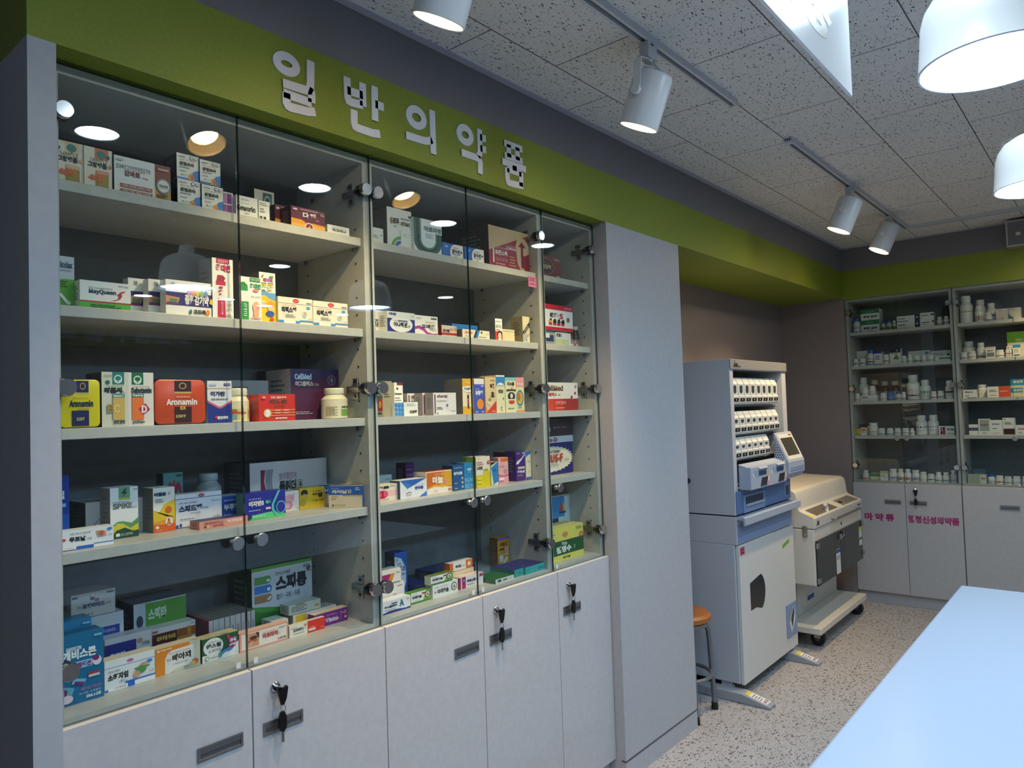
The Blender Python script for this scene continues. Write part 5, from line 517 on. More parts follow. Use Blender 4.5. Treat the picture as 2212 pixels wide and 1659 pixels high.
('medicine_box', 'medicine box', 'large gold and crimson energy drink case with white arrow', None, (1.98, 0.115, 2.08), (0.234, 0.17, 0.1565), 0, 'A02442', '453C36', '4A2430', [('P', [(0.0, 0.4), (0.0, 1.0), (1.0, 1.0), (0.98, 0.94)], 'CDB08A'), ('P', [(0.66, 0.62), (0.72, 0.9), (0.9, 0.84), (1.0, 0.72), (1.0, 0.5), (0.9, 0.42), (0.82, 0.44), (0.82, 0.18), (0.9, 0.02), (0.8, 0.0), (0.7, 0.2)], 'D9BC92'), ('P', [(0.72, 0.62), (0.82, 0.76), (0.92, 0.62), (0.85, 0.62), (0.85, 0.1), (0.79, 0.12), (0.79, 0.62)], '8A2040'), ('T', 0.42, 0.48, 0.66, 0.56, '5,280mg', 'F3E0DC', 1), ('T', 0.14, 0.32, 0.44, 0.44, '포텐스틱', 'F3E6E2', 1), ('T', 0.16, 0.46, 0.42, 0.52, 'L-아르기닌수화물', 'E6C8C4', 0), ('T', 0.4, 0.56, 0.64, 0.6, 'L-아스파르트산', 'E6C8C4', 0), ('R', 0.08, 0.12, 0.12, 0.46, 'E6D2CC'), ('T', 0.15, 0.18, 0.44, 0.26, '1일 1포 1달 1포', 'E9C9C4', 0), ('L', 0.48, 0.1, 0.66, 0.34, 4, 'D89A6A'), ('L', 0.15, 0.04, 0.44, 0.12, 2, 'D8A8A8')], 'box', {}),
('medicine_box', 'medicine box', 'white and navy oval muscle tablet box, left and partly behind the frame', 'navy oval muscle tablet boxes', (1.42, 0.16, 1.807), (0.106, 0.05, 0.0745), 0, 'F2F0EA', None, None, [('R', 0, 0.05, 1, 0.68, '232C88'), ('E', 0.5, 0.42, 0.42, 0.37, 'EDEDEC'), ('R', 0, 0.72, 1, 1, 'E4E4E4'), ('T', 0.22, 0.28, 0.72, 0.52, '아나렉센', '1B1B1E', 1), ('T', 0.73, 0.28, 0.82, 0.4, '정', '333333', 0), ('T', 0.38, 0.54, 0.72, 0.62, '근육이완제', '232C6A', 1), ('T', 0.2, 0.55, 0.36, 0.61, '효과빠른', 'C86A6A', 0), ('T', 0.06, 0.82, 0.32, 0.94, '대웅', '4A5A8A', 1), ('T', 0.84, 0.8, 0.95, 0.88, '10정', '8A8A8A', 0), ('R', 0, 0, 1, 0.05, 'E4E4E4')], 'box', {}),
('medicine_box', 'medicine box', 'white and navy oval muscle tablet box, second from left, fully in view', 'navy oval muscle tablet boxes', (1.489, 0.115, 1.807), (0.115, 0.0445, 0.0685), 0, 'F2F0EA', None, None, [('R', 0, 0.05, 1, 0.68, '232C88'), ('E', 0.5, 0.42, 0.42, 0.37, 'EDEDEC'), ('R', 0, 0.72, 1, 1, 'E4E4E4'), ('T', 0.22, 0.28, 0.72, 0.52, '아나렉센', '1B1B1E', 1), ('T', 0.73, 0.28, 0.82, 0.4, '정', '333333', 0), ('T', 0.38, 0.54, 0.72, 0.62, '근육이완제', '232C6A', 1), ('T', 0.2, 0.55, 0.36, 0.61, '효과빠른', 'C86A6A', 0), ('T', 0.06, 0.82, 0.32, 0.94, '대웅', '4A5A8A', 1), ('T', 0.84, 0.8, 0.95, 0.88, '10정', '8A8A8A', 0), ('R', 0, 0, 1, 0.05, 'E4E4E4')], 'box', {}),
('medicine_box', 'medicine box', 'white tablet box with wavy magenta ribbon and blue right side', None, (1.605, 0.115, 1.807), (0.103, 0.05, 0.065), 0, 'F2F0EA', 'B0B0B8', None, [('P', [(0.0, 0.42), (0.2, 0.48), (0.4, 0.36), (0.55, 0.16), (0.8, 0.1), (0.98, 0.14), (0.98, 0.0), (0.75, -0.0), (0.5, 0.04), (0.35, 0.22), (0.15, 0.32), (0.0, 0.26)], 'B03A9A'), ('T', 0.28, 0.34, 0.9, 0.56, '오메콜', '1B1B1E', 1), ('T', 0.64, 0.22, 0.92, 0.4, '에스', '333333', 0), ('T', 0.44, 0.62, 0.9, 0.72, '효과빠른 종합감기약', 'C86A6A', 0), ('T', 0.06, 0.8, 0.28, 0.9, '대웅', '8A8A8A', 0), ('R', 0.7, 0.84, 0.95, 0.92, '5A5A5A')], 'box', {}),
('medicine_box', 'medicine box', 'small beige and red box in the middle of the second shelf', None, (1.726, 0.115, 1.807), (0.073, 0.05, 0.04), 0, 'D8C4AC', '8A3028', None, [('R', 0, 0.16, 1, 0.36, 'B0262C'), ('T', 0.08, 0.4, 0.5, 0.66, '윈다졸', '2A2A4A', 1), ('E', 0.62, 0.66, 0.14, 0.14, 'D8968A'), ('R', 0.8, 0.6, 0.97, 0.8, 'B8A88A'), ('L', 0.1, 0.04, 0.6, 0.12, 1, '8A8A8A')], 'box', {}),
('medicine_box', 'medicine box', 'bright blue flat box behind the beige and cream boxes', None, (1.862, 0.2, 1.807), (0.136, 0.06, 0.0635), 0, '2F78C8', None, '2A66A8', [('R', 0.88, 0.3, 0.97, 0.7, 'E88A6A'), ('L', 0.7, 0.4, 0.85, 0.5, 1, 'A8C8F0')], 'box', {}),
('medicine_box', 'medicine box', 'long cream box with diagonal navy and blue stripes', None, (1.811, 0.1, 1.807), (0.141, 0.06, 0.0305), 0, 'E9DFC4', '8A8074', None, [('P', [(0.38, 0.0), (0.47, 0.0), (0.56, 1.0), (0.49, 1.0)], '2A3A5A'), ('P', [(0.47, 0.0), (0.55, 0.0), (0.64, 1.0), (0.56, 1.0)], '3A8AC8'), ('T', 0.08, 0.48, 0.36, 0.8, '알보칠', 'D89080', 1), ('E', 0.7, 0.76, 0.035, 0.12, '1F6A4A'), ('L', 0.6, 0.2, 0.9, 0.3, 1, '8A8A8A'), ('T', 0.86, 0.5, 0.95, 0.66, '10g', '9A8A6A', 0), ('L', 0.1, 0.2, 0.3, 0.3, 1, '8A8A8A')], 'box', {}),
('medicine_box', 'medicine box', 'narrow dark box behind the tall pink face carton', None, (2.029, 0.22, 1.807), (0.054, 0.05, 0.081), 0, '3A3A38', '6A6A66', None, [('R', 0.72, 0, 0.86, 0.9, '6A1A20'), ('R', 0.86, 0, 1, 0.3, 'A8B42A')], 'box', {}),
('medicine_box', 'medicine box', 'tall white carton with red base and dark-haired girl drawing', None, (1.99, 0.105, 1.807), (0.039, 0.05, 0.0815), 0, 'F2F0EA', '8E867A', None, [('R', 0, 0, 1, 0.42, 'D8463A'), ('T', 0.1, 0.58, 0.85, 0.72, '물방집', '5A5A5A', 0), ('E', 0.6, 0.26, 0.38, 0.2, '4A2A24'), ('E', 0.6, 0.22, 0.26, 0.15, 'F2C8B0'), ('R', 0.36, 0, 0.84, 0.1, 'F3E0DA'), ('L', 0.1, 0.86, 0.8, 0.9, 1, '8A8A8A'), ('L', 0.1, 0.48, 0.6, 0.54, 1, 'D8705A')], 'box', {}),
('medicine_box', 'medicine box', 'plain cream box between the two tall cartons on the second shelf', None, (2.046, 0.12, 1.807), (0.071, 0.06, 0.0475), 0, 'E4D8AE', None, None, [('R', 0, 0.82, 1, 0.86, '8AA87A')], 'box', {}),
('medicine_box', 'medicine box', "cream carton with black diagonal band at the second shelf's right end", None, (2.155, 0.11, 1.807), (0.042, 0.06, 0.1025), 0.0, 'E6DAB4', 'A89A78', None, [('P', [(0.0, 0.42), (1.0, 0.82), (1.0, 0.6), (0.0, 0.22)], '23243A'), ('T', 0.15, 0.36, 0.85, 0.66, '캔시정', 'E6DAB4', 0), ('P', [(0.0, 0.0), (1.0, 0.3), (1.0, 0.36), (0.0, 0.34)], 'B8B4A4'), ('E', 0.5, 0.1, 0.1, 0.04, '4A8AC8')], 'box', {}),
('medicine_box', 'medicine box', "olive tall tonic box with red square at the middle cabinet's left end", None, (1.431, 0.11, 1.542), (0.0645, 0.06, 0.1115), 0, 'A8A184', None, None, [('R', 0.05, 0.75, 0.4, 1, '1E6A44'), ('R', 0.05, 0.16, 0.4, 0.52, 'A8241F'), ('R', 0.05, 0.52, 0.4, 0.6, '1E5A3A'), ('T', 0.05, 0.06, 0.34, 0.14, 'yuhan', '1B1B1E', 1), ('L', 0.5, 0.55, 0.9, 0.65, 2, '6A664A'), ('E', 0.22, 0.34, 0.08, 0.1, 'D8A03A')], 'box', {}),
('medicine_box', 'medicine box', 'white bottle carton with crimson top corner behind the blue dotted box', None, (1.54, 0.15, 1.542), (0.036, 0.05, 0.1095), 0, 'F2F0EA', None, None, [('R', 0.3, 0.92, 1, 1.0, '8A1F3A'), ('E', 0.35, 0.82, 0.12, 0.04, '2E6A4A'), ('T', 0.05, 0.62, 0.85, 0.7, 'Darmyse', '2A2A3A', 1), ('L', 0.05, 0.45, 0.85, 0.56, 2, '8A8A8A')], 'box', {}),
('medicine_box', 'medicine box', 'low white box with blue dotted panel on its left', None, (1.496, 0.1, 1.542), (0.098, 0.05, 0.0445), 0, 'F2F0EA', None, None, [('R', 0, 0, 0.4, 1, '7FB8E4'), ('E', 0.07, 0.17, 0.055, 0.13, '4A8AD0'), ('E', 0.07, 0.49, 0.055, 0.13, '4A8AD0'), ('E', 0.07, 0.81, 0.055, 0.13, '4A8AD0'), ('E', 0.2, 0.17, 0.055, 0.13, '4A8AD0'), ('E', 0.2, 0.49, 0.055, 0.13, '4A8AD0'), ('E', 0.2, 0.81, 0.055, 0.13, '4A8AD0'), ('E', 0.33, 0.17, 0.055, 0.13, '4A8AD0'), ('E', 0.33, 0.49, 0.055, 0.13, '4A8AD0'), ('E', 0.33, 0.81, 0.055, 0.13, '4A8AD0'), ('T', 0.62, 0.2, 0.94, 0.42, '지르텍', '1B1B1E', 1), ('L', 0.5, 0.78, 0.92, 0.9, 2, '8AA8D0')], 'box', {}),
('medicine_box', 'medicine box', 'white box with plum stripe, rearmost of three on the third shelf', 'white vitamin D boxes with a plum stripe', (1.63, 0.19, 1.542), (0.104, 0.04, 0.076), 0, 'E2E0E2', 'B0AEAA', None, [('R', 0.05, 0.05, 0.1, 0.92, '7A2A5E'), ('T', 0.16, 0.74, 0.6, 0.92, 'glana', '8A4A50', 1), ('T', 0.5, 0.76, 0.62, 0.9, 'D', '9A9AB0', 0), ('E', 0.6, 0.42, 0.045, 0.06, '3A5AB0'), ('R', 0.62, 0, 0.63, 1, 'D4D4DA'), ('L', 0.14, 0.62, 0.6, 0.66, 1, '8A8A8A'), ('L', 0.14, 0.26, 0.42, 0.36, 2, '8A8A8A'), ('T', 0.72, 0.14, 0.95, 0.2, '30캡슐', '777777', 0), ('R', 0.14, 0.05, 0.2, 0.09, '5A5A6A')], 'box', {}),
('medicine_box', 'medicine box', 'white box with plum stripe, middle of three on the third shelf', 'white vitamin D boxes with a plum stripe', (1.657, 0.145, 1.542), (0.106, 0.04, 0.0755), 0, 'E2E0E2', 'A09AA0', None, [('R', 0.05, 0.05, 0.1, 0.92, '7A2A5E'), ('T', 0.16, 0.74, 0.6, 0.92, 'glana', '8A4A50', 1), ('T', 0.5, 0.76, 0.62, 0.9, 'D', '9A9AB0', 0), ('E', 0.6, 0.42, 0.045, 0.06, '3A5AB0'), ('R', 0.62, 0, 0.63, 1, 'D4D4DA'), ('L', 0.14, 0.62, 0.6, 0.66, 1, '8A8A8A'), ('L', 0.14, 0.26, 0.42, 0.36, 2, '8A8A8A'), ('T', 0.72, 0.14, 0.95, 0.2, '30캡슐', '777777', 0), ('R', 0.14, 0.05, 0.2, 0.09, '5A5A6A')], 'box', {}),
('medicine_box', 'medicine box', 'white box with plum stripe, front of three on the third shelf', 'white vitamin D boxes with a plum stripe', (1.663, 0.1, 1.542), (0.107, 0.04, 0.0745), 0, 'E2E0E2', 'A09AA0', None, [('R', 0.05, 0.05, 0.1, 0.92, '7A2A5E'), ('T', 0.16, 0.74, 0.6, 0.92, 'glana', '8A4A50', 1), ('T', 0.5, 0.76, 0.62, 0.9, 'D', '9A9AB0', 0), ('E', 0.6, 0.42, 0.045, 0.06, '3A5AB0'), ('R', 0.62, 0, 0.63, 1, 'D4D4DA'), ('L', 0.14, 0.62, 0.6, 0.66, 1, '8A8A8A'), ('L', 0.14, 0.26, 0.42, 0.36, 2, '8A8A8A'), ('T', 0.72, 0.14, 0.95, 0.2, '30캡슐', '777777', 0), ('R', 0.14, 0.05, 0.2, 0.09, '5A5A6A')], 'box', {}),
('medicine_box', 'medicine box', "yellow and white children's fever syrup carton with red soldier drawing", None, (1.818, 0.115, 1.542), (0.0535, 0.09, 0.124), 0, 'F0E4C4', '77726A', None, [('R', 0, 0.78, 1, 1, 'E4B02A'), ('R', 0, 0, 1, 0.12, 'E4B02A'), ('P', [(0.0, 0.1), (0.0, 0.2), (0.5, 0.24), (1.0, 0.14), (1.0, 0.1)], 'E4B02A'), ('E', 0.48, 0.7, 0.42, 0.09, 'F6F2E8'), ('T', 0.18, 0.66, 0.8, 0.75, '맥시부펜', '4A4A5A', 1), ('R', 0.43, 0.43, 0.58, 0.54, '1E1A1A'), ('R', 0.44, 0.3, 0.57, 0.42, 'C83A2A'), ('R', 0.45, 0.15, 0.56, 0.3, '24222A'), ('T', 0.4, 0.57, 0.75, 0.62, '시럽', 'D8502E', 0), ('L', 0.3, 0.86, 0.7, 0.9, 1, 'F3E4B8')], 'box', {}),
('medicine_box', 'medicine box', "blue children's syrup carton with round orange fruit", None, (1.872, 0.11, 1.542), (0.0525, 0.06, 0.124), 0, '4A5AC0', '8A8AA0', None, [('R', 0, 0.84, 1, 1, 'EDEAE6'), ('T', 0.12, 0.51, 0.85, 0.66, '부루펜', 'E8ECF8', 1), ('T', 0.15, 0.68, 0.5, 0.72, '어린이', 'D8DCF4', 0), ('E', 0.56, 0.27, 0.34, 0.15, 'F0932E'), ('P', [(0.5, 0.42), (0.4, 0.46), (0.6, 0.45)], '4A9A3A'), ('R', 0.66, 0.77, 0.94, 0.81, 'C8CEF0'), ('R', 0.08, 0.03, 0.3, 0.06, 'C8CEF0'), ('R', 0.66, 0.03, 0.9, 0.06, 'C8CEF0')], 'box', {}),
('medicine_box', 'medicine box', 'cream and red herbal syrup carton with big black vertical lettering', None, (1.925, 0.105, 1.542), (0.058, 0.08, 0.13), 0, 'EACB9A', None, None, [('P', [(0.0, 0.0), (1.0, 0.0), (1.0, 0.34)], 'D8452E'), ('P', [(0.0, 0.0), (0.0, 0.22), (0.18, 0.08)], 'E89A2E'), ('T', 0.45, 0.66, 0.82, 0.82, '백', '3A2A20', 1), ('T', 0.5, 0.44, 0.84, 0.6, '초', '3A2A20', 1), ('P', [(0.1, 0.28), (0.5, 0.16), (0.72, 0.3), (0.4, 0.4)], 'F2D6B0'), ('E', 0.38, 0.37, 0.12, 0.05, '8A9A4A'), ('R', 0.5, 0.9, 0.9, 0.93, 'B89A7A'), ('L', 0.55, 0.04, 0.9, 0.07, 1, 'F3D6C8')], 'box', {}),
('medicine_box', 'medicine box', 'tall pale yellow carton with blue top and white half moon', None, (1.984, 0.105, 1.542), (0.048, 0.08, 0.138), 0, 'EFE8C0', None, None, [('R', 0, 0.74, 1, 0.96, '3A8AD0'), ('R', 0, 0.96, 1, 1, 'F3EFE4'), ('E', 0.5, 0.74, 0.38, 0.06, 'F3EFE4'), ('R', 0, 0.7, 1, 0.74, 'EFE8C0'), ('R', 0, 0.72, 1, 0.735, '6AA8D8'), ('T', 0.22, 0.52, 0.82, 0.62, '정담', '6A6A52', 1), ('E', 0.8, 0.38, 0.07, 0.03, '6AA05A'), ('E', 0.55, 0.14, 0.09, 0.03, 'B8B48A'), ('L', 0.4, 0.06, 0.7, 0.09, 1, '8A8A8A')], 'box', {}),
('medicine_box', 'medicine box', 'cream syrup carton with dark drop emblem and teal top', None, (2.035, 0.105, 1.542), (0.062, 0.07, 0.1305), 0, 'F0E8BC', None, None, [('R', 0, 0.9, 1, 1, '8ACBC8'), ('T', 0.15, 0.76, 0.85, 0.87, '지브론', '3A2A20', 1), ('E', 0.55, 0.46, 0.34, 0.12, '2E2A4A'), ('E', 0.55, 0.47, 0.13, 0.07, 'F0E8BC'), ('P', [(0.1, 0.66), (0.95, 0.66), (0.95, 0.6), (0.6, 0.62), (0.1, 0.6)], '4A4A2A'), ('E', 0.56, 0.3, 0.26, 0.06, 'D8452E'), ('R', 0.3, 0.34, 0.82, 0.38, 'F0E8BC'), ('E', 0.6, 0.7, 0.1, 0.03, 'E8A06A'), ('L', 0.2, 0.1, 0.8, 0.14, 1, '8A8A8A')], 'box', {}),
('medicine_box', 'medicine box', 'pink topped syrup carton with blue disc and yellow moon', None, (2.098, 0.105, 1.542), (0.046, 0.07, 0.1315), 0, 'EDE3B4', None, None, [('R', 0, 0.72, 1, 1, 'F0A0A0'), ('T', 0.1, 0.76, 0.9, 0.84, '페디아', 'F8E6E2', 1), ('E', 0.45, 0.4, 0.46, 0.24, '3A9AB0'), ('E', 0.42, 0.4, 0.36, 0.17, 'F0B23A'), ('E', 0.3, 0.44, 0.2, 0.11, 'D86A2E'), ('E', 0.25, 0.38, 0.12, 0.05, '6AA04A'), ('R', 0, 0, 1, 0.06, 'E8A45A'), ('L', 0.15, 0.12, 0.7, 0.16, 1, '8A8A8A')], 'box', {}),
('medicine_box', 'medicine box', 'pale blue-white box with red dot behind the pink number one box', None, (1.558, 0.26, 1.278), (0.055, 0.05, 0.0695), 0, 'B8C8D0', None, None, [('E', 0.52, 0.56, 0.08, 0.1, 'B83A4A'), ('T', 0.5, 0.76, 0.9, 0.84, 'Panvit', '4A5A5A', 0), ('P', [(0.0, 0.1), (0.2, 0.26), (0.3, 0.1)], '2E6A5A')], 'box', {}),
('medicine_box', 'medicine box', 'white box with pink band and big magenta number one', None, (1.422, 0.144, 1.278), (0.1145, 0.05, 0.0515), 0, 'EADDC8', None, None, [('R', 0, 0.28, 1, 0.62, 'EDBFC0'), ('E', 0.47, 0.42, 0.2, 0.26, 'DE5A74'), ('T', 0.38, 0.2, 0.56, 0.62, '1', 'B3123E', 1), ('T', 0.28, 0.76, 0.7, 0.92, '젤콤', '1B1B1E', 1), ('R', 0.3, 0.06, 0.38, 0.17, '5A5248'), ('L', 0.42, 0.08, 0.7, 0.14, 1, '8A8A8A'), ('L', 0.72, 0.88, 0.92, 0.94, 1, '8A8A8A')], 'box', {}),
('medicine_box', 'medicine box', 'white box with blue triangles in opposite corners', None, (1.537, 0.131, 1.278), (0.1147, 0.05, 0.059), 0, 'E6E6F0', '24486E', None, [('P', [(0.0, 1.0), (1.0, 1.0), (0.26, 0.52), (0.22, 0.6), (0.04, 0.94)], '2E66B8'), ('P', [(0.08, 0.95), (0.26, 0.5), (0.4, 0.72)], '3F80D0'), ('P', [(0.7, 0.0), (1.0, 0.0), (1.0, 0.28)], '4A78D0'), ('T', 0.54, 0.42, 0.86, 0.6, '젠타졸', '2A4A9A', 1), ('T', 0.52, 0.66, 0.9, 0.72, '여드름', '8A9AB8', 0), ('P', [(0.2, 0.28), (0.32, 0.34), (0.42, 0.3), (0.42, 0.28), (0.32, 0.31), (0.22, 0.26)], '3A3A4A'), ('T', 0.2, 0.12, 0.4, 0.22, '경남제약', '4A4A5A', 0)], 'box', {}),
('medicine_box', 'medicine box', 'orange and gold hand tonic box with white lettering', None, (1.66, 0.143, 1.278), (0.1215, 0.06, 0.076), 0, 'E9D9C4', 'D4CEC4', '8A2A20', [('R', 0.03, 0.22, 0.98, 0.95, 'DC8A26'), ('P', [(0.03, 0.95), (0.03, 0.3), (0.5, 0.5), (0.6, 0.95)], 'D06A20'), ('P', [(0.5, 0.22), (0.98, 0.4), (0.98, 0.95), (0.75, 0.95)], 'E0A82A'), ('P', [(0.0, 0.2), (0.3, 0.36), (0.6, 0.28), (1.0, 0.22), (1.0, 0.0), (0.0, 0.0)], 'F0E6DE'), ('P', [(0.03, 0.22), (0.3, 0.38), (0.65, 0.33), (0.98, 0.4), (0.98, 0.3), (0.65, 0.25), (0.3, 0.31)], 'E8B040'), ('T', 0.24, 0.44, 0.64, 0.76, '미놀', 'F8F2EC', 1), ('E', 0.73, 0.5, 0.07, 0.12, 'EFA0A0'), ('E', 0.73, 0.5, 0.04, 0.06, 'D88A30'), ('T', 0.3, 0.8, 0.72, 0.87, '목 아플 때 효과 빠른', 'F6E2C8', 0), ('R', 0.84, 0.06, 0.9, 0.18, '8A8A7A'), ('R', 0.92, 0.06, 0.98, 0.18, 'E08A4A'), ('T', 0.26, 0.08, 0.4, 0.16, '인후염', 'D89A9A', 0)], 'box', {}),
('medicine_box', 'medicine box', 'small dark purple box at the back above the blue triangle box', None, (1.693, 0.28, 1.278), (0.04, 0.05, 0.1), 0, '5A1F66', '2A1030', None, [('R', 0, 0, 1, 0.38, '8A84A8'), ('T', 0.1, 0.5, 0.9, 0.62, '안정액', 'B890C0', 0), ('L', 0.1, 0.75, 0.8, 0.82, 1, '9A6AA8')], 'box', {}),
('medicine_box', 'medicine box', 'steel blue throat powder box with three white circles', None, (1.782, 0.139, 1.278), (0.055, 0.05, 0.0875), 0, '275A92', '1A2E4A', None, [('T', 0.1, 0.62, 0.86, 0.74, '용각산쿨', 'DCE6F2', 1), ('E', 0.86, 0.47, 0.08, 0.05, 'E6EEF6'), ('E', 0.86, 0.3, 0.08, 0.05, 'E6EEF6'), ('E', 0.86, 0.13, 0.08, 0.05, 'E6EEF6'), ('E', 0.86, 0.47, 0.04, 0.025, '275A92'), ('E', 0.86, 0.3, 0.04, 0.025, '275A92'), ('E', 0.86, 0.13, 0.04, 0.025, '275A92'), ('L', 0.12, 0.28, 0.4, 0.32, 1, 'C8D8EC'), ('L', 0.12, 0.08, 0.4, 0.12, 1, 'C8D8EC'), ('L', 0.1, 0.88, 0.85, 0.93, 1, '9AB8D8')], 'box', {}),
('medicine_box', 'medicine box', 'sky blue box with thin white capitals left of the door seam', None, (1.838, 0.138, 1.278), (0.0455, 0.06, 0.092), 0, '2F86C2', '4A6A80', None, [('T', 0.06, 0.26, 0.95, 0.42, 'NUM', '9AD0EC', 0), ('T', 0.08, 0.04, 0.95, 0.2, 'REN', '9AD0EC', 0), ('T', 0.34, 0.7, 0.78, 0.8, '누마렌', 'D8ECF8', 1), ('T', 0.44, 0.62, 0.66, 0.67, '골드', 'D8ECF8', 0)], 'box', {}),
('medicine_box', 'medicine box', 'white and yellow shampoo box with winking lemon-shaped face', None, (1.884, 0.124, 1.278), (0.0743, 0.07, 0.11), 0, 'EFE2D2', '8AA03A', None, [('P', [(0.0, 0.0), (1.0, 0.0), (1.0, 0.4), (0.7, 0.44), (0.35, 0.4), (0.0, 0.4)], 'E2CB1E'), ('E', 0.72, 0.4, 0.26, 0.2, 'E2CB1E'), ('E', 0.64, 0.42, 0.06, 0.04, 'F6F2E0'), ('E', 0.64, 0.42, 0.03, 0.02, '2A2A2A'), ('R', 0.8, 0.42, 0.87, 0.428, '4A4020'), ('T', 0.06, 0.58, 0.46, 0.69, '니조랄', '4A4A4A', 1), ('L', 0.06, 0.74, 0.55, 0.84, 2, 'D8846A'), ('E', 0.88, 0.8, 0.1, 0.06, 'D8323A'), ('T', 0.84, 0.78, 0.92, 0.83, '1', 'F6E0E0', 1), ('R', 0.06, 0.26, 0.35, 0.33, 'EADA6A'), ('R', 0.06, 0.14, 0.35, 0.2, 'EADA6A'), ('L', 0.5, 0.56, 0.85, 0.6, 1, '8A8A8A'), ('T', 0.08, 0.92, 0.26, 0.96, '한독', '8A8A8A', 0)], 'box', {}),
('medicine_box', 'medicine box', 'blue and white antacid carton with dark slanted top', None, (1.967, 0.128, 1.278), (0.039, 0.06, 0.086), 0, 'EDE0C0', 'C8B98A', None, [('P', [(0.0, 0.75), (1.0, 1.0), (1.0, 0.15), (0.35, 0.05), (0.1, 0.65)], '2E88C8'), ('P', [(0.0, 0.85), (0.85, 1.0), (0.0, 1.0)], '2A2E3A'), ('L', 0.3, 0.6, 0.8, 0.7, 2, '1F5A90'), ('L', 0.1, 0.04, 0.5, 0.08, 1, '8A8A8A')], 'box', {}),
('medicine_box', 'medicine box', 'soft pink patch box with orange tab', None, (2.03, 0.147, 1.278), (0.056, 0.05, 0.0965), 0, 'F0B4B4', 'C88A80', None, [('R', 0.25, 0.84, 1, 0.98, 'E8702A'), ('P', [(0.0, 0.36), (0.5, 0.3), (1.0, 0.34), (1.0, 0.26), (0.5, 0.24), (0.0, 0.3)], 'E05A74'), ('R', 0, 0, 1, 0.26, 'EEA8B4'), ('E', 0.72, 0.46, 0.2, 0.1, 'D8909A'), ('T', 0.1, 0.6, 0.6, 0.7, '이지듀', 'D8707A', 0), ('E', 0.3, 0.18, 0.3, 0.04, 'FBEFF0'), ('L', 0.08, 0.06, 0.5, 0.12, 1, 'B86A7A')], 'box', {}),
('medicine_box', 'medicine box', 'tall coral pink carton with small portrait behind the pink patch box', None, (2.128, 0.198, 1.278), (0.0555, 0.06, 0.111), 0, 'EE8E86', '4A2026', None, [('P', [(0.0, 0.55), (1.0, 0.98), (1.0, 0.6), (0.3, 0.3)], 'E0404E'), ('R', 0.05, 0.88, 0.9, 0.97, 'F2AEA6'), ('P', [(0.3, 0.46), (0.95, 0.6), (0.95, 0.5), (0.3, 0.38)], 'F6D8D4'), ('E', 0.72, 0.16, 0.2, 0.1, '3A2420'), ('E', 0.74, 0.12, 0.13, 0.07, 'E8B48E'), ('R', 0.3, 0.22, 0.8, 0.27, 'F6D8D4')], 'box', {}),
('medicine_box', 'medicine box', 'tall purple spray carton with white nozzle drawing', None, (2.127, 0.143, 1.278), (0.0565, 0.0545, 0.114), 0, '4A2A78', None, None, [('P', [(0.1, 0.66), (0.6, 0.76), (0.95, 0.9), (0.98, 0.86), (0.6, 0.7), (0.2, 0.55)], 'E8E4F0'), ('P', [(0.02, 0.56), (0.26, 0.6), (0.2, 0.66), (0.05, 0.62)], 'F3F0F6'), ('R', 0.2, 0.4, 0.92, 0.48, 'E0C4B8'), ('T', 0.14, 0.26, 0.9, 0.36, '파이뉴민', 'F3EEF6', 1), ('L', 0.14, 0.16, 0.8, 0.22, 2, 'D88AB0'), ('R', 0.66, 0.9, 0.95, 0.96, 'B8A8D0'), ('T', 0.08, 0.91, 0.4, 0.96, 'Novis', 'D8CCE6', 0)], 'box', {}),
('medicine_box', 'medicine box', "white and blue toothpaste-like carton at the fourth shelf's right end", None, (2.184, 0.14, 1.278), (0.03, 0.06, 0.112), 0, 'EFE6CC', None, None, [('P', [(0.0, 1.0), (1.0, 1.0), (1.0, 0.9), (0.5, 0.86), (0.0, 0.78)], '2A78C8'), ('R', 0, 0, 1, 0.1, '2A5AA8'), ('T', 0.25, 0.6, 0.8, 0.68, '기넥신', '9A8A5A', 0), ('P', [(0.1, 0.2), (0.6, 0.3), (1.0, 0.42), (1.0, 0.34), (0.6, 0.22), (0.1, 0.12)], 'F6F2E6'), ('P', [(0.1, 0.22), (0.6, 0.3), (0.95, 0.4), (0.6, 0.27)], 'B88A3A'), ('T', 0.2, 0.03, 0.9, 0.07, 'Solution', 'C8DCF0', 0)], 'box', {}),
('medicine_box', 'medicine box', 'blue and white liquid pain relief box standing at the back left', None, (1.607, 0.25, 0.937), (0.054, 0.05, 0.1475), 0, '2A5CB8', '4A4E58', '24448A', [('P', [(0.0, 0.0), (0.55, 0.0), (0.9, 0.3), (0.9, 0.62), (0.55, 0.85), (0.0, 0.92)], 'D6DEEA'), ('T', 0.05, 0.56, 0.88, 0.68, '물파스', '1A2C6A', 1), ('T', 0.2, 0.7, 0.48, 0.76, '현대', '3A4A7A', 0), ('T', 0.55, 0.46, 0.85, 0.52, '에프', '2A3C7A', 0), ('R', 0.78, 0.04, 0.92, 0.07, 'C8D8F0'), ('E', 0.2, 0.84, 0.1, 0.04, 'A8B8CC')], 'box', {}),
('medicine_box', 'medicine box', 'white ointment box lowest of the stack beside the hinge', None, (1.42, 0.165, 0.937), (0.1535, 0.05, 0.075), 0, 'EDE4DC', None, None, [('T', 0.35, 0.3, 0.6, 0.5, '겔', '2A3A7A', 1), ('T', 0.68, 0.46, 0.78, 0.58, '10g', '5A5A5A', 0), ('L', 0.8, 0.84, 0.95, 0.9, 1, '8A8A8A'), ('L', 0.5, 0.12, 0.68, 0.18, 1, '8A8A8A')], 'box', {}),
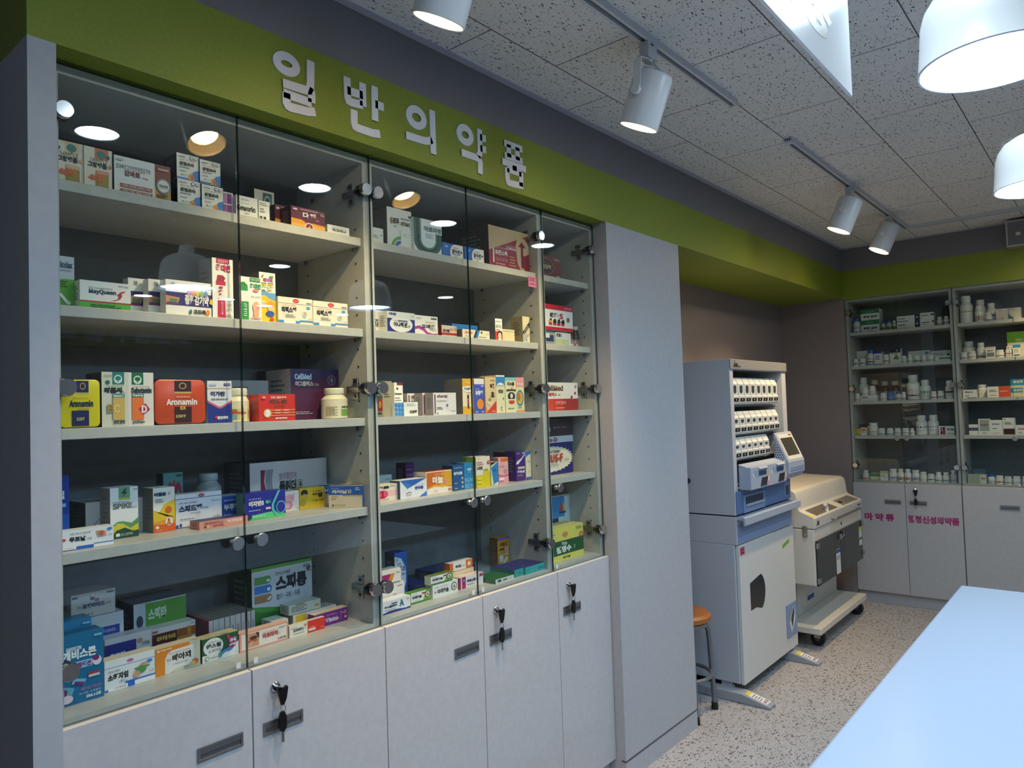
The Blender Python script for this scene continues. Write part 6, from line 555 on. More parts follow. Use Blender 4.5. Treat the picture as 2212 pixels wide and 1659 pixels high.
('medicine_box', 'medicine box', 'white ointment box with magenta to orange gradient stripes, on top of another', None, (1.42, 0.165, 1.013), (0.14, 0.045, 0.043), 0, 'EFE6E0', None, None, [('P', [(0.0, 0.12), (0.72, 0.12), (0.82, 0.72), (0.0, 0.72)], '7A1E78'), ('P', [(0.35, 0.12), (0.72, 0.12), (0.82, 0.72), (0.45, 0.72)], 'A8246E'), ('P', [(0.6, 0.12), (0.72, 0.12), (0.82, 0.72), (0.7, 0.72)], 'E8892E'), ('T', 0.05, 0.2, 0.25, 0.5, '스', 'F3E0F0', 1), ('T', 0.85, 0.66, 0.96, 0.8, '30g', '4A4A4A', 0), ('L', 0.66, 0.02, 0.98, 0.08, 1, '3A3A3A')], 'box', {}),
('medicine_box', 'medicine box', 'white ointment box with navy wave base and letter A at the front', None, (1.42, 0.118, 0.937), (0.136, 0.04, 0.039), 0, 'EDEDF0', None, None, [('P', [(0.0, 0.0), (1.0, 0.0), (1.0, 0.14), (0.85, 0.1), (0.6, 0.2), (0.35, 0.2), (0.12, 0.06), (0.0, 0.04)], '2A2E88'), ('T', 0.66, 0.32, 0.8, 0.86, 'A', '3A6A8A', 1), ('T', 0.22, 0.44, 0.58, 0.64, '아시클로버', '2A2C5A', 1), ('L', 0.22, 0.28, 0.58, 0.36, 1, '8A8A8A'), ('R', 0.42, 0.7, 0.6, 0.78, '2A2E88'), ('R', 0.08, 0.76, 0.16, 0.84, '2A5A6A'), ('L', 0.88, 0.74, 0.96, 0.86, 2, '8A8A8A')], 'box', {}),
('medicine_box', 'medicine box', 'small green and white wound ointment box resting on the shelf', 'wound ointment boxes with a leaf seal', (1.574, 0.136, 0.937), (0.085, 0.03, 0.036), 0, '5A9A34', None, '5F9636', [('R', 0, 0, 1, 0.16, '4A8A2C'), ('P', [(0.62, 0.16), (1.0, 0.16), (1.0, 1.0), (0.75, 1.0)], '8AB84A'), ('R', 0.0, 0.16, 0.62, 1, 'EFEFEC'), ('P', [(0.6, 0.16), (0.78, 1.0), (0.6, 1.0)], 'EFEFEC'), ('T', 0.06, 0.42, 0.54, 0.7, '마데카솔', '1B1B1E', 1), ('E', 0.84, 0.6, 0.13, 0.32, '3A3A34'), ('E', 0.84, 0.6, 0.1, 0.25, 'E6E6DC'), ('P', [(0.77, 0.48), (0.84, 0.76), (0.91, 0.48)], '6A8A4A'), ('R', 0.56, 0.72, 0.78, 0.86, 'C42A34'), ('T', 0.06, 0.8, 0.28, 0.9, 'Centella', '6A6A8A', 0), ('L', 0.06, 0.26, 0.46, 0.32, 1, '8A8A8A')], 'box', {}),
('medicine_box', 'medicine box', 'larger white wound ointment box under the small green one', 'wound ointment boxes with a leaf seal', (1.664, 0.129, 0.937), (0.1175, 0.035, 0.044), 0, 'EFEFEC', None, None, [('T', 0.18, 0.26, 0.62, 0.62, '마데카솔', '1B1B1E', 1), ('T', 0.06, 0.34, 0.15, 0.52, '복합', 'C85A7A', 1), ('E', 0.84, 0.54, 0.12, 0.32, '3A3A34'), ('E', 0.84, 0.54, 0.095, 0.255, 'E6E6DC'), ('P', [(0.78, 0.42), (0.84, 0.7), (0.9, 0.42)], '7A8A5A'), ('T', 0.07, 0.74, 0.22, 0.86, 'Centella', '6A6A8A', 0), ('T', 0.28, 0.74, 0.6, 0.84, '상처의 가피를 지켜주는', '8A8A8A', 0), ('T', 0.63, 0.26, 0.7, 0.36, '연고', '777777', 0)], 'box', {}),
('medicine_box', 'medicine box', 'small green and white wound ointment box stacked on the larger one', 'wound ointment boxes with a leaf seal', (1.656, 0.129, 0.982), (0.101, 0.03, 0.029), 0, '5A9A34', 'D8D8D4', '6A8A2A', [('R', 0, 0, 1, 0.16, '4A8A2C'), ('P', [(0.62, 0.16), (1.0, 0.16), (1.0, 1.0), (0.75, 1.0)], '8AB84A'), ('R', 0.0, 0.16, 0.62, 1, 'EFEFEC'), ('P', [(0.6, 0.16), (0.78, 1.0), (0.6, 1.0)], 'EFEFEC'), ('T', 0.06, 0.42, 0.54, 0.7, '마데카솔', '1B1B1E', 1), ('E', 0.84, 0.6, 0.13, 0.32, '3A3A34'), ('E', 0.84, 0.6, 0.1, 0.25, 'E6E6DC'), ('P', [(0.77, 0.48), (0.84, 0.76), (0.91, 0.48)], '6A8A4A'), ('R', 0.56, 0.72, 0.78, 0.86, 'C42A34'), ('T', 0.06, 0.8, 0.28, 0.9, 'Centella', '6A6A8A', 0), ('L', 0.06, 0.26, 0.46, 0.32, 1, '8A8A8A')], 'box', {}),
('medicine_box', 'medicine box', 'pinkish white hydrocortisone box with magenta end and blue emblem', None, (1.801, 0.141, 0.937), (0.1211, 0.035, 0.04), 0, 'EDE2E2', '8A1050', 'E9D6C8', [('R', 0, 0, 0.26, 1, 'A8145E'), ('R', 0.06, 0, 0.1, 1, 'EDE2E2'), ('E', 0.18, 0.7, 0.06, 0.18, '2A3A7A'), ('E', 0.18, 0.7, 0.035, 0.1, '8AB0D0'), ('T', 0.3, 0.44, 0.78, 0.7, '쎄레스톤-지', '2A2A33', 1), ('R', 0.84, 0.7, 0.98, 0.92, 'A8145E'), ('L', 0.32, 0.2, 0.65, 0.32, 2, '8A8A8A')], 'box', {}),
('medicine_box', 'medicine box', 'low beige ointment box under the orange tipped box', None, (1.807, 0.178, 0.937), (0.107, 0.04, 0.055), 0, 'E6CDAA', None, None, [('T', 0.5, 0.5, 0.9, 0.8, '연고', 'B89A6A', 0), ('L', 0.1, 0.2, 0.4, 0.5, 2, 'B89A6A')], 'box', {}),
('medicine_box', 'medicine box', 'white ointment box with orange ends, topmost of the middle stack', None, (1.796, 0.18, 0.993), (0.114, 0.03, 0.03), 0, 'EDE6E2', 'C8622A', None, [('R', 0, 0, 0.14, 1, 'D8702E'), ('R', 0.7, 0, 1, 1, 'E0762A'), ('E', 0.84, 0.5, 0.07, 0.26, 'F6DCC8'), ('T', 0.24, 0.3, 0.48, 0.66, '후시딘', '1B1B1E', 1), ('L', 0.5, 0.4, 0.66, 0.52, 1, '8A8A8A')], 'box', {}),
('flat_box', 'medicine box', 'flat navy patch box lying at the back left of the ointment boxes', 'flat navy patch boxes lying at the back', (1.668, 0.21, 0.937), (0.079, 0.14, 0.03), 0, '1B2A5E', None, '1E2E70', [('L', 0.1, 0.3, 0.8, 0.7, 2, '4A5A9A')], 'box', {}),
('flat_box', 'medicine box', 'flat navy patch box lying at the back behind the orange ended box', 'flat navy patch boxes lying at the back', (1.805, 0.24, 0.937), (0.182, 0.13, 0.045), 0, '17244E', None, '1C2C66', [('L', 0.1, 0.3, 0.6, 0.7, 2, '4A5A9A')], 'box', {}),
('medicine_box', 'medicine box', 'yellow corn plaster box with purple top band standing at the back', None, (2.145, 0.266, 0.937), (0.069, 0.04, 0.1125), 0, 'D2A02A', '8A5A16', None, [('R', 0, 0.9, 1, 1, '7A3A9A'), ('T', 0.12, 0.92, 0.9, 0.97, '티눈 제거에 효과빠른', 'DCC8E6', 0), ('T', 0.26, 0.68, 0.86, 0.83, '티눈고', '8A2A24', 1), ('T', 0.1, 0.7, 0.2, 0.82, '신', '8A2A24', 0), ('R', 0.16, 0.55, 0.55, 0.62, '8A2A3A'), ('R', 0.58, 0.36, 0.92, 0.62, 'E0C8C0'), ('R', 0.62, 0.42, 0.72, 0.6, 'D89A8E'), ('R', 0.76, 0.42, 0.86, 0.6, 'D89A8E'), ('P', [(0.1, 0.36), (0.42, 0.4), (0.48, 0.18), (0.16, 0.14)], 'D8E0EA'), ('P', [(0.34, 0.1), (0.6, 0.08), (0.9, 0.26), (0.66, 0.3)], 'EAE0C8')], 'box', {}),
('flat_box', 'medicine box', 'flat green patch box lying with its end toward the room', 'flat patch boxes lying at the right', (1.929, 0.088, 0.937), (0.101, 0.1, 0.016), 0, 'D8DAD4', '1A6A4A', '2A6A3A', [('R', 0.12, 0.25, 0.3, 0.75, '2A2E2A'), ('T', 0.4, 0.3, 0.62, 0.66, '넙죽', '1B1B1E', 1), ('T', 0.7, 0.36, 0.85, 0.6, '10매', '777777', 0)], 'box', {}),
('flat_box', 'medicine box', 'flat teal patch box with navy top next to the green one', 'flat patch boxes lying at the right', (2.042, 0.095, 0.937), (0.0535, 0.12, 0.028), 0, '2FA0A0', '1F7A7A', '2A2A78', [('L', 0.4, 0.35, 0.85, 0.55, 1, '1A6A6A')], 'box', {}),
('flat_box', 'medicine box', 'flat teal patch box with navy top nearest the right side panel', 'flat patch boxes lying at the right', (2.096, 0.088, 0.937), (0.118, 0.12, 0.028), 0, '36A8A8', '1F7A7A', '2A2A78', [('T', 0.05, 0.35, 0.2, 0.6, '파스', '1A6A6A', 0), ('L', 0.65, 0.3, 0.95, 0.6, 2, '1A6A6A')], 'box', {}),
('medicine_box', 'medicine box', "dark red herbal drink case with purple disc on the narrow cabinet's top shelf", None, (2.268, 0.12, 2.08), (0.16, 0.1, 0.0905), 0, '7A1F2C', None, None, [('R', 0, 0.22, 1, 0.24, '5A141E'), ('E', 0.38, 0.52, 0.32, 0.36, 'A87A5A'), ('E', 0.38, 0.52, 0.3, 0.335, '38162E'), ('T', 0.2, 0.4, 0.6, 0.62, '청심약', 'C8A878', 1), ('T', 0.24, 0.66, 0.52, 0.72, '원방 우황', 'B8988A', 0), ('R', 0.72, 0.86, 0.95, 0.92, 'B89A8A'), ('R', 0.82, 0.1, 0.94, 0.17, 'C8B0A8')], 'box', {}),
('medicine_box', 'medicine box', 'grey-blue pain box lowest left under the cold remedy case', None, (2.268, 0.115, 1.807), (0.0895, 0.08, 0.059), 0, '9AA4A8', None, None, [('R', 0, 0.25, 1, 0.7, '2A3A66'), ('R', 0.35, 0.5, 0.7, 0.8, 'DDE2E6'), ('R', 0, 0.3, 0.3, 0.6, 'B8C4CE'), ('L', 0.2, 0.05, 0.6, 0.12, 1, '8A8A8A')], 'box', {}),
('medicine_box', 'medicine box', 'white and pale green flu box under the cold remedy case', None, (2.358, 0.105, 1.807), (0.105, 0.08, 0.0535), 0, 'DADFDC', None, None, [('R', 0, 0, 0.85, 0.5, 'C4CBA4'), ('E', 0.48, 0.26, 0.05, 0.1, 'E0C83A'), ('T', 0.04, 0.64, 0.34, 0.92, '원풍', '3A4A5A', 1), ('T', 0.36, 0.6, 0.42, 0.9, '정', '7A8A9A', 0), ('L', 0.6, 0.2, 0.78, 0.5, 3, 'E6EAD8')], 'box', {}),
('syrup_bottle', 'medicine bottle', 'small brown bottle with white cap, left of two beside the flu box', 'brown cold remedy bottles', (2.482, 0.115, 1.807), (0.033, 0.02, 0.087), 0, '24150E', None, None, [('R', 0, 0.02, 1, 0.6, 'E2DAD0'), ('R', 0, 0.02, 1, 0.3, 'C8362E'), ('R', 0.2, 0.08, 0.85, 0.25, 'E8DCD2'), ('T', 0.25, 0.44, 0.8, 0.54, '판콜', '3A2A2A', 0), ('T', 0.35, 0.1, 0.7, 0.22, 'S', 'C8362E', 1)], 'bottle', {'cap': 'DCD8D0', 'capr': 0.38, 'neck': 0.7, 'caph': 0.16, 'shoulder': 0.55}),
('syrup_bottle', 'medicine bottle', 'small brown bottle with white cap, right of two beside the flu box', 'brown cold remedy bottles', (2.533, 0.127, 1.807), (0.034, 0.02, 0.092), 0, '24150E', None, None, [('R', 0, 0.02, 1, 0.6, 'E2DAD0'), ('R', 0, 0.02, 1, 0.3, 'C8362E'), ('R', 0.2, 0.08, 0.85, 0.25, 'E8DCD2'), ('T', 0.25, 0.44, 0.8, 0.54, '판콜', '3A2A2A', 0), ('T', 0.35, 0.1, 0.7, 0.22, 'S', 'C8362E', 1)], 'bottle', {'cap': 'DCD8D0', 'capr': 0.38, 'neck': 0.7, 'caph': 0.16, 'shoulder': 0.55}),
('medicine_box', 'medicine box', 'white cold remedy case with red bands and four small figures', None, (2.268, 0.105, 1.867), (0.2135, 0.1, 0.1045), 0, 'E9E9EC', None, None, [('R', 0, 0.8, 1, 1, 'C8243A'), ('R', 0, 0, 1, 0.13, 'C8243A'), ('T', 0.26, 0.5, 0.5, 0.68, '판콜', '1B1B1E', 1), ('T', 0.56, 0.46, 0.68, 0.68, 'S', 'B81F3A', 1), ('T', 0.51, 0.48, 0.55, 0.66, '에스', '555555', 0), ('T', 0.72, 0.86, 0.95, 0.93, '동화약품', 'F3DCE0', 0), ('E', 0.84, 0.46, 0.05, 0.1, '6A7A5A'), ('R', 0.22, 0.2, 0.32, 0.28, 'C8343A'), ('R', 0.35, 0.2, 0.45, 0.28, 'C8343A'), ('R', 0.48, 0.2, 0.58, 0.28, 'C8343A'), ('R', 0.61, 0.2, 0.71, 0.28, 'C8343A'), ('E', 0.27, 0.34, 0.05, 0.07, 'E8A03A'), ('E', 0.4, 0.34, 0.05, 0.07, '2A2A2E'), ('E', 0.53, 0.34, 0.05, 0.07, '3A3A44'), ('E', 0.66, 0.34, 0.05, 0.07, '1E1E24'), ('E', 0.27, 0.41, 0.03, 0.04, '2A2226'), ('E', 0.4, 0.41, 0.03, 0.04, '2A2226'), ('E', 0.53, 0.41, 0.03, 0.04, '2A2226'), ('E', 0.66, 0.41, 0.03, 0.04, '2A2226')], 'box', {}),
('medicine_box', 'medicine box', "white and red supplement box on the narrow cabinet's third shelf", None, (2.268, 0.105, 1.542), (0.231, 0.1, 0.114), 0, 'EDE6E0', None, None, [('R', 0, 0, 1, 0.42, 'D8402E'), ('R', 0, 0, 0.25, 0.42, 'E0503A'), ('R', 0.55, 0.0, 1, 0.42, 'A8302E'), ('T', 0.02, 0.7, 0.55, 0.9, 'CellMed', '6A4A1E', 1), ('T', 0.06, 0.52, 0.36, 0.64, '오플렉스', 'C85A3A', 1), ('T', 0.39, 0.53, 0.47, 0.6, '캡슐', 'C89A3A', 0), ('E', 0.91, 0.62, 0.025, 0.05, 'A8243A'), ('E', 0.8, 0.48, 0.03, 0.05, 'A8243A'), ('E', 0.93, 0.86, 0.025, 0.05, '8A8A8A'), ('T', 0.3, 0.22, 0.62, 0.34, '조혈에 필요한', 'F3DAD2', 0), ('L', 0.3, 0.08, 0.6, 0.12, 1, 'F3C8BE')], 'box', {}),
('medicine_box', 'medicine box', 'navy tonic drink case with cream bottle-cap oval on the fourth shelf', None, (2.268, 0.172, 1.278), (0.273, 0.12, 0.13), 0, '1B2270', '141A50', None, [('E', 0.42, 0.5, 0.56, 0.4, 'EFE6CC'), ('P', [(0.1036, 0.1895), (0.1001, 0.1429), (0.1626, 0.1629)], 'EFE6CC'), ('P', [(0.1963, 0.1508), (0.2058, 0.1046), (0.2615, 0.1331)], 'EFE6CC'), ('P', [(0.2979, 0.126), (0.32, 0.0821), (0.3668, 0.1179)], 'EFE6CC'), ('P', [(0.4043, 0.1162), (0.4383, 0.0762), (0.4741, 0.1179)], 'EFE6CC'), ('P', [(0.5114, 0.1216), (0.5558, 0.0872), (0.5793, 0.1332)], 'EFE6CC'), ('P', [(0.6148, 0.1421), (0.6679, 0.1147), (0.6781, 0.1632)], 'EFE6CC'), ('P', [(0.7105, 0.1769), (0.7701, 0.1576), (0.7667, 0.2065)], 'EFE6CC'), ('P', [(0.7945, 0.2245), (0.8584, 0.2141), (0.8414, 0.2615)], 'EFE6CC'), ('P', [(0.8637, 0.2832), (0.9291, 0.282), (0.8993, 0.3261)], 'EFE6CC'), ('P', [(0.9152, 0.3505), (0.9796, 0.3586), (0.9381, 0.3976)], 'EFE6CC'), ('P', [(0.9469, 0.4237), (1.0078, 0.4408), (0.9563, 0.4731)], 'EFE6CC'), ('P', [(0.9576, 0.5), (1.0125, 0.5254), (0.9531, 0.5498)], 'EFE6CC'), ('P', [(0.9469, 0.5763), (0.9936, 0.609), (0.9286, 0.6244)], 'EFE6CC'), ('P', [(0.9152, 0.6495), (0.9519, 0.6882), (0.8838, 0.6941)], 'EFE6CC'), ('P', [(0.8637, 0.7168), (0.8889, 0.76), (0.8206, 0.7561)], 'EFE6CC'), ('P', [(0.7945, 0.7755), (0.8073, 0.8213), (0.7414, 0.8078)], 'EFE6CC'), ('P', [(0.7105, 0.8231), (0.7102, 0.8699), (0.6494, 0.8473)], 'EFE6CC'), ('P', [(0.6148, 0.8579), (0.6015, 0.9037), (0.5482, 0.8729)], 'EFE6CC'), ('P', [(0.5114, 0.8784), (0.4856, 0.9214), (0.4419, 0.8837)], 'EFE6CC'), ('P', [(0.4043, 0.8838), (0.3671, 0.9223), (0.3348, 0.8791)], 'EFE6CC'), ('P', [(0.2979, 0.874), (0.2507, 0.9064), (0.231, 0.8595)], 'EFE6CC'), ('P', [(0.1963, 0.8492), (0.1411, 0.8743), (0.1348, 0.8255)], 'EFE6CC'), ('P', [(0.1036, 0.8105), (0.0425, 0.8272), (0.0499, 0.7785)], 'EFE6CC'), ('T', 0.04, 0.4, 0.72, 0.66, 'ACCHUS-F', 'C0392E', 1), ('T', 0.02, 0.7, 0.66, 0.78, 'REFRESHING TONIC', '2A2A4A', 1), ('T', 0.06, 0.28, 0.6, 0.36, '100ml x10btls', '4A6A7A', 0), ('T', 0.74, 0.42, 0.86, 0.5, 'Solu', '4A5A6A', 0)], 'box', {}),
('medicine_box', 'medicine box', 'dark purple drink case with white lower band, resting on the navy case', None, (2.268, 0.172, 1.409), (0.28, 0.12, 0.1), 0, '3A2C38', '241A24', None, [('R', 0, 0, 1, 0.27, 'C9CDDA'), ('T', 0.02, 0.04, 0.6, 0.23, 'acchus-D', '8A2448', 1), ('E', 0.25, 0.56, 0.19, 0.2, 'A8A8B0'), ('T', 0.1, 0.5, 0.4, 0.62, '박카스', '6A2A3A', 1), ('E', 0.25, 0.44, 0.03, 0.035, '6A2A3A'), ('T', 0.5, 0.58, 0.84, 0.66, '풀려라, 피로!', 'B8B4BC', 0), ('L', 0.1, 0.86, 0.4, 0.9, 1, '7A6A7A')], 'box', {}),
('medicine_box', 'medicine box', 'yellow and green herbal digestive drink case at the bottom front', None, (2.268, 0.121, 0.937), (0.257, 0.1, 0.134), 0, 'E6DC6A', None, 'D8D07A', [('R', 0, 0.18, 1, 0.6, '1E5A34'), ('T', 0.26, 0.24, 0.66, 0.44, '활명수', 'E9F0E6', 1), ('T', 0.4, 0.45, 0.55, 0.56, '까스', 'E9F0E6', 1), ('T', 0.72, 0.28, 0.76, 0.4, '큐', 'C8DCC8', 0), ('E', 0.5, 0.78, 0.075, 0.07, 'E08A5A'), ('R', 0.485, 0.68, 0.515, 0.76, 'E08A5A'), ('E', 0.93, 0.66, 0.05, 0.09, 'C85A2A'), ('E', 0.93, 0.66, 0.025, 0.05, 'E8B88A'), ('T', 0.42, 0.06, 0.62, 0.12, '동화약품', '5A5420', 1), ('L', 0.8, 0.86, 0.98, 0.93, 2, '8A8A8A'), ('L', 0.04, 0.82, 0.25, 0.86, 1, '8A8A8A')], 'box', {}),
('medicine_box', 'medicine box', 'sky blue and white motion sickness case with little sailboat, behind the yellow case', None, (2.268, 0.225, 0.937), (0.325, 0.08, 0.244), 0, 'D6DEE2', None, None, [('R', 0, 0.62, 0.84, 0.98, '3A8ACB'), ('R', 0, 0.28, 0.84, 0.42, '4AA8D8'), ('T', 0.1, 0.45, 0.72, 0.62, '멕시롱', '1E2A5A', 1), ('P', [(0.72, 0.72), (0.78, 0.92), (0.8, 0.72)], 'D8452E'), ('P', [(0.81, 0.72), (0.8, 0.9), (0.86, 0.72)], 'E8D43A'), ('R', 0.72, 0.68, 0.86, 0.71, '2A3A6A'), ('T', 0.08, 0.31, 0.5, 0.38, '75ml x 10병', 'DCEEF6', 1), ('L', 0.08, 0.64, 0.5, 0.67, 1, 'C8E0F2')], 'box', {})]
for n,c,l,g,p,s,r,bd,sd,tp,ar,k,pr in ITEMS:
    if k=='bottle':
        make_bottle(n,s[0],s[2],bd,pr.get('cap','F2F0EA'),ar,l,c,g,p,neck=pr.get('neck',.78),capr=pr.get('capr',.4),caph=pr.get('caph',.18))
    else:
        place(tag(make_box(n,s[0],s[1],s[2]-.0006,bd,sd,tp,ar,p,r,k=='tin'),l,c,g),(p[0],p[1],p[2]+.0004),r)
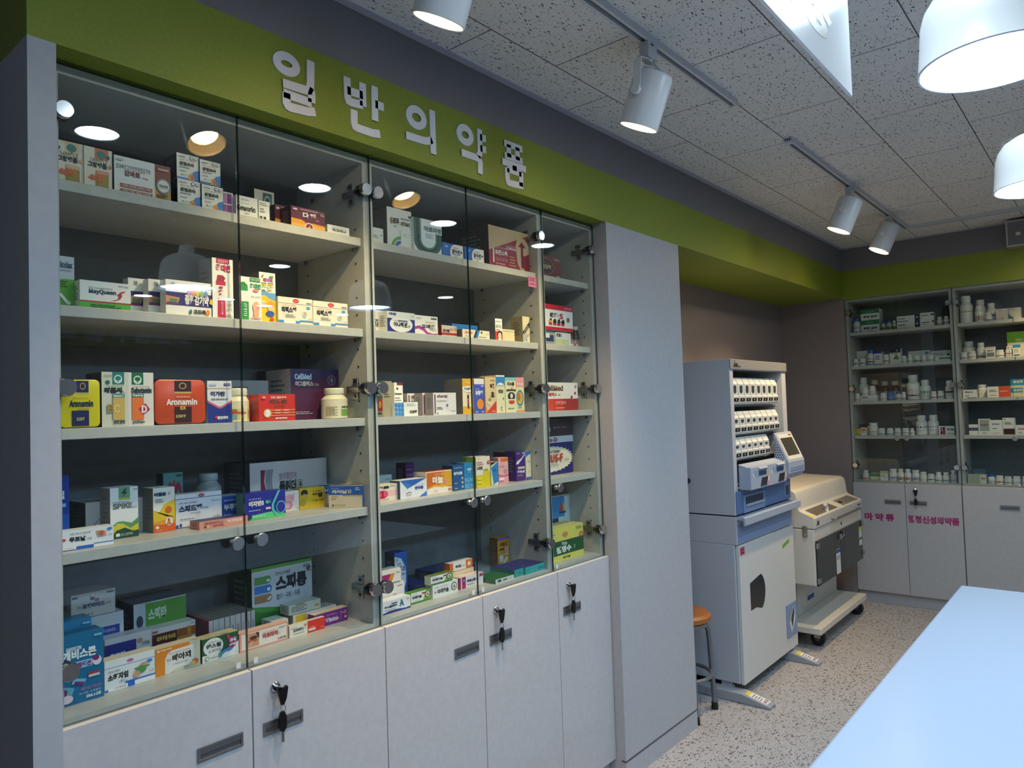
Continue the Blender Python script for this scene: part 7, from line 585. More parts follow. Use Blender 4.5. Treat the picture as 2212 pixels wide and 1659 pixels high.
FAR=[
('medicine_bottle', 'white bottle with blue cap and navy base line, top shelf, left far cabinet', 'medicines in the left far cabinet', (6.085, -0.032, 2.067), (0.058, 0.05, 0.115), 'EDEBE6', '2A66C8', [(0.05, 0.14, '1E2A6A'), (0.4, 0.7, 'B8BEC8')], [], 'bottle'),
('medicine_carton', 'green topped white carton, upper of two, top shelf, left far cabinet', 'medicines in the left far cabinet', (6.085, -0.097, 2.1574), (0.132, 0.11, 0.0841), 'EDEBE6', 'EFEEEA', [], [('R', 0, 0.6, 1, 1, '1F7A5E'), ('T', 0.12, 0.22, 0.9, 0.42, '경방 갈근', '2A2A4A', 1), ('R', 0.4, 0.05, 0.65, 0.12, 'B0B0B8'), ('L', 0.3, 0.72, 0.75, 0.8, 1, 'A8D0C4')], 'box'),
('medicine_carton', 'green topped white carton, lower of two, top shelf, left far cabinet', 'medicines in the left far cabinet', (6.085, -0.095, 2.067), (0.131, 0.11, 0.09), 'EDEBE6', 'EFEEEA', [], [('R', 0, 0.6, 1, 1, '1F7A5E'), ('T', 0.12, 0.22, 0.9, 0.42, '경방 갈근', '2A2A4A', 1), ('R', 0.4, 0.05, 0.65, 0.12, 'B0B0B8'), ('L', 0.3, 0.72, 0.75, 0.8, 1, 'A8D0C4')], 'box'),
('medicine_bottle', 'small green bottle with blue cap, left of its pair, top shelf, left far cabinet', 'medicines in the left far cabinet', (6.085, -0.235, 2.067), (0.031, 0.05, 0.0695), 'C8CCB0', '2460C0', [(0.05, 0.55, '5A6A3A')], [], 'bottle'),
('medicine_bottle', 'green bottle with blue cap, right of its pair, top shelf, left far cabinet', 'medicines in the left far cabinet', (6.085, -0.271, 2.067), (0.039, 0.05, 0.073), 'C8CCB0', '2460C0', [(0.05, 0.55, '5A6A3A')], [], 'bottle'),
('medicine_bottle', 'small olive bottle with white cap, top shelf, left far cabinet', 'medicines in the left far cabinet', (6.085, -0.314, 2.067), (0.027, 0.05, 0.0685), 'C8CCB0', 'F0EFEA', [(0.05, 0.55, '6A7040')], [], 'bottle'),
('medicine_carton', 'white carton with navy end panel, upper of two, top shelf, left far cabinet', 'medicines in the left far cabinet', (6.085, -0.349, 2.1194), (0.153, 0.08, 0.0426), 'EDEBE6', 'EFEEEA', [], [('R', 0.79, 0, 1, 1, '1A2048'), ('E', 0.89, 0.6, 0.05, 0.16, 'B8BCC8'), ('T', 0.05, 0.4, 0.36, 0.64, '메시마', '4A4A66', 1), ('R', 0, 0, 0.5, 0.12, '3A3A7A')], 'box'),
('medicine_carton', 'white carton with navy end panel, lower of two, top shelf, left far cabinet', 'medicines in the left far cabinet', (6.085, -0.348, 2.067), (0.153, 0.08, 0.052), 'EDEBE6', 'EFEEEA', [], [('R', 0.79, 0, 1, 1, '1A2048'), ('E', 0.89, 0.6, 0.05, 0.16, 'B8BCC8'), ('T', 0.05, 0.4, 0.36, 0.64, '메시마', '4A4A66', 1), ('R', 0.1, 0, 0.5, 0.12, '3A3A7A')], 'box'),
('medicine_carton', 'white carton with purple tab, upper of two, top shelf, left far cabinet', 'medicines in the left far cabinet', (6.085, -0.507, 2.1244), (0.089, 0.07, 0.0476), 'EDEBE6', 'EFEEEA', [], [('R', 0.78, 0.5, 1, 0.75, '3A2A5E'), ('L', 0.08, 0.5, 0.6, 0.7, 1, '5A5A66'), ('R', 0.08, 0.28, 0.16, 0.4, 'B05A5A')], 'box'),
('medicine_carton', 'white carton with magenta tab, lower of two, top shelf, left far cabinet', 'medicines in the left far cabinet', (6.085, -0.505, 2.067), (0.09, 0.07, 0.057), 'EDEBE6', 'EFEEEA', [], [('R', 0.86, 0.5, 1, 0.8, '9A2A6A'), ('L', 0.1, 0.5, 0.7, 0.7, 1, '5A5A66'), ('L', 0.1, 0.25, 0.4, 0.35, 1, 'B08A8A')], 'box'),
('medicine_bottle', 'small white bottle with olive print, top shelf, left far cabinet', 'medicines in the left far cabinet', (6.085, -0.611, 2.067), (0.036, 0.05, 0.065), 'EDEBE6', 'EFEEEA', [(0.1, 0.6, 'D8D6C8'), (0.15, 0.3, '7A7A5A')], [], 'bottle'),
('medicine_bottle', 'small white bottle with pink and crimson print, top shelf, left far cabinet', 'medicines in the left far cabinet', (6.085, -0.652, 2.067), (0.039, 0.05, 0.066), 'EDEBE6', 'EFEEEA', [(0.1, 0.6, 'DCC8CC'), (0.38, 0.55, 'A85A6A')], [], 'bottle'),
('medicine_jar', 'tall dark brown jar behind the small white bottles, top shelf, left far cabinet', 'medicines in the left far cabinet', (6.215, -0.63, 2.067), (0.046, 0.05, 0.19), '4A3A30', '6A6A66', [(0.2, 0.55, '6A5A48')], [], 'bottle'),
('medicine_carton', 'white carton behind the small bottles, second shelf, left far cabinet', 'medicines in the left far cabinet', (6.205, -0.022, 1.805), (0.076, 0.06, 0.1235), 'EDEBE6', 'EFEEEA', [], [('L', 0.1, 0.35, 0.7, 0.5, 2, '4A5A9A')], 'box'),
('medicine_bottle', 'small white bottle with navy label, left of its pair, second shelf, left far cabinet', 'medicines in the left far cabinet', (6.085, -0.022, 1.805), (0.039, 0.05, 0.057), 'EDEBE6', 'EFEEEA', [(0.4, 0.62, '2A2E5A')], [], 'bottle'),
('medicine_bottle', 'small white bottle with navy label, right of its pair, second shelf, left far cabinet', 'medicines in the left far cabinet', (6.085, -0.066, 1.805), (0.048, 0.05, 0.058), 'EDEBE6', 'EFEEEA', [(0.4, 0.62, '2A2E5A')], [], 'bottle'),
('medicine_bottle', 'tall white bottle with blue cap, second shelf, left far cabinet', 'medicines in the left far cabinet', (6.085, -0.122, 1.805), (0.055, 0.05, 0.121), 'EDEBE6', '2A66C8', [(0.05, 0.16, '1E3A8A'), (0.3, 0.42, '4A5A4A'), (0.6, 0.66, 'B05A5A')], [], 'bottle'),
('medicine_carton', 'white carton with blue top and base, second shelf, left far cabinet', 'medicines in the left far cabinet', (6.085, -0.178, 1.805), (0.056, 0.06, 0.102), 'EDEBE6', 'EFEEEA', [], [('R', 0, 0.86, 1, 1, '2A3A9A'), ('R', 0, 0, 1, 0.06, '4A3A8A'), ('L', 0.15, 0.4, 0.8, 0.7, 3, '4A5A9A')], 'box'),
('medicine_bottle', 'white bottle with red label, second shelf, left far cabinet', 'medicines in the left far cabinet', (6.085, -0.234, 1.805), (0.049, 0.05, 0.078), 'EDEBE6', 'EFEEEA', [(0.48, 0.66, 'B0343E'), (0.15, 0.4, 'E0D0CC')], [], 'bottle'),
('medicine_carton', 'white carton with black top and green triangle, second shelf, left far cabinet', 'medicines in the left far cabinet', (6.085, -0.288, 1.805), (0.0746, 0.06, 0.116), 'EDEBE6', 'EFEEEA', [], [('R', 0, 0.74, 1, 1, '151A38'), ('P', [(0.3, 0.3), (0.88, 0.3), (0.6, 0.66)], '6A8A2A'), ('E', 0.7, 0.87, 0.1, 0.06, '9AA0B8'), ('R', 0.1, 0.66, 0.7, 0.7, '3A6A4A')], 'box'),
('medicine_bottle', 'white bottle with grey label, first right of the triangle carton, second shelf, left far cabinet', 'medicines in the left far cabinet', (6.085, -0.363, 1.805), (0.037, 0.05, 0.058), 'EDEBE6', 'EFEEEA', [(0.2, 0.45, 'B8BAC4')], [], 'bottle'),
('medicine_bottle', 'white bottle with grey label, second right of the triangle carton, second shelf, left far cabinet', 'medicines in the left far cabinet', (6.085, -0.402, 1.805), (0.037, 0.05, 0.0655), 'EDEBE6', 'EFEEEA', [(0.2, 0.45, 'B0B4C0')], [], 'bottle'),
('medicine_bottle', 'white bottle with green and navy label, second shelf, left far cabinet', 'medicines in the left far cabinet', (6.085, -0.445, 1.805), (0.047, 0.05, 0.0545), 'EDEBE6', 'EFEEEA', [(0.34, 0.55, '2E6A5A'), (0.2, 0.3, '4A4A6A')], [], 'bottle'),
('medicine_bottle', 'slim white bottle with beige label, second shelf, left far cabinet', 'medicines in the left far cabinet', (6.085, -0.498, 1.805), (0.03, 0.05, 0.0555), 'EDEBE6', 'EFEEEA', [(0.15, 0.55, 'C8C0B4')], [], 'bottle'),
('medicine_bottle', 'wide white bottle with dark print, second shelf, left far cabinet', 'medicines in the left far cabinet', (6.085, -0.532, 1.805), (0.05, 0.05, 0.052), 'EDEBE6', 'EFEEEA', [(0.2, 0.5, '9A949C')], [], 'bottle'),
('medicine_carton', 'white carton with teal tab behind the bottles, second shelf, left far cabinet', 'medicines in the left far cabinet', (6.205, -0.39, 1.805), (0.145, 0.06, 0.0945), 'EDEBE6', 'EFEEEA', [], [('R', 0.78, 0.7, 0.95, 0.9, '4A8AA8')], 'box'),
('medicine_carton', 'white carton with green stripe behind a smaller carton, second shelf, left far cabinet', 'medicines in the left far cabinet', (6.205, -0.54, 1.805), (0.133, 0.06, 0.085), 'EDEBE6', 'EFEEEA', [], [('R', 0, 0.3, 1, 0.5, '3A6A3A'), ('T', 0.1, 0.6, 0.6, 0.8, '바이오', '7A7A7A'), ('P', [(0.8, 0.55), (0.88, 0.8), (0.94, 0.55)], '2A2A2A')], 'box'),
('medicine_carton', 'white carton with green panel at the right end, second shelf, left far cabinet', 'medicines in the left far cabinet', (6.085, -0.589, 1.805), (0.1, 0.05, 0.0375), 'EDEBE6', 'EFEEEA', [], [('R', 0.26, 0.4, 1, 0.75, '2E6A34'), ('L', 0.3, 0.5, 0.9, 0.65, 1, 'B8D0B8')], 'box'),
('medicine_bottle', 'large white bottle with black label panel, third shelf, left far cabinet', 'medicines in the left far cabinet', (6.185, -0.022, 1.53), (0.072, 0.05, 0.188), 'EDEBE6', 'EFEEEA', [(0.1, 0.42, '17171C')], [], 'bottle'),
('medicine_bottle', 'small white bottle with grey print at the left end, third shelf, left far cabinet', 'medicines in the left far cabinet', (6.085, -0.022, 1.53), (0.038, 0.05, 0.063), 'EDEBE6', 'EFEEEA', [(0.25, 0.4, 'A0A4B0')], [], 'bottle'),
('medicine_carton', 'low white carton carrying two small bottles, third shelf, left far cabinet', 'medicines in the left far cabinet', (6.085, -0.065, 1.53), (0.121, 0.08, 0.044), 'EDEBE6', 'EFEEEA', [], [('L', 0.08, 0.5, 0.5, 0.85, 2, '5A5A66'), ('R', 0.06, 0.1, 0.96, 0.14, '9AA0B0')], 'box'),
('medicine_bottle', 'small white bottle standing on the low carton, left of two, third shelf, left far cabinet', 'medicines in the left far cabinet', (6.095, -0.069, 1.5744), (0.05, 0.05, 0.0606), 'EDEBE6', 'EFEEEA', [(0.2, 0.4, 'B0B4BC')], [], 'bottle'),
('medicine_bottle', 'small white bottle with red bands standing on the low carton, third shelf, left far cabinet', 'medicines in the left far cabinet', (6.095, -0.123, 1.5744), (0.047, 0.05, 0.0726), 'EDEBE6', 'EFEEEA', [(0.1, 0.2, 'B03A44'), (0.5, 0.58, 'B84A54')], [], 'bottle'),
('medicine_bottle', 'tall dark brown bottle with cream cap, left of three, third shelf, left far cabinet', 'medicines in the left far cabinet', (6.225, -0.096, 1.53), (0.068, 0.05, 0.1635), '3A1A12', 'C8C4A8', [(0.0, 0.72, 'CFCDD4')], [], 'bottle'),
('medicine_bottle', 'tall dark brown bottle with cream cap, middle of three, third shelf, left far cabinet', 'medicines in the left far cabinet', (6.225, -0.167, 1.53), (0.07, 0.05, 0.1505), '3A1A12', 'C8C4A8', [(0.0, 0.72, 'CFCDD4')], [], 'bottle'),
('medicine_bottle', 'tall dark brown bottle with cream cap, right of three, third shelf, left far cabinet', 'medicines in the left far cabinet', (6.225, -0.242, 1.53), (0.07, 0.05, 0.149), '3A1A12', 'C8C4A8', [(0.0, 0.72, 'CFCDD4')], [], 'bottle'),
('medicine_bottle', 'small white bottle with dark print beside the blue bottle, third shelf, left far cabinet', 'medicines in the left far cabinet', (6.085, -0.201, 1.53), (0.047, 0.05, 0.059), 'EDEBE6', 'EFEEEA', [(0.2, 0.45, 'C0A8AC')], [], 'bottle'),
('medicine_bottle', 'blue bottle with blue cap, third shelf, left far cabinet', 'medicines in the left far cabinet', (6.085, -0.254, 1.53), (0.048, 0.05, 0.071), '3A78C0', '2A62B8', [(0.2, 0.55, '7AA0D0')], [], 'bottle'),
('medicine_bottle', 'small white bottle with blue cap, third shelf, left far cabinet', 'medicines in the left far cabinet', (6.085, -0.31, 1.53), (0.04, 0.05, 0.0615), 'EDEBE6', '2A62C0', [(0.15, 0.45, '8A8E9A')], [], 'bottle'),
('medicine_bottle', 'small white bottle with pink bands, third shelf, left far cabinet', 'medicines in the left far cabinet', (6.085, -0.351, 1.53), (0.031, 0.05, 0.061), 'EDEBE6', 'EFEEEA', [(0.1, 0.2, 'B85A74'), (0.3, 0.45, 'C07088')], [], 'bottle'),
('medicine_bottle', 'largest white bottle with maroon triangle label, third shelf, left far cabinet', 'medicines in the left far cabinet', (6.1164, -0.377, 1.53), (0.09, 0.05, 0.1865), 'EDEBE6', 'EFEEEA', [(0.2, 0.62, 'D8D4D8'), (0.2, 0.3, '7A2A3E')], [], 'bottle'),
('medicine_bottle', 'large white bottle with green label block, third shelf, left far cabinet', 'medicines in the left far cabinet', (6.115, -0.467, 1.53), (0.073, 0.05, 0.146), 'EDEBE6', 'EFEEEA', [(0.45, 0.66, '2E8A5A'), (0.15, 0.42, 'D8DAD6')], [], 'bottle'),
('medicine_bottle', 'small white bottle with maroon print, left of its pair, third shelf, left far cabinet', 'medicines in the left far cabinet', (6.085, -0.545, 1.53), (0.039, 0.05, 0.058), 'EDEBE6', 'EFEEEA', [(0.2, 0.42, '8A3A54')], [], 'bottle'),
('medicine_bottle', 'small white bottle with grey print near the right end, third shelf, left far cabinet', 'medicines in the left far cabinet', (6.085, -0.589, 1.53), (0.043, 0.05, 0.0595), 'EDEBE6', 'EFEEEA', [(0.25, 0.5, '8A8A90')], [], 'bottle'),
('medicine_bottle', 'tall white bottle with black label at the right end, third shelf, left far cabinet', 'medicines in the left far cabinet', (6.085, -0.638, 1.53), (0.057, 0.05, 0.1325), 'EDEBE6', 'EFEEEA', [(0.2, 0.6, 'C8C8C8'), (0.5, 0.62, '2A2A33')], [], 'bottle'),
('medicine_carton', 'small yellow carton, upper of two, fourth shelf, left far cabinet', 'medicines in the left far cabinet', (6.085, -0.022, 1.2864), (0.029, 0.05, 0.0281), 'D8C23A', 'EFEEEA', [], [('L', 0.15, 0.5, 0.7, 0.7, 1, '3A3414')], 'box'),
('medicine_carton', 'small yellow carton, lower of two, fourth shelf, left far cabinet', 'medicines in the left far cabinet', (6.085, -0.022, 1.265), (0.029, 0.05, 0.021), 'D8C23A', 'EFEEEA', [], [('L', 0.15, 0.5, 0.7, 0.7, 1, '3A3414'), ('E', 0.6, 0.25, 0.1, 0.2, '3A3414')], 'box'),
('medicine_carton', 'white carton with orange top block, fourth shelf, left far cabinet', 'medicines in the left far cabinet', (6.085, -0.054, 1.265), (0.042, 0.05, 0.06), 'EDEBE6', 'EFEEEA', [], [('R', 0.05, 0.6, 0.9, 0.85, 'E06A3A'), ('R', 0.1, 0.35, 0.8, 0.55, 'E8A07A')], 'box'),
('medicine_carton', 'dark maroon and blue carton at the back, fourth shelf, left far cabinet', 'medicines in the left far cabinet', (6.185, -0.022, 1.265), (0.051, 0.05, 0.0845), '5A1A1E', 'EFEEEA', [], [('R', 0, 0.6, 0.3, 1, '2A4A7A')], 'box'),
('medicine_bottle', 'white bottle with red label line and narrow shoulders, fourth shelf, left far cabinet', 'medicines in the left far cabinet', (6.085, -0.109, 1.265), (0.064, 0.05, 0.0955), 'EDEBE6', 'EFEEEA', [(0.38, 0.46, 'B8444E'), (0.1, 0.3, 'D8D4D0')], [], 'bottle'),
('medicine_bottle', 'slim white bottle half behind the red lined bottle, fourth shelf, left far cabinet', 'medicines in the left far cabinet', (6.165, -0.078, 1.265), (0.025, 0.05, 0.073), 'EDEBE6', 'EFEEEA', [], [], 'bottle'),
('medicine_jar', 'small round white jar, first of the five in a row, fourth shelf, left far cabinet', 'medicines in the left far cabinet', (6.085, -0.176, 1.265), (0.049, 0.05, 0.0545), 'EDEBE6', 'EFEEEA', [(0.12, 0.35, '3A8AA8')], [], 'bottle'),
('medicine_jar', 'small round white jar, second of the five in a row, fourth shelf, left far cabinet', 'medicines in the left far cabinet', (6.085, -0.235, 1.265), (0.048, 0.05, 0.054), 'EDEBE6', 'EFEEEA', [(0.12, 0.35, '3A8AA8')], [], 'bottle'),
('medicine_jar', 'small round white jar, third of the five in a row, fourth shelf, left far cabinet', 'medicines in the left far cabinet', (6.085, -0.289, 1.265), (0.046, 0.05, 0.054), 'EDEBE6', 'EFEEEA', [(0.38, 0.52, '8A6A4A')], [], 'bottle'),
('medicine_jar', 'small round white jar, fourth of the five in a row, fourth shelf, left far cabinet', 'medicines in the left far cabinet', (6.085, -0.34, 1.265), (0.051, 0.05, 0.0535), 'EDEBE6', 'EFEEEA', [(0.38, 0.52, '8A4A6A')], [], 'bottle'),
('medicine_jar', 'small round white jar, fifth of the five in a row, fourth shelf, left far cabinet', 'medicines in the left far cabinet', (6.085, -0.395, 1.265), (0.0316, 0.05, 0.053), 'EDEBE6', 'EFEEEA', [(0.38, 0.52, '7A4A5A')], [], 'bottle'),
('medicine_bottle', 'large white bottle with purple label band, fourth shelf, left far cabinet', 'medicines in the left far cabinet', (6.115, -0.427, 1.265), (0.079, 0.05, 0.147), 'EDEBE6', 'EFEEEA', [(0.55, 0.66, '3A2A8A'), (0.2, 0.5, 'E0DEE0')], [], 'bottle'),
('medicine_bottle', 'large white bottle with blue dotted label, fourth shelf, left far cabinet', 'medicines in the left far cabinet', (6.115, -0.509, 1.265), (0.073, 0.05, 0.1485), 'EDEBE6', 'EFEEEA', [(0.58, 0.66, '4A4A8A'), (0.3, 0.45, 'CFCFD4')], [], 'bottle'),
('medicine_carton', 'white carton with four maroon squares, fourth shelf, left far cabinet', 'medicines in the left far cabinet', (6.085, -0.588, 1.265), (0.098, 0.05, 0.0655), 'EDEBE6', 'EFEEEA', [], [('R', 0.1, 0.5, 0.25, 0.9, 'A86A9A'), ('R', 0.26, 0.5, 0.42, 0.9, '7A1A4A'), ('R', 0.1, 0.08, 0.25, 0.48, '7A1A4A'), ('R', 0.26, 0.08, 0.42, 0.48, '8A2A5A'), ('T', 0.55, 0.5, 0.95, 0.78, '마그밀', '2A2A30', 1), ('L', 0.6, 0.15, 0.95, 0.25, 1)], 'box'),
('medicine_bottle', 'white bottle with orange label corner, bottom shelf, left far cabinet', 'medicines in the left far cabinet', (6.085, -0.048, 0.92), (0.046, 0.05, 0.074), 'EDEBE6', 'EFEEEA', [(0.1, 0.36, 'D8683A')], [], 'bottle'),
('medicine_carton', 'low white carton with lime green top, bottom shelf, left far cabinet', 'medicines in the left far cabinet', (6.1414, -0.094, 0.92), (0.22, 0.07, 0.047), 'EDEBE6', 'EFEEEA', [], [('R', 0, 0.48, 1, 1, '5AA03A')], 'box'),
('medicine_carton', 'white carton with pale yellow top, bottom shelf, left far cabinet', 'medicines in the left far cabinet', (6.085, -0.179, 0.92), (0.051, 0.05, 0.07), 'EDEBE6', 'EFEEEA', [], [('R', 0, 0.75, 1, 1, 'C8C48A'), ('L', 0.15, 0.4, 0.75, 0.6, 2)], 'box'),
('medicine_bottle', 'white bottle with blue and navy label, bottom shelf, left far cabinet', 'medicines in the left far cabinet', (6.085, -0.237, 0.92), (0.056, 0.05, 0.0885), 'EDEBE6', 'EFEEEA', [(0.15, 0.45, '9AB0D8'), (0.42, 0.5, '3A4A8A')], [], 'bottle'),
('medicine_bottle', 'white bottle with brown label, left of its pair, bottom shelf, left far cabinet', 'medicines in the left far cabinet', (6.085, -0.296, 0.92), (0.044, 0.05, 0.0905), 'EDEBE6', 'EFEEEA', [(0.12, 0.5, 'B07A4A')], [], 'bottle'),
('medicine_bottle', 'white bottle with brown label, right of its pair, bottom shelf, left far cabinet', 'medicines in the left far cabinet', (6.085, -0.343, 0.92), (0.046, 0.05, 0.09), 'EDEBE6', 'EFEEEA', [(0.12, 0.5, 'A8644A')], [], 'bottle'),
('medicine_bottle', 'white bottle with navy label band, bottom shelf, left far cabinet', 'medicines in the left far cabinet', (6.085, -0.391, 0.92), (0.053, 0.05, 0.084), 'EDEBE6', 'EFEEEA', [(0.4, 0.55, '22308A'), (0.15, 0.35, '8A94B8')], [], 'bottle'),
('medicine_bottle', 'plain white bottle right of the navy banded one, bottom shelf, left far cabinet', 'medicines in the left far cabinet', (6.085, -0.446, 0.92), (0.046, 0.05, 0.0715), 'EDEBE6', 'EFEEEA', [(0.2, 0.4, 'C8CACC')], [], 'bottle'),
('medicine_jar', 'short white jar with dark green label, bottom shelf, left far cabinet', 'medicines in the left far cabinet', (6.085, -0.495, 0.92), (0.048, 0.05, 0.058), 'EDEBE6', 'EFEEEA', [(0.3, 0.55, '1F6A44')], [], 'bottle'),
('medicine_bottle', 'white bottle with teal label, left of its pair, bottom shelf, left far cabinet', 'medicines in the left far cabinet', (6.085, -0.546, 0.92), (0.044, 0.05, 0.0735), 'EDEBE6', 'EFEEEA', [(0.15, 0.4, '3A90A0')], [], 'bottle'),
('medicine_bottle', 'white bottle with teal label, right of its pair, bottom shelf, left far cabinet', 'medicines in the left far cabinet', (6.085, -0.594, 0.92), (0.043, 0.05, 0.0735), 'EDEBE6', 'EFEEEA', [(0.15, 0.4, '3A90A0')], [], 'bottle'),
('medicine_bottle', 'pale bottle with grey print at the right end, bottom shelf, left far cabinet', 'medicines in the left far cabinet', (6.085, -0.644, 0.92), (0.042, 0.05, 0.0895), 'D0D0D0', 'EFEEEA', [(0.2, 0.4, '8A8A90')], [], 'bottle'),
('medicine_bottle', 'huge white bottle with yellow and teal label, top shelf, right far cabinet', 'medicines in the right far cabinet', (6.105, -0.753, 2.067), (0.0816, 0.05, 0.2015), 'EDEBE6', 'EFEEEA', [(0.66, 0.72, 'C8C04A'), (0.62, 0.65, '2A6A7A')], [], 'bottle'),
('medicine_bottle', 'large white bottle behind a brown labelled one, top shelf, right far cabinet', 'medicines in the right far cabinet', (6.185, -0.835, 2.067), (0.071, 0.05, 0.1705), 'EDEBE6', 'EFEEEA', [], [], 'bottle'),
('medicine_bottle', 'white bottle with brown label in front, top shelf, right far cabinet', 'medicines in the right far cabinet', (6.085, -0.849, 2.067), (0.053, 0.05, 0.1175), 'EDEBE6', 'EFEEEA', [(0.1, 0.6, 'A88A84')], [], 'bottle'),
('medicine_bottle', 'white bottle with blue and teal label, top shelf, right far cabinet', 'medicines in the right far cabinet', (6.155, -0.912, 2.067), (0.059, 0.05, 0.1355), 'EDEBE6', 'EFEEEA', [(0.1, 0.6, 'A8B8C4'), (0.45, 0.6, '1F5A8A')], [], 'bottle'),
('medicine_jar', 'short white jar with green base label, top shelf, right far cabinet', 'medicines in the right far cabinet', (6.085, -0.91, 2.067), (0.043, 0.05, 0.0645), 'EDEBE6', 'EFEEEA', [(0.1, 0.3, '2E6A5A')], [], 'bottle'),
('medicine_carton', 'plain cream carton left of the teal cornered one, top shelf, right far cabinet', 'medicines in the right far cabinet', (6.085, -0.978, 2.067), (0.072, 0.08, 0.0795), 'D8CEC2', 'EFEEEA', [], [('R', 0.45, 0, 0.6, 0.25, 'B89A7A'), ('L', 0.1, 0.85, 0.5, 0.92, 1)], 'box'),
('medicine_carton', 'cream carton with teal lower corner, top shelf, right far cabinet', 'medicines in the right far cabinet', (6.085, -1.052, 2.067), (0.07, 0.08, 0.078), 'DCD4C8', 'EFEEEA', [], [('P', [(0, 0), (0.5, 0), (0, 0.5)], '3A7A80'), ('L', 0.1, 0.82, 0.6, 0.92, 1)], 'box'),
('medicine_jar', 'large white jar with black label band, second shelf, right far cabinet', 'medicines in the right far cabinet', (6.185, -0.748, 1.805), (0.077, 0.05, 0.1375), 'EDEBE6', 'EFEEEA', [(0.35, 0.55, '2A1A24')], [], 'bottle'),
('medicine_jar', 'small white jar with pink print, left of its pair, second shelf, right far cabinet', 'medicines in the right far cabinet', (6.085, -0.748, 1.805), (0.044, 0.05, 0.056), 'EDEBE6', 'EFEEEA', [(0.15, 0.5, 'C88A94')], [], 'bottle'),
('medicine_jar', 'small white jar with magenta band, right of its pair, second shelf, right far cabinet', 'medicines in the right far cabinet', (6.085, -0.794, 1.805), (0.05, 0.05, 0.06), 'EDEBE6', 'EFEEEA', [(0.35, 0.48, 'A83A5E')], [], 'bottle'),
('medicine_bottle', 'white bottle with grey square label, second shelf, right far cabinet', 'medicines in the right far cabinet', (6.135, -0.841, 1.805), (0.055, 0.05, 0.119), 'EDEBE6', 'EFEEEA', [(0.12, 0.55, 'D8D8DA'), (0.15, 0.32, '7A7A80')], [], 'bottle'),
('medicine_carton', 'white carton with grey panel and pink edge, second shelf, right far cabinet', 'medicines in the right far cabinet', (6.085, -0.905, 1.805), (0.055, 0.05, 0.0815), 'EDEBE6', 'EFEEEA', [], [('R', 0.08, 0.12, 0.92, 0.5, '7A8284'), ('R', 0.05, 0.9, 0.95, 0.96, 'C86A8A'), ('T', 0.2, 0.58, 0.85, 0.72, 'N.P', '2A2A30', 1)], 'box'),
('medicine_jar', 'short white jar with navy print, second shelf, right far cabinet', 'medicines in the right far cabinet', (6.085, -0.963, 1.805), (0.048, 0.05, 0.056), 'EDEBE6', 'EFEEEA', [(0.2, 0.5, 'D0D4DC'), (0.3, 0.4, '3A3A5A')], [], 'bottle'),
('medicine_bottle', 'cream bottle with square label left of the blue topped carton, second shelf, right far cabinet', 'medicines in the right far cabinet', (6.095, -1.017, 1.805), (0.044, 0.05, 0.0795), 'EDEBE6', 'EFEEEA', [(0.2, 0.6, 'E0D8C8'), (0.48, 0.56, '9A5A4A')], [], 'bottle'),
('medicine_carton', 'white carton with sky blue top, second shelf, right far cabinet', 'medicines in the right far cabinet', (6.085, -1.064, 1.805), (0.044, 0.04, 0.086), 'EDEBE6', 'EFEEEA', [], [('R', 0, 0.72, 1, 0.98, '3A90C8'), ('R', 0.1, 0.08, 0.85, 0.18, '3A4A8A'), ('L', 0.15, 0.35, 0.8, 0.6, 3)], 'box'),
('medicine_carton', 'large lime green and cream carton behind, second shelf, right far cabinet', 'medicines in the right far cabinet', (6.185, -1.024, 1.805), (0.22, 0.1, 0.1805), 'E8DCB8', 'EFEEEA', [], [('R', 0, 0.58, 1, 1, '8AC41E'), ('T', 0.2, 0.62, 0.98, 0.74, '셉스트린', 'D8ECA8', 1)], 'box'),
('medicine_carton', 'white carton with black print and navy base, third shelf, right far cabinet', 'medicines in the right far cabinet', (6.085, -0.752, 1.53), (0.084, 0.05, 0.059), 'EDEBE6', 'EFEEEA', [], [('T', 0.15, 0.6, 0.75, 0.82, '무난스', '2A2A30', 1), ('R', 0.3, 0, 1, 0.06, '2A2A5A'), ('L', 0.15, 0.2, 0.5, 0.4, 1)], 'box'),
('medicine_bottle', 'white bottle with rounded shoulders, only bottle on its shelf, third shelf, right far cabinet', 'medicines in the right far cabinet', (6.135, -0.831, 1.53), (0.061, 0.05, 0.0935), 'EDEBE6', 'EFEEEA', [(0.2, 0.55, 'E2DCC8')], [], 'bottle'),
('medicine_carton', 'white and orange carton, third shelf, right far cabinet', 'medicines in the right far cabinet', (6.085, -0.9, 1.53), (0.136, 0.06, 0.075), 'EDEBE6', 'EFEEEA', [], [('R', 0.5, 0, 1, 1, 'E0562A'), ('L', 0.1, 0.5, 0.45, 0.7, 2, '5A5A66'), ('L', 0.56, 0.5, 0.9, 0.62, 1, 'F3C8B8'), ('R', 0.08, 0.14, 0.4, 0.22, 'E09A7A')], 'box'),
('medicine_carton', 'blue and cream carton, upper of two, third shelf, right far cabinet', 'medicines in the right far cabinet', (6.085, -1.039, 1.5894), (0.078, 0.07, 0.0606), 'E6D9A8', 'EFEEEA', [], [('R', 0, 0.3, 1, 1, '2A96C8'), ('T', 0.2, 0.55, 0.9, 0.85, '홍삼정', 'EDE6A8', 1)], 'box'),
('medicine_carton', 'blue and cream carton, lower of two, third shelf, right far cabinet', 'medicines in the right far cabinet', (6.085, -1.038, 1.53), (0.076, 0.07, 0.059), 'E6D9A8', 'EFEEEA', [], [('R', 0, 0.45, 0.9, 1, '2A96C8'), ('T', 0.2, 0.6, 0.85, 0.88, '홍삼정', 'EDE6A8', 1)], 'box'),
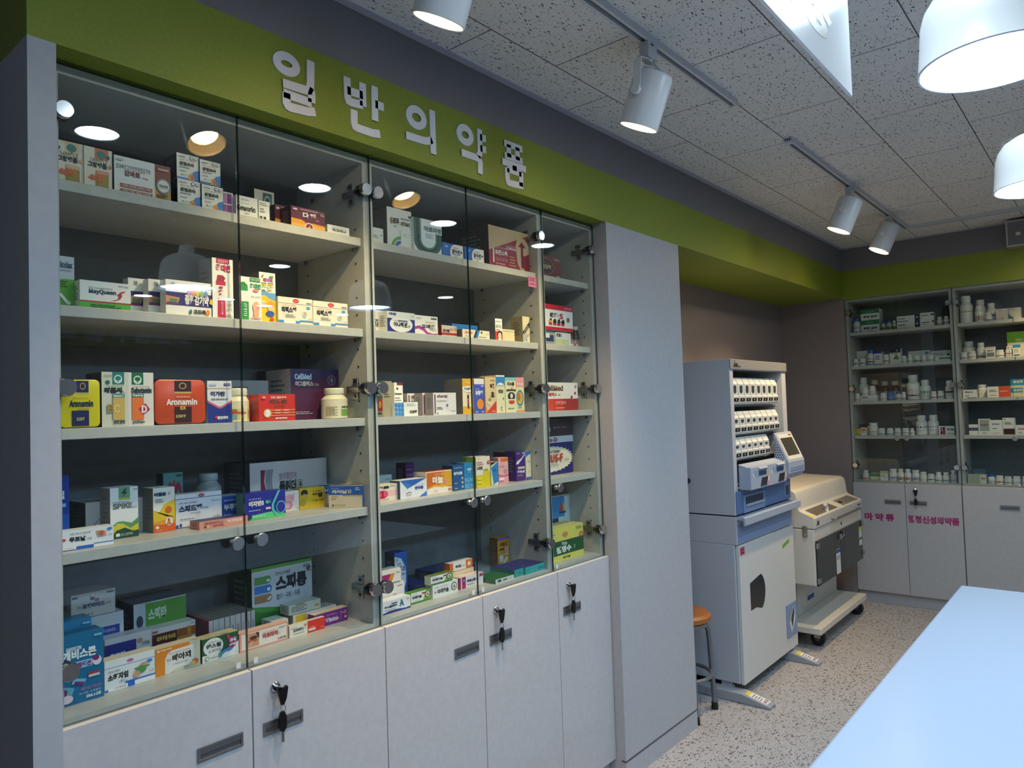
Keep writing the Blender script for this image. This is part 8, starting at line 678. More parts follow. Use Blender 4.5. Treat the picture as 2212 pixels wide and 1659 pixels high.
('medicine_carton', 'small white carton with navy stripe, fourth shelf, right far cabinet', 'medicines in the right far cabinet', (6.085, -0.778, 1.265), (0.055, 0.05, 0.075), 'EDEBE6', 'EFEEEA', [], [('R', 0, 0.42, 1, 0.7, '1E2458'), ('T', 0.1, 0.5, 0.9, 0.62, '에카린', 'C8CCE0')], 'box'),
('medicine_carton', 'white carton with sage green panel, fourth shelf, right far cabinet', 'medicines in the right far cabinet', (6.085, -0.836, 1.265), (0.07, 0.06, 0.114), 'EDEBE6', 'EFEEEA', [], [('R', 0.12, 0.25, 0.92, 0.95, '9AAAA0'), ('T', 0.2, 0.55, 0.85, 0.7, '리콤비', 'B05A6A', 1), ('L', 0.3, 0.08, 0.75, 0.16, 2)], 'box'),
('medicine_carton', 'plain white carton between green and maroon ones, fourth shelf, right far cabinet', 'medicines in the right far cabinet', (6.085, -0.907, 1.265), (0.072, 0.06, 0.1045), 'EDEBE6', 'EFEEEA', [], [('L', 0.15, 0.7, 0.8, 0.8, 1, '3A3A4A'), ('L', 0.15, 0.4, 0.6, 0.5, 1), ('T', 0.2, 0.08, 0.8, 0.15, '대웅제약', '3A3A5A')], 'box'),
('medicine_carton', 'white carton with dark maroon lower panel, fourth shelf, right far cabinet', 'medicines in the right far cabinet', (6.085, -0.981, 1.265), (0.071, 0.06, 0.1185), 'EDEBE6', 'EFEEEA', [], [('R', 0.03, 0.02, 0.97, 0.38, '8A7A3A'), ('R', 0.06, 0.05, 0.94, 0.35, '3E1018'), ('L', 0.15, 0.62, 0.8, 0.74, 2, '3A3A4A'), ('R', 0.1, 0.88, 0.25, 0.93, '4A6A4A')], 'box'),
('medicine_carton', 'small white carton with red print at the right, fourth shelf, right far cabinet', 'medicines in the right far cabinet', (6.085, -1.053, 1.265), (0.049, 0.06, 0.0675), 'EDEBE6', 'EFEEEA', [], [('T', 0.3, 0.5, 0.98, 0.7, '에이핀', 'C03A4A', 1), ('L', 0.3, 0.15, 0.9, 0.3, 2)], 'box'),
('medicine_carton', 'low grey green carton with white end, bottom shelf, right far cabinet', 'medicines in the right far cabinet', (6.085, -0.753, 0.92), (0.115, 0.06, 0.065), 'A8B0A0', 'EFEEEA', [], [('R', 0.66, 0, 1, 1, 'D8D4C8'), ('T', 0.72, 0.5, 0.96, 0.68, '골드', '3A3A33', 1)], 'box'),
('medicine_carton', 'grey blue carton at the back, bottom shelf, right far cabinet', 'medicines in the right far cabinet', (6.185, -0.776, 0.92), (0.081, 0.05, 0.095), '6A7E90', 'EFEEEA', [], [('L', 0.1, 0.6, 0.9, 0.8, 1, '8AA0B4')], 'box'),
('medicine_bottle', 'white bottle with bright blue cap, bottom shelf, right far cabinet', 'medicines in the right far cabinet', (6.085, -0.871, 0.92), (0.045, 0.05, 0.0675), 'EDEBE6', '1F62D0', [(0.1, 0.2, '2A3A8A'), (0.35, 0.5, '9AA4B8')], [], 'bottle'),
('medicine_jar', 'white jar with brick red label, bottom shelf, right far cabinet', 'medicines in the right far cabinet', (6.085, -0.918, 0.92), (0.048, 0.05, 0.059), 'EDEBE6', 'EFEEEA', [(0.25, 0.52, 'B0543E')], [], 'bottle'),
('medicine_jar', 'white jar with navy print, bottom shelf, right far cabinet', 'medicines in the right far cabinet', (6.085, -0.969, 0.92), (0.046, 0.05, 0.056), 'EDEBE6', 'EFEEEA', [(0.25, 0.4, '3A3E6A')], [], 'bottle'),
('medicine_jar', 'white jar with magenta line, left of its pair, bottom shelf, right far cabinet', 'medicines in the right far cabinet', (6.085, -1.018, 0.92), (0.048, 0.05, 0.0575), 'EDEBE6', 'EFEEEA', [(0.44, 0.5, 'A83A6A'), (0.2, 0.35, 'D8CCD0')], [], 'bottle'),
('medicine_jar', 'white jar with magenta line at the picture edge, bottom shelf, right far cabinet', 'medicines in the right far cabinet', (6.085, -1.071, 0.92), (0.046, 0.05, 0.0585), 'EDEBE6', 'EFEEEA', [(0.44, 0.5, 'A83A6A')], [], 'bottle')]
def rotz(o): o.rotation_euler=(0,0,-PI/2)
for n,l,g,p,s,bd,cap,bands,ar,k in FAR:
    if k=='bottle':
        a=[('R',.02,b_[0],.98,b_[1],b_[2]) for b_ in bands]
        big=s[2]/s[0]
        t=make_bottle(n,s[0],s[2],bd,cap,a,l,'medicine bottle',g,(0,0,0),neck=.82 if big>1.5 else .9,capr=.36 if big>1.6 else .44,caph=.2,seg=16)
        t.location=(p[0]+s[0]/2,p[1]-s[0]/2,p[2]); rotz(t)
    else:
        o=tag(make_box(n,s[0],s[1],s[2],bd,None,None,ar,p,0),l,'medicine carton',g); o.location=(p[0],p[1],p[2]+.0004); rotz(o)
# pink price tag hooked on a shelf edge
b=MB(); b.box(2.165,.0815,2.022,2.213,.0835,2.062,mat('E57FA6',.6)); art(b,[('L',.12,.55,.9,.85,3,'8A3A5A'),('L',.2,.25,.8,.36,1,'3A2A33'),('E',.88,.2,.04,.06,'3A3A9A')],lambda u,v,k:(2.165+.048*u,.0815-EPS*k,2.022+.04*v))
o=b.obj('price_tag',None,(2.165,.0815,2.022),fix=False); tag(o,'small pink printed tag stuck on the shelf edge under the gold drink case','tag')
# ================================================================== TABLET PACKING MACHINE
WM=mat('B7BAC2',.45); WMF=mat('CFCFCE',.4); BLU=mat('7E93B8',.45); BLU2=mat('5E78A8',.45); LB=mat('A3AEC2',.42); BK=mat('101114',.35); SILV=mat('BFBFC2',.3,.6)
t=thing('tablet_packing_machine','tall grey and blue tablet packing machine with rows of canisters in the niche','machine',(4.1,.2,0))
XA,XB=3.69,4.52; YF,YB=-.05,.44
m=MB(); m.box(XA,-.03,.075,XB,YB,.80,WM); m.box(XA+.02,.0,.06,XB-.02,YB-.03,.075,DK); lowc=part(m,'lower_cabinet',t,bevel=.004)
m=MB(); m.box(XA,-.046,.80,XB,YB,.948,WM); m.face([(XA+.012,-.0468,.806),(XB-.01,-.0468,.806),(XB-.01,-.0468,.905),(XA+.012,-.0468,.905)],BLU); part(m,'blue_band',t,bevel=.003)
m=MB(); m.box(XA+.012,YF,.07,4.205,-.0315,.794,WMF)
N=14; win=[(3.825,.43),(3.825,.575)]+[(3.95+.085*math.cos(a),.505+.1*math.sin(a)) for a in [math.radians(70-140*i/N) for i in range(N+1)]]+[(3.90,.432)]
d=part(m,'front_door',t,bevel=.002)
m=MB(); m.rings([[(x,YF-.0008,z) for x,z in win],[(x,YF+.002,z) for x,z in win]],mat('1A1B1E',.12),True,(True,True),False); part(m,'window',d)
m=MB(); m.box(3.715,YF-.0008,.742,3.772,YF,.783,mat('C8506A',.6)); m.box(3.722,YF-.0012,.75,3.765,YF-.0008,.757,mat('8A2A44',.6)); m.box(3.722,YF-.0012,.766,3.755,YF-.0008,.773,mat('8A2A44',.6)); part(m,'sticker',d)
m=MB(); m.box(4.2065,YF,.07,XB-.004,-.0315,.79,WMF); d=part(m,'side_door',t,bevel=.002)
m=MB(); m.face([(4.325,YF-.0006,.70),(4.44,YF-.0006,.722),(4.44,YF-.0006,.70),(4.325,YF-.0006,.678)],mat('6FA83C',.6)); part(m,'sticker',d)
m=MB(); m.box(4.335,YF-.006,.148,4.502,YF,.342,BLU,); part(m,'slot_plate',d,bevel=.006)
m=MB(); m.face([(4.40,YF-.0068,.165),(4.475,YF-.0068,.25),(4.445,YF-.0068,.325),(4.37,YF-.0068,.235)],mat('CFD2DA',.4)); m.face([(4.41,YF-.0072,.20),(4.46,YF-.0072,.255),(4.445,YF-.0072,.315),(4.395,YF-.0072,.25)],BK); m.face([(4.415,YF-.0075,.19),(4.44,YF-.0075,.215),(4.47,YF-.0075,.30),(4.452,YF-.0075,.28)],mat('E4E4E6',.5)); part(m,'outlet_slot',d,fix=False)
m=MB(); m.prism_x([(-.03,.948),(-.088,.948),(-.094,.942),(-.094,.905),(-.088,.900),(-.082,.905),(-.082,.93),(-.03,.93)],XA+.005,XB+.03,LB); part(m,'tray_lip',t,bevel=.003)
m=MB(); ws=.045; zu0,zu1=.955,1.785
m.box(XA,-.045,zu0,XA+ws,YB,zu1,WM); m.box(XB-.065,-.045,zu0,XB,YB,zu1,WM); m.box(XA+ws,.2,1.08,XB-.065,YB,zu1,mat('9C9C98',.5)); m.box(XA+ws,-.045,1.732,XB-.065,.2,zu1,WM); m.box(XA+ws,-.045,zu0,XB-.065,YB,1.08,WM)
part(m,'upper_housing',t,bevel=.002)
m=MB(); m.box(XA-.001,YF-.004,1.732,XB+.001,-.0455,zu1,SILV); hd=part(m,'header',t,bevel=.003)
m=MB(); vs,fs=text_mesh('JVM',1); m.v=[(3.718+.055*x+.008*y,YF-.0052,1.742+.022*y) for x,y in vs]; m.f=list(fs); m.ms=[mat('1E2026',.5)]; m.mi=[0]*len(fs); m.sm=[False]*len(fs)
m.face([(3.742,YF-.0052,1.766),(3.747,YF-.0052,1.776),(3.744,YF-.0052,1.78),(3.739,YF-.0052,1.77)],mat('1E2026',.5)); m.box(3.782,YF-.0052,1.742,3.815,YF-.0045,1.75,mat('4A4A50',.5)); m.box(3.784,YF-.0052,1.754,3.815,YF-.0045,1.764,mat('8A8A90',.5)); part(m,'logo',hd,fix=False)
WC=mat('C6CACB',.4); PAP=mat('EFE8DC',.6); SLOT=mat('3A454C',.2)
def cassette(cx,z0,z1,pt):
    m=MB(); w=.0385; h=z1-z0; a,b_=cx-w,cx+w
    prof=[(.16,z0+.01),(-.030,z0),(-.040,z0+.012),(-.040,z0+.045),(-.034,z0+.05),(-.034,z1-.035),(-.018,z1),(.16,z1)]
    m.prism_x(prof,a,b_,WC)
    f=lambda x,z,y:(a+x*2*w,y,z0+z*h)
    m.face([(a+.006,-.0338,z1-.034),(b_-.006,-.0338,z1-.034),(b_-.006,-.0188,z1-.003),(a+.006,-.0188,z1-.003)],PAP)
    m.face([(cx-.012,-.0262,z1-.018),(cx+.012,-.0262,z1-.018),(cx+.012,-.0247,z1-.0155),(cx-.012,-.0247,z1-.0155)],mat('8A8478',.6))
    lo,hi=z0+.062,z1-.044
    m.rings([[(x,-.0348,z) for x,z in ((cx-.019,lo+.006),(cx-.008,lo),(cx+.010,lo),(cx+.019,lo+.008),(cx+.019,hi),(cx-.019,hi))],[(x,-.0335,z) for x,z in ((cx-.019,lo+.006),(cx-.008,lo),(cx+.010,lo),(cx+.019,lo+.008),(cx+.019,hi),(cx-.019,hi))]],SLOT,True,(True,True),False)
    m.face([(a+.005,-.0405,z0+.016),(b_-.008,-.0405,z0+.016),(b_-.003,-.0405,z0+.036),(a+.010,-.0405,z0+.036)],BK)
    m.face([(cx-.004,-.0408,z0+.022),(cx+.004,-.0408,z0+.022),(cx+.005,-.0408,z0+.031),(cx-.003,-.0408,z0+.031)],mat('C8CCD0',.5))
    part(m,'canister',pt)
for z0,z1,ks in ((1.54,1.688,range(0,8)),(1.378,1.503,range(0,8)),(1.241,1.362,range(0,6))):
    for k in ks: cassette(3.776+.0832*k,z0,z1,t)
    m=MB(); m.box(XA+ws,.0,z0-.012,XB-.065,.2,z0-.002,mat('8E9090',.5)); part(m,'rack_shelf',t)
m=MB(); m.box(XA+.01,-.052,.958,4.50,-.0455,1.082,BLU2); hs=part(m,'blue_fascia',t,bevel=.003)
m=MB(); m.box(XA+.085,-.058,.958,4.07,-.0525,1.052,BLU); m.box(3.80,-.0595,1.0,4.045,-.0585,1.042,mat('26364F',.4)); m.box(3.80,-.066,.992,4.05,-.0585,1.004,LB); part(m,'dispense_slot',t,bevel=.002)
m=MB(); m.box(4.39,-.054,.98,4.48,-.0525,1.065,BLU); m.box(4.41,-.0555,.985,4.465,-.0545,1.04,mat('2C3A54',.3)); part(m,'switch',t,bevel=.001)
# hand feeder with two trays
fd=MB(); fd.box(3.745,-.115,1.085,4.265,-.0465,1.205,LB); fd.prism_x([(-.0465,1.205),(-.095,1.205),(-.0465,1.222)],3.745,4.265,LB); ft=part(fd,'tray_unit',t,bevel=.004)
for k in range(2):
    o=3.745+.262*k
    m=MB(); m.box(o+.11,-.1165,1.155,o+.215,-.115,1.178,mat('30486F',.4)); m.prism_x([(-.115,1.2),(-.128,1.192),(-.115,1.18)],o+.10,o+.22,LB); part(m,'grip',ft)
    m=MB(); m.rings([[(x,-.1166,z) for x,z in ((o+.125,1.095),(o+.215,1.095),(o+.235,1.14),(o+.15,1.14))],[(x,-.1152,z) for x,z in ((o+.125,1.095),(o+.215,1.095),(o+.235,1.14),(o+.15,1.14))]],mat('16202C',.15),True,(True,True),False); part(m,'tray_window',ft)
    m=MB(); m.face([(o+.215,-.1166,1.095),(o+.255,-.1166,1.095),(o+.255,-.1166,1.152),(o+.238,-.1166,1.14)],mat('E6D2DA',.5)); m.face([(o+.22,-.1168,1.098),(o+.252,-.1168,1.10),(o+.25,-.1168,1.125)],mat('C86A9A',.5)); m.face([(o+.20,-.1166,1.148),(o+.255,-.1166,1.150),(o+.255,-.1166,1.157),(o+.20,-.1166,1.155)],mat('E0B84A',.5)); part(m,'sticker',ft,fix=False)
    m=MB(); m.box(o+.03,-.1162,1.15,o+.04,-.115,1.17,mat('DDE6EE',.3)); m.box(o+.05,-.1162,1.16,o+.075,-.115,1.185,mat('8C9AB0',.3)); part(m,'switch',ft)
# touch console
cs=MB(); cs.prism_x([(-.0465,1.365),(-.056,1.365),(-.132,1.195),(-.132,1.13),(-.11,1.10),(-.0465,1.075)],4.268,4.535,LB); co=part(cs,'console',t,bevel=.004)
def onslope(x,tt,off=.0012):
    n=Vector((0,-.17,.076)).normalized(); p=Vector((x,-.056-.076*tt,1.365-.17*tt))+n*off*1.0
    return tuple(p)
m=MB(); m.face([onslope(4.285,.93),onslope(4.52,.93),onslope(4.52,.06),onslope(4.285,.06)],mat('D2D2D0',.35)); m.face([onslope(4.305,.80,.0018),onslope(4.50,.80,.0018),onslope(4.50,.2,.0018),onslope(4.305,.2,.0018)],mat('45443F',.1)); m.face([onslope(4.46,.14,.0018),onslope(4.505,.14,.0018),onslope(4.505,.09,.0018),onslope(4.46,.09,.0018)],mat('8A5A4A',.5)); part(m,'screen',co,fix=False)
m=MB()
for i in range(13):
    for j in range(4):
        z=1.15+.0145*i; y=-.055-.014*j-(.005 if i%2 else 0)
        if y<-.056-.076*(1.365-z)/.17+.012: continue
        m.cyl((4.2672,y,z),(4.2685,y,z),.0038,mat('1E2A3C',.6),6)
part(m,'vent_holes',co)
m=MB(); m.box(4.29,-.1335,1.14,4.515,-.132,1.165,BLU); part(m,'card_slot',co,bevel=.001)
for k,xx in enumerate((3.635,4.395)):
    m=MB(); m.prism_x([(.2,.0),(-.205,.0),(-.205,.014),(-.06,.05),(.2,.05)],xx,xx+.078,mat('9A9EA6',.5)); fo=part(m,'stabiliser_foot',t,bevel=.005)
    m=MB(); q=lambda u,v,o:(xx+.012+.056*u,-.185+.115*v,.0189+.0285*v+.0008*o)
    m.face([q(0,0,1),q(1,0,1),q(1,1,1),q(0,1,1)],mat('E6E4E2',.6)); m.face([q(0,.82,2),q(1,.82,2),q(1,1,2),q(0,1,2)],mat('DCC84A',.6))
    for i in range(4): m.face([q(.1,.3+.12*i,2),q(.85 if i%2 else .7,.3+.12*i,2),q(.85 if i%2 else .7,.34+.12*i,2),q(.1,.34+.12*i,2)],mat('6A6A70',.6))
    m.face([q(.62,.06,2),q(.85,.06,2),q(.85,.22,2),q(.62,.22,2)],mat('B05A62',.6)); m.face([q(.2,.06,2),q(.42,.06,2),q(.42,.2,2),q(.2,.2,2)],mat('5A5A5E',.6)); part(m,'warning_label',fo,fix=False)
for xx,yy in ((3.72,.05),(3.72,.36),(4.46,.05),(4.46,.36)):
    m=MB(); m.cyl((xx-.012,yy,.03),(xx+.012,yy,.03),.03,mat('D0D0CE',.5) if yy<.1 else DK,16); m.box(xx-.016,yy-.03,.04,xx+.016,yy+.03,.078,WM); part(m,'caster',t)
m=MB(); m.cyl((3.688,.22,1.13),(3.66,.22,1.13),.016,BK,14); m.cyl((3.66,.22,1.13),(3.656,.22,1.13),.010,CH,12); part(m,'side_lock',t)
# ================================================================== POWDER PACKING MACHINE
CR=mat('CFCBC2',.42); t=thing('powder_packing_machine','low cream packing machine on casters with dark acrylic doors, far end of niche','machine',(5.18,.1,0))
PA,PB=4.65,5.70; TINT=mat('2A2620',.08)
m=MB(); m.box(PA,-.145,.10,PB-.02,.34,.142,CR); part(m,'base_deck',t,bevel=.006)
m=MB(); m.box(4.84,.055,.142,PB-.03,.34,.42,mat('BFC0BC',.45)); part(m,'pedestal',t,bevel=.004)
m=MB(); m.box(5.02,.0535,.20,5.16,.0545,.255,mat('B8BCC8',.5)); m.box(5.025,.0528,.205,5.155,.0534,.235,mat('2A3A8A',.5)); part(m,'name_plate',t)
m=MB(); m.box(PA,-.13,.40,PB,.34,.748,CR); bo=part(m,'body',t,bevel=.006)
prof=[(-.135,.752),(-.138,.815),(-.132,.822),(-.05,.857),(-.042,.866),(-.038,.885),(-.03,.955),(-.022,.972),(0,.985),(.34,.995),(.34,.752)]
m=MB(); m.prism_x(prof,PA,PB,CR,True); ld=part(m,'lid',t,bevel=.003,angle=25)
def deck(x,v,o=.001): return (x,-.132+.082*v-o*.4,.822+.035*v+o)
def quad(mb,a,b_,c,d_,m,o=.001): mb.face([deck(*a,o),deck(*b_,o),deck(*c,o),deck(*d_,o)],m)
m=MB(); quad(m,(4.73,.06),(5.165,.06),(5.145,.9),(4.72,.9),mat('6E665A',.1)); quad(m,(4.74,.85),(5.14,.85),(5.145,.9),(4.72,.9),mat('35322C',.3),.0016); part(m,'lid_window',ld,fix=False)
m=MB(); m.tube([(4.93+.03*math.sin(a),-.118,.842+.03*math.cos(a)) for a in [PI*.0+i*PI/8 for i in range(7)]],.012,mat('E9E4DC',.4),8); part(m,'roller',ld)
m=MB(); quad(m,(5.285,.05),(5.655,.05),(5.615,.86),(5.275,.86),mat('7C7B74',.5)); quad(m,(5.30,.3),(5.36,.3),(5.36,.6),(5.30,.6),mat('2A2A2A',.3),.0016)
for i in range(3): quad(m,(5.40,.25+.2*i),(5.60,.25+.2*i),(5.60,.33+.2*i),(5.40,.33+.2*i),mat('62635E',.5),.0016)
part(m,'control_panel',ld,fix=False)
m=MB(); quad(m,(4.655,.1),(4.70,.1),(4.69,.5),(4.655,.5),mat('DCC84A',.6)); part(m,'sticker',ld,fix=False)
m=MB(); m.tube([(4.985,-.14,.774),(4.985,-.165,.774),(5.56,-.165,.774),(5.56,-.14,.774)],.008,mat('8E8C88',.35,.7)); part(m,'handle_bar',ld)
m=MB(); vs,fs=text_mesh('JVM',1); m.v=[(4.685+.05*x+.006*y,-.1375,.768+.03*y) for x,y in vs]; m.f=list(fs); m.ms=[mat('243A6A',.5)]; m.mi=[0]*len(fs); m.sm=[False]*len(fs); part(m,'logo',ld,fix=False)
m=MB(); m.box(5.59,-.1378,.782,5.67,-.137,.795,mat('55555A',.5)); part(m,'model_plate',ld)
m=MB(); m.cyl((5.21,-.131,.712),(5.21,-.1325,.712),.010,BK,12); part(m,'key_hole',bo)
for nm,xa,xb in (('acrylic_door',4.662,5.03),('acrylic_panel',5.034,5.155),('acrylic_door',5.159,5.668)):
    m=MB(); m.box(xa,-.139,.397,xb,-.1315,.676,TINT); part(m,nm,t,bevel=.001)
for xa,z in ((4.652,.63),(4.652,.415),(5.64,.63),(5.64,.42)):
    m=MB(); m.box(xa,-.148,z,xa+.045,-.139,z+.035,NI); m.cyl((xa+.022,-.148,z+.017),(xa+.022,-.151,z+.017),.006,CH,10); part(m,'door_hinge',t,bevel=.003)
m=MB(); m.box(5.10,-.152,.62,5.15,-.139,.655,NI); m.box(5.175,-.152,.63,5.20,-.139,.66,NI); m.cyl((5.12,-.152,.635),(5.19,-.152,.635),.004,CH,8); part(m,'door_latch',t,bevel=.001)
m=MB(); m.box(5.04,-.1396,.40,5.128,-.1391,.56,mat('D9DADC',.6)); m.box(5.04,-.1399,.535,5.128,-.1396,.558,mat('2A4A9A',.6)); m.box(5.045,-.1399,.49,5.12,-.1396,.52,mat('A8B0BC',.6)); part(m,'data_label',t)
m=MB(); m.box(5.585,-.1396,.50,5.655,-.1391,.63,mat('CFD2CE',.6)); m.box(5.585,-.1399,.605,5.655,-.1396,.63,mat('D8C83A',.6)); m.box(5.585,-.1399,.54,5.655,-.1396,.555,mat('3A7A4A',.6)); part(m,'data_label',t)
m=MB(); m.box(PA-.006,-.092,.70,PA,-.062,.768,NI); m.cyl((PA-.012,-.077,.715),(PA-.006,-.077,.715),.008,CH,10); part(m,'side_latch',t,bevel=.002)
m=MB(); m.rings([[(x,.0,z) for x,z in ((5.25,.40),(5.50,.40),(5.46,.345),(5.30,.335))],[(x,.07,z) for x,z in ((5.25,.40),(5.50,.40),(5.46,.345),(5.30,.335))]],mat('D0CEC8',.5),True,(True,True),False); m.face([(5.46,.0,.352),(5.60,.0,.362),(5.57,.02,.338),(5.48,.02,.335)],mat('DEDBD4',.6)); part(m,'paper_chute',t)
for xx,yy in ((4.78,-.085),(5.62,-.09),(4.78,.28),(5.62,.28)):
    m=MB(); m.cyl((xx-.018,yy,.043),(xx+.018,yy,.043),.043,DK,20); m.cyl((xx-.020,yy,.043),(xx+.020,yy,.043),.015,mat('55555A',.4),12); m.box(xx-.024,yy-.02,.05,xx-.019,yy+.02,.1,NI); m.box(xx+.019,yy-.02,.05,xx+.024,yy+.02,.1,NI); part(m,'caster',t)
# ================================================================== STOOL
t=thing('stool','round tan seated stool with grey tube legs behind the column','stool',(3.37,.14,0)); SX,SY=3.385,.135
m=MB(); m.lathe([(.125,.46),(.145,.468),(.148,.49),(.135,.503),(.0,.506)],proc_noise('9A5A26','AD6A2E',8,.45,'tan_seat_vinyl'),(SX,SY,0),32,caps=(True,False)); part(m,'seat',t)
ST=mat('7E8288',.35,.6)
m=MB(); m.lathe([(.13,.44),(.135,.46),(.12,.462)],ST,(SX,SY,0),28); part(m,'seat_rim',t)
for a in (-.75,.82,2.39,3.96):
    c_,s_=math.cos(a),math.sin(a); m=MB()
    m.tube([(SX+c_*r_,SY+s_*r_,z) for r_,z in ((.06,.447),(.10,.445),(.125,.43),(.138,.40),(.143,.35),(.15,.2),(.158,.03))],.0125,ST,10); lg=part(m,'leg',t)
    m=MB(); m.cyl((SX+c_*.158,SY+s_*.158,0),(SX+c_*.157,SY+s_*.157,.035),.018,DK,14,.016); part(m,'rubber_foot',lg)
m=MB(); m.tube([(SX+.138*math.cos(2*PI*i/32),SY+.138*math.sin(2*PI*i/32),.195) for i in range(32)],.0095,ST,8,True); part(m,'foot_ring',t)
# ================================================================== COUNTER
t=thing('counter','white glossy counter top in the foreground','counter',(1.3,-1.55,0))
CT=mat('B4B9C4',.22)
m=MB(); m.box(-.9,-1.98,.86,2.905,-1.18,.90,CT); part(m,'counter_top',t,bevel=.006)
m=MB(); m.box(-.86,-1.93,0,2.865,-1.24,.86,M_LAM); part(m,'counter_body',t,bevel=.003)
# ================================================================== CEILING LAMPS
def downlight(x,y,lab):
    t=thing('downlight',lab,'ceiling light',(x,y,ZC),'recessed round ceiling lights')
    m=MB(); m.lathe([(.076,-.001),(.088,-.001),(.088,-.006),(.078,-.008),(.076,-.001)],mat('E4E6EA',.4),(x,y,ZC),32,caps=(False,False)); part(m,'trim_ring',t)
    m=MB(); m.lathe([(.0,-.0032),(.0765,-.0032)],E_DOWN,(x,y,ZC),32,caps=(False,False)); part(m,'diffuser',t,fix=False)
E_DOWN=emis('downlight_glow',WHITE,P_DOWN); E_PEND=emis('pendant_glow',COOL,P_PEND); E_SPOT=emis('spot_led',WARM,60)
for i,(x,y) in enumerate(((.13,-1.34),(1.15,-1.33),(2.18,-1.335),(3.15,-1.39),(4.1,-1.35),(3.117,-3.15),(5.2,-3.45),(1.1,-3.15),(2.92,-5.1),(3.6,-4.85),(4.1,-5.0),(5.15,-5.1),(5.15,-4.62),(.2,-5.0),(-1.2,-3.2))):
    row='first' if i<5 else ('second' if i in (5,6,7,14) else 'third')
    downlight(x,y,['first ceiling light, over the near end of the counter','second ceiling light, over the counter','third ceiling light, over the counter','fourth ceiling light, past the end of the counter','round ceiling light partly behind the farther pendant','ceiling light in the middle of the second row','ceiling light at the far end of the second row','ceiling light near the start of the second row','ceiling light in the third row near the opposite wall','ceiling light third row, right of another','ceiling light third row, before the last pair','ceiling light at the far end of the third row','ceiling light beside the last of the third row','ceiling light at the near end of the third row','ceiling light behind the camera in the second row'][i])
def pendant(x,y,z,lab):
    t=thing('pendant_lamp',lab,'pendant lamp',(x,y,z),'white bell shaped pendant lamps')
    W=mat('E6E8EE',.3)
    m=MB(); pr=[(.124,0),(.126,.002),(.124,.006),(.120,.05),(.117,.09),(.110,.115),(.095,.138),(.07,.153),(.042,.160),(.034,.163),(.033,.195),(.028,.20)]
    m.lathe(pr,W,(x,y,z),48,caps=(False,True)); inn=[(r-.003,h+.001) for r,h in pr[2:8]]; m.lathe(inn,W,(x,y,z),48,caps=(False,True)); m.lathe([(.124,0),(.121,.0005),(.117,.007)],W,(x,y,z),48,caps=(False,False)); part(m,'shade',t,angle=40)
    m=MB(); m.lathe([(.0,.012),(.1135,.012)],E_PEND,(x,y,z),40,caps=(False,False)); part(m,'diffuser',t,fix=False)
    m=MB(); m.cyl((x,y,z+.2),(x,y,ZC-.02),.003,mat('D0D2D6',.5),8); part(m,'cord',t)
    m=MB(); m.lathe([(.05,-.02),(.05,-.002),(.0,-.002)],W,(x,y,ZC),24); part(m,'canopy',t)
pendant(1.585,-1.49,2.155,'large white bell pendant lamp at the upper right, nearest of the pendants')
pendant(2.64,-1.49,2.155,'white bell pendant lamp farther along, half cut by the picture edge')
pendant(.53,-1.49,2.155,'white bell pendant lamp over the near end of the counter')
# ---- tracks and spots
TW=mat('C4C6CC',.4)
def track(name,a,b_,lab,ax):
    x,y=(a[0]+b_[0])/2,(a[1]+b_[1])/2; t=thing(name,lab,'lighting track',(x,y,ZC))
    m=MB(); hw=.0175; hh=.022
    if ax=='x':
        for y0,y1 in ((-hw,-.0075),(.0075,hw)): m.box(a[0],y+y0,ZC-hh,b_[0],y+y1,ZC,TW)
        m.box(a[0],y-.0075,ZC-.006,b_[0],y+.0075,ZC,BK); part(m,'rail',t)
        m=MB()
        for yy in (-.004,.004): m.box(a[0]+.01,y+yy-.0008,ZC-.012,b_[0]-.01,y+yy+.0008,ZC-.006,mat('8A8A88',.3,.8))
        part(m,'conductors',t)
        for xe in (a[0],b_[0]):
            m=MB(); m.box(xe-.004,y-hw-.001,ZC-hh-.001,xe+.03 if xe==a[0] else xe+.004,y+hw+.001,ZC,TW)
            for k in (-.009,0,.009): m.box(xe-.0046,y+k-.003,ZC-.014,xe-.004,y+k+.003,ZC-.007,BK)
            part(m,'end_cap',t)
    else:
        for x0,x1 in ((-hw,-.0075),(.0075,hw)): m.box(x+x0,a[1],ZC-hh,x+x1,b_[1],ZC,TW)
        m.box(x-.0075,a[1],ZC-.006,x+.0075,b_[1],ZC,BK); part(m,'rail',t)
        m=MB(); m.box(x-.018,b_[1]-.03,ZC-hh-.001,x+.018,b_[1]+.018,ZC,TW); part(m,'corner_joint',t)
    return t
track('light_track',(-.4,-.536),(2.70,-.536),'white lighting track over the glass cabinets, nearer of the two in line','x')
track('light_track',(3.255,-.552),(5.535,-.552),'white lighting track in front of the niche, farther of the two in line','x')
track('light_track',(5.54,-2.6),(5.54,-.572),'white lighting track running across in front of the far cabinets','y')
SW=mat('DADCE2',.38)
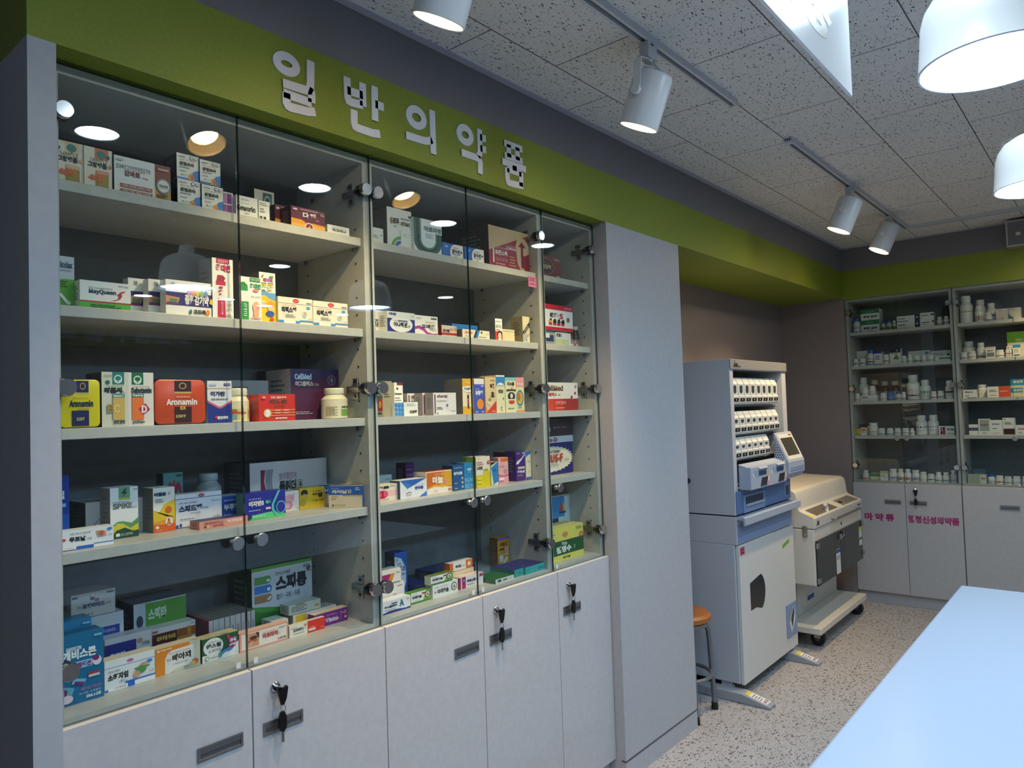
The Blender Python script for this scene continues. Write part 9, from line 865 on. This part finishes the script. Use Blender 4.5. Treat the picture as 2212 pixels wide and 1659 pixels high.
def spot(rx,ry,rz,tx,ty,tz,lab,power=P_SPOT):
    rim=Vector((rx,ry,rz)); top=Vector((tx,ty,tz)); d=(rim-top).normalized(); Lh=(rim-top).length; yt=-.536 if rx<3 else -.552
    ax=tx-.0; t=thing('track_spotlight',lab,'spotlight',(ax,yt,ZC-.02),'white cylinder spotlights on the tracks')
    m=MB(); m.box(ax-.028,yt-.0165,ZC-.075,ax+.028,yt+.0165,ZC-.0225,TW); m.box(ax-.012,yt-.018,ZC-.034,ax+.004,yt-.0166,ZC-.028,BK); ad=part(m,'adapter',t,bevel=.003)
    M=d.to_track_quat('Z','Y').to_matrix(); R_=.0625
    m=MB(); m.lathe([(.0,0),(.052,0),(.058,.003),(R_,.012),(R_,Lh-.001),(R_-.0015,Lh),(R_-.004,Lh-.001),(R_-.005,Lh-.035),(.0,Lh-.036)],SW,tuple(top),40,M,caps=(False,False)); hd=part(m,'lamp_head',t,angle=40)
    m=MB(); m.lathe([(.0,Lh-.034),(.040,Lh-.034)],E_SPOT,tuple(top),28,M,caps=(False,False)); part(m,'lamp_lens',hd,fix=False)
    m=MB(); m.lathe([(.041,Lh-.033),(R_-.0045,Lh-.012),(R_-.004,Lh-.002)],mat('D8C9A4',.5),tuple(top),32,M,caps=(False,False)); part(m,'reflector',hd,fix=False)
    piv=top+d*(Lh*.42); m=MB(); zt_=ZC-.078
    for sx in (-1,1):
        x_=R_+.004
        pts=[(ax+sx*.012,yt,zt_),(ax+sx*(x_),yt+.0,zt_-.012),(piv.x+sx*x_,piv.y,piv.z)]
        for p,q in zip(pts,pts[1:]):
            w_=.013
            m.rings([[(p[0],p[1]-w_,p[2]-.0015),(p[0],p[1]+w_,p[2]-.0015),(p[0]+sx*.003,p[1]+w_,p[2]+.0015),(p[0]+sx*.003,p[1]-w_,p[2]+.0015)],[(q[0],q[1]-w_,q[2]-.0015),(q[0],q[1]+w_,q[2]-.0015),(q[0]+sx*.003,q[1]+w_,q[2]+.0015),(q[0]+sx*.003,q[1]-w_,q[2]+.0015)]],SW,True,(True,True),False)
    m.cyl((ax,yt,zt_-.006),(ax,yt,ZC-.074),.014,SW,14); part(m,'bracket',t)
    m=MB(); m.cyl((piv.x-R_-.003,piv.y,piv.z),(piv.x-R_-.016,piv.y,piv.z),.015,SW,10); part(m,'thumb_screw',t)
    m=MB(); e=top-d*.0
    m.tube([(ax+.0,yt,zt_),(ax+.01,yt-.01,zt_-.02),(ax-.03,yt-.03,zt_-.04),(ax-.05,yt-.015,zt_-.035),(ax-.02,yt+.005,zt_-.03),(ax+.03,yt-.005,zt_-.035),(top.x+.035,top.y,top.z)],.004,TW,8); part(m,'cable',t)
    lp=bpy.data.lights.new('spot_beam','SPOT'); lp.energy=power; lp.color=WARM; lp.spot_size=math.radians(82); lp.spot_blend=.75; lp.shadow_soft_size=.03
    lo=bpy.data.objects.new('spot_beam',lp); COL.objects.link(lo); lo.parent=t; lo.location=(top+d*(Lh-.006))-Vector(t.location); lo.rotation_euler=(-d).to_track_quat('Z','Y').to_euler()
spot(1.165,-.475,2.45,1.165,-.545,2.605,'nearest track spotlight, cut by the top edge of the picture')
spot(2.04,-.49,2.443,2.04,-.555,2.60,'second track spotlight, fully in view above the lettering')
spot(4.18,-.49,2.47,4.20,-.56,2.64,'third track spotlight, in front of the niche')
spot(5.03,-.49,2.485,5.06,-.56,2.65,'fourth track spotlight, nearest the room corner')
# spots on the cross track light the far cabinets
def farspot(y,lab):
    t=thing('track_spotlight',lab,'spotlight',(5.54,y,ZC-.02),'white cylinder spotlights on the tracks')
    m=MB(); m.box(5.5235,y-.028,ZC-.075,5.5565,y+.028,ZC-.0225,TW); part(m,'adapter',t,bevel=.003)
    top=Vector((5.52,y,2.61)); d=Vector((.38,0,-.92)).normalized(); M=d.to_track_quat('Z','Y').to_matrix(); Lh=.17; R_=.0625
    m=MB(); m.lathe([(.0,0),(.058,.003),(R_,.012),(R_,Lh),(R_-.004,Lh-.001),(R_-.005,Lh-.035),(.0,Lh-.036)],SW,tuple(top),32,M,caps=(False,False)); hd=part(m,'lamp_head',t,angle=40)
    m=MB(); m.lathe([(.0,Lh-.034),(.04,Lh-.034)],E_SPOT,tuple(top),24,M,caps=(False,False)); part(m,'lamp_lens',hd,fix=False)
    lp=bpy.data.lights.new('spot_beam','SPOT'); lp.energy=P_SPOT*.6; lp.color=WARM; lp.spot_size=math.radians(82); lp.spot_blend=.75; lp.shadow_soft_size=.03
    lo=bpy.data.objects.new('spot_beam',lp); COL.objects.link(lo); lo.parent=t; lo.location=(top+d*(Lh-.006))-Vector(t.location); lo.rotation_euler=(-d).to_track_quat('Z','Y').to_euler()
farspot(-1.35,'track spotlight facing the far cabinet at the picture edge')
# ---- hanging sign
t=thing('hanging_sign','white hanging acrylic sign panel with dark lettering at the top','sign',(1.25,-1.15,2.31))
ACR=bpy.data.materials.new('frosted_acrylic'); ACR.use_nodes=True; nb=ACR.node_tree.nodes['Principled BSDF']; nb.inputs['Base Color'].default_value=lin('E4E8F0'); nb.inputs['Roughness'].default_value=.16; nb.inputs['Transmission Weight'].default_value=0
m=MB(); m.box(.75,-1.154,2.312,1.95,-1.146,2.60,ACR); part(m,'panel',t,bevel=.0015)
m=MB()
for yy,mir in ((-1.1455,True),(-1.1545,False)):
    vs,fs=text_mesh('상담구역',1); b0=len(m.v); m.v+=[(1.80-.92*x,yy,2.375+.13*y) for x,y in vs]; mi=m.m(mat('3A3E48',.5))
    for q in fs: m.f.append(tuple(b0+i for i in q)); m.mi.append(mi); m.sm.append(False)
part(m,'lettering',t,fix=False)
for xx in (.85,1.85):
    m=MB(); m.cyl((xx,-1.15,2.6),(xx,-1.15,ZC-.001),.002,NI,8); part(m,'hanging_wire',t)
# ---- wall speaker box
t=thing('wall_speaker','grey boxed unit with pale rim under the ceiling at the far wall','speaker box',(5.92,-1.25,2.60))
m=MB(); m.box(5.845,-1.52,2.535,X3-.001,-1.085,2.70,mat('8E8E90',.5)); part(m,'case',t,bevel=.004)
m=MB(); m.box(5.842,-1.52,2.53,5.846,-1.085,2.705,mat('B9B4AE',.5)); m.box(5.8405,-1.51,2.54,5.8425,-1.095,2.695,mat('75757A',.6)); part(m,'front_panel',t)
m=MB(); m.box(5.8385,-1.165,2.60,5.841,-1.14,2.622,mat('D8D0BC',.5)); part(m,'sensor',t)
# ---- lettering on the opposite wall (seen mirrored in the glass)
m=MB(); vs,fs=text_mesh('의료용구 및 의약외품',1); m.v=[(3.9-2.0*x,YR+.0225,2.38+.12*y) for x,y in vs]; m.f=list(fs); m.ms=[LT]; m.mi=[0]*len(fs); m.sm=[False]*len(fs)
tag(m.obj('wall_lettering',None,(2.9,YR+.0225,2.44),fix=False),'white Korean lettering on the green band of the opposite wall','lettering')
bpy.context.view_layer.update()
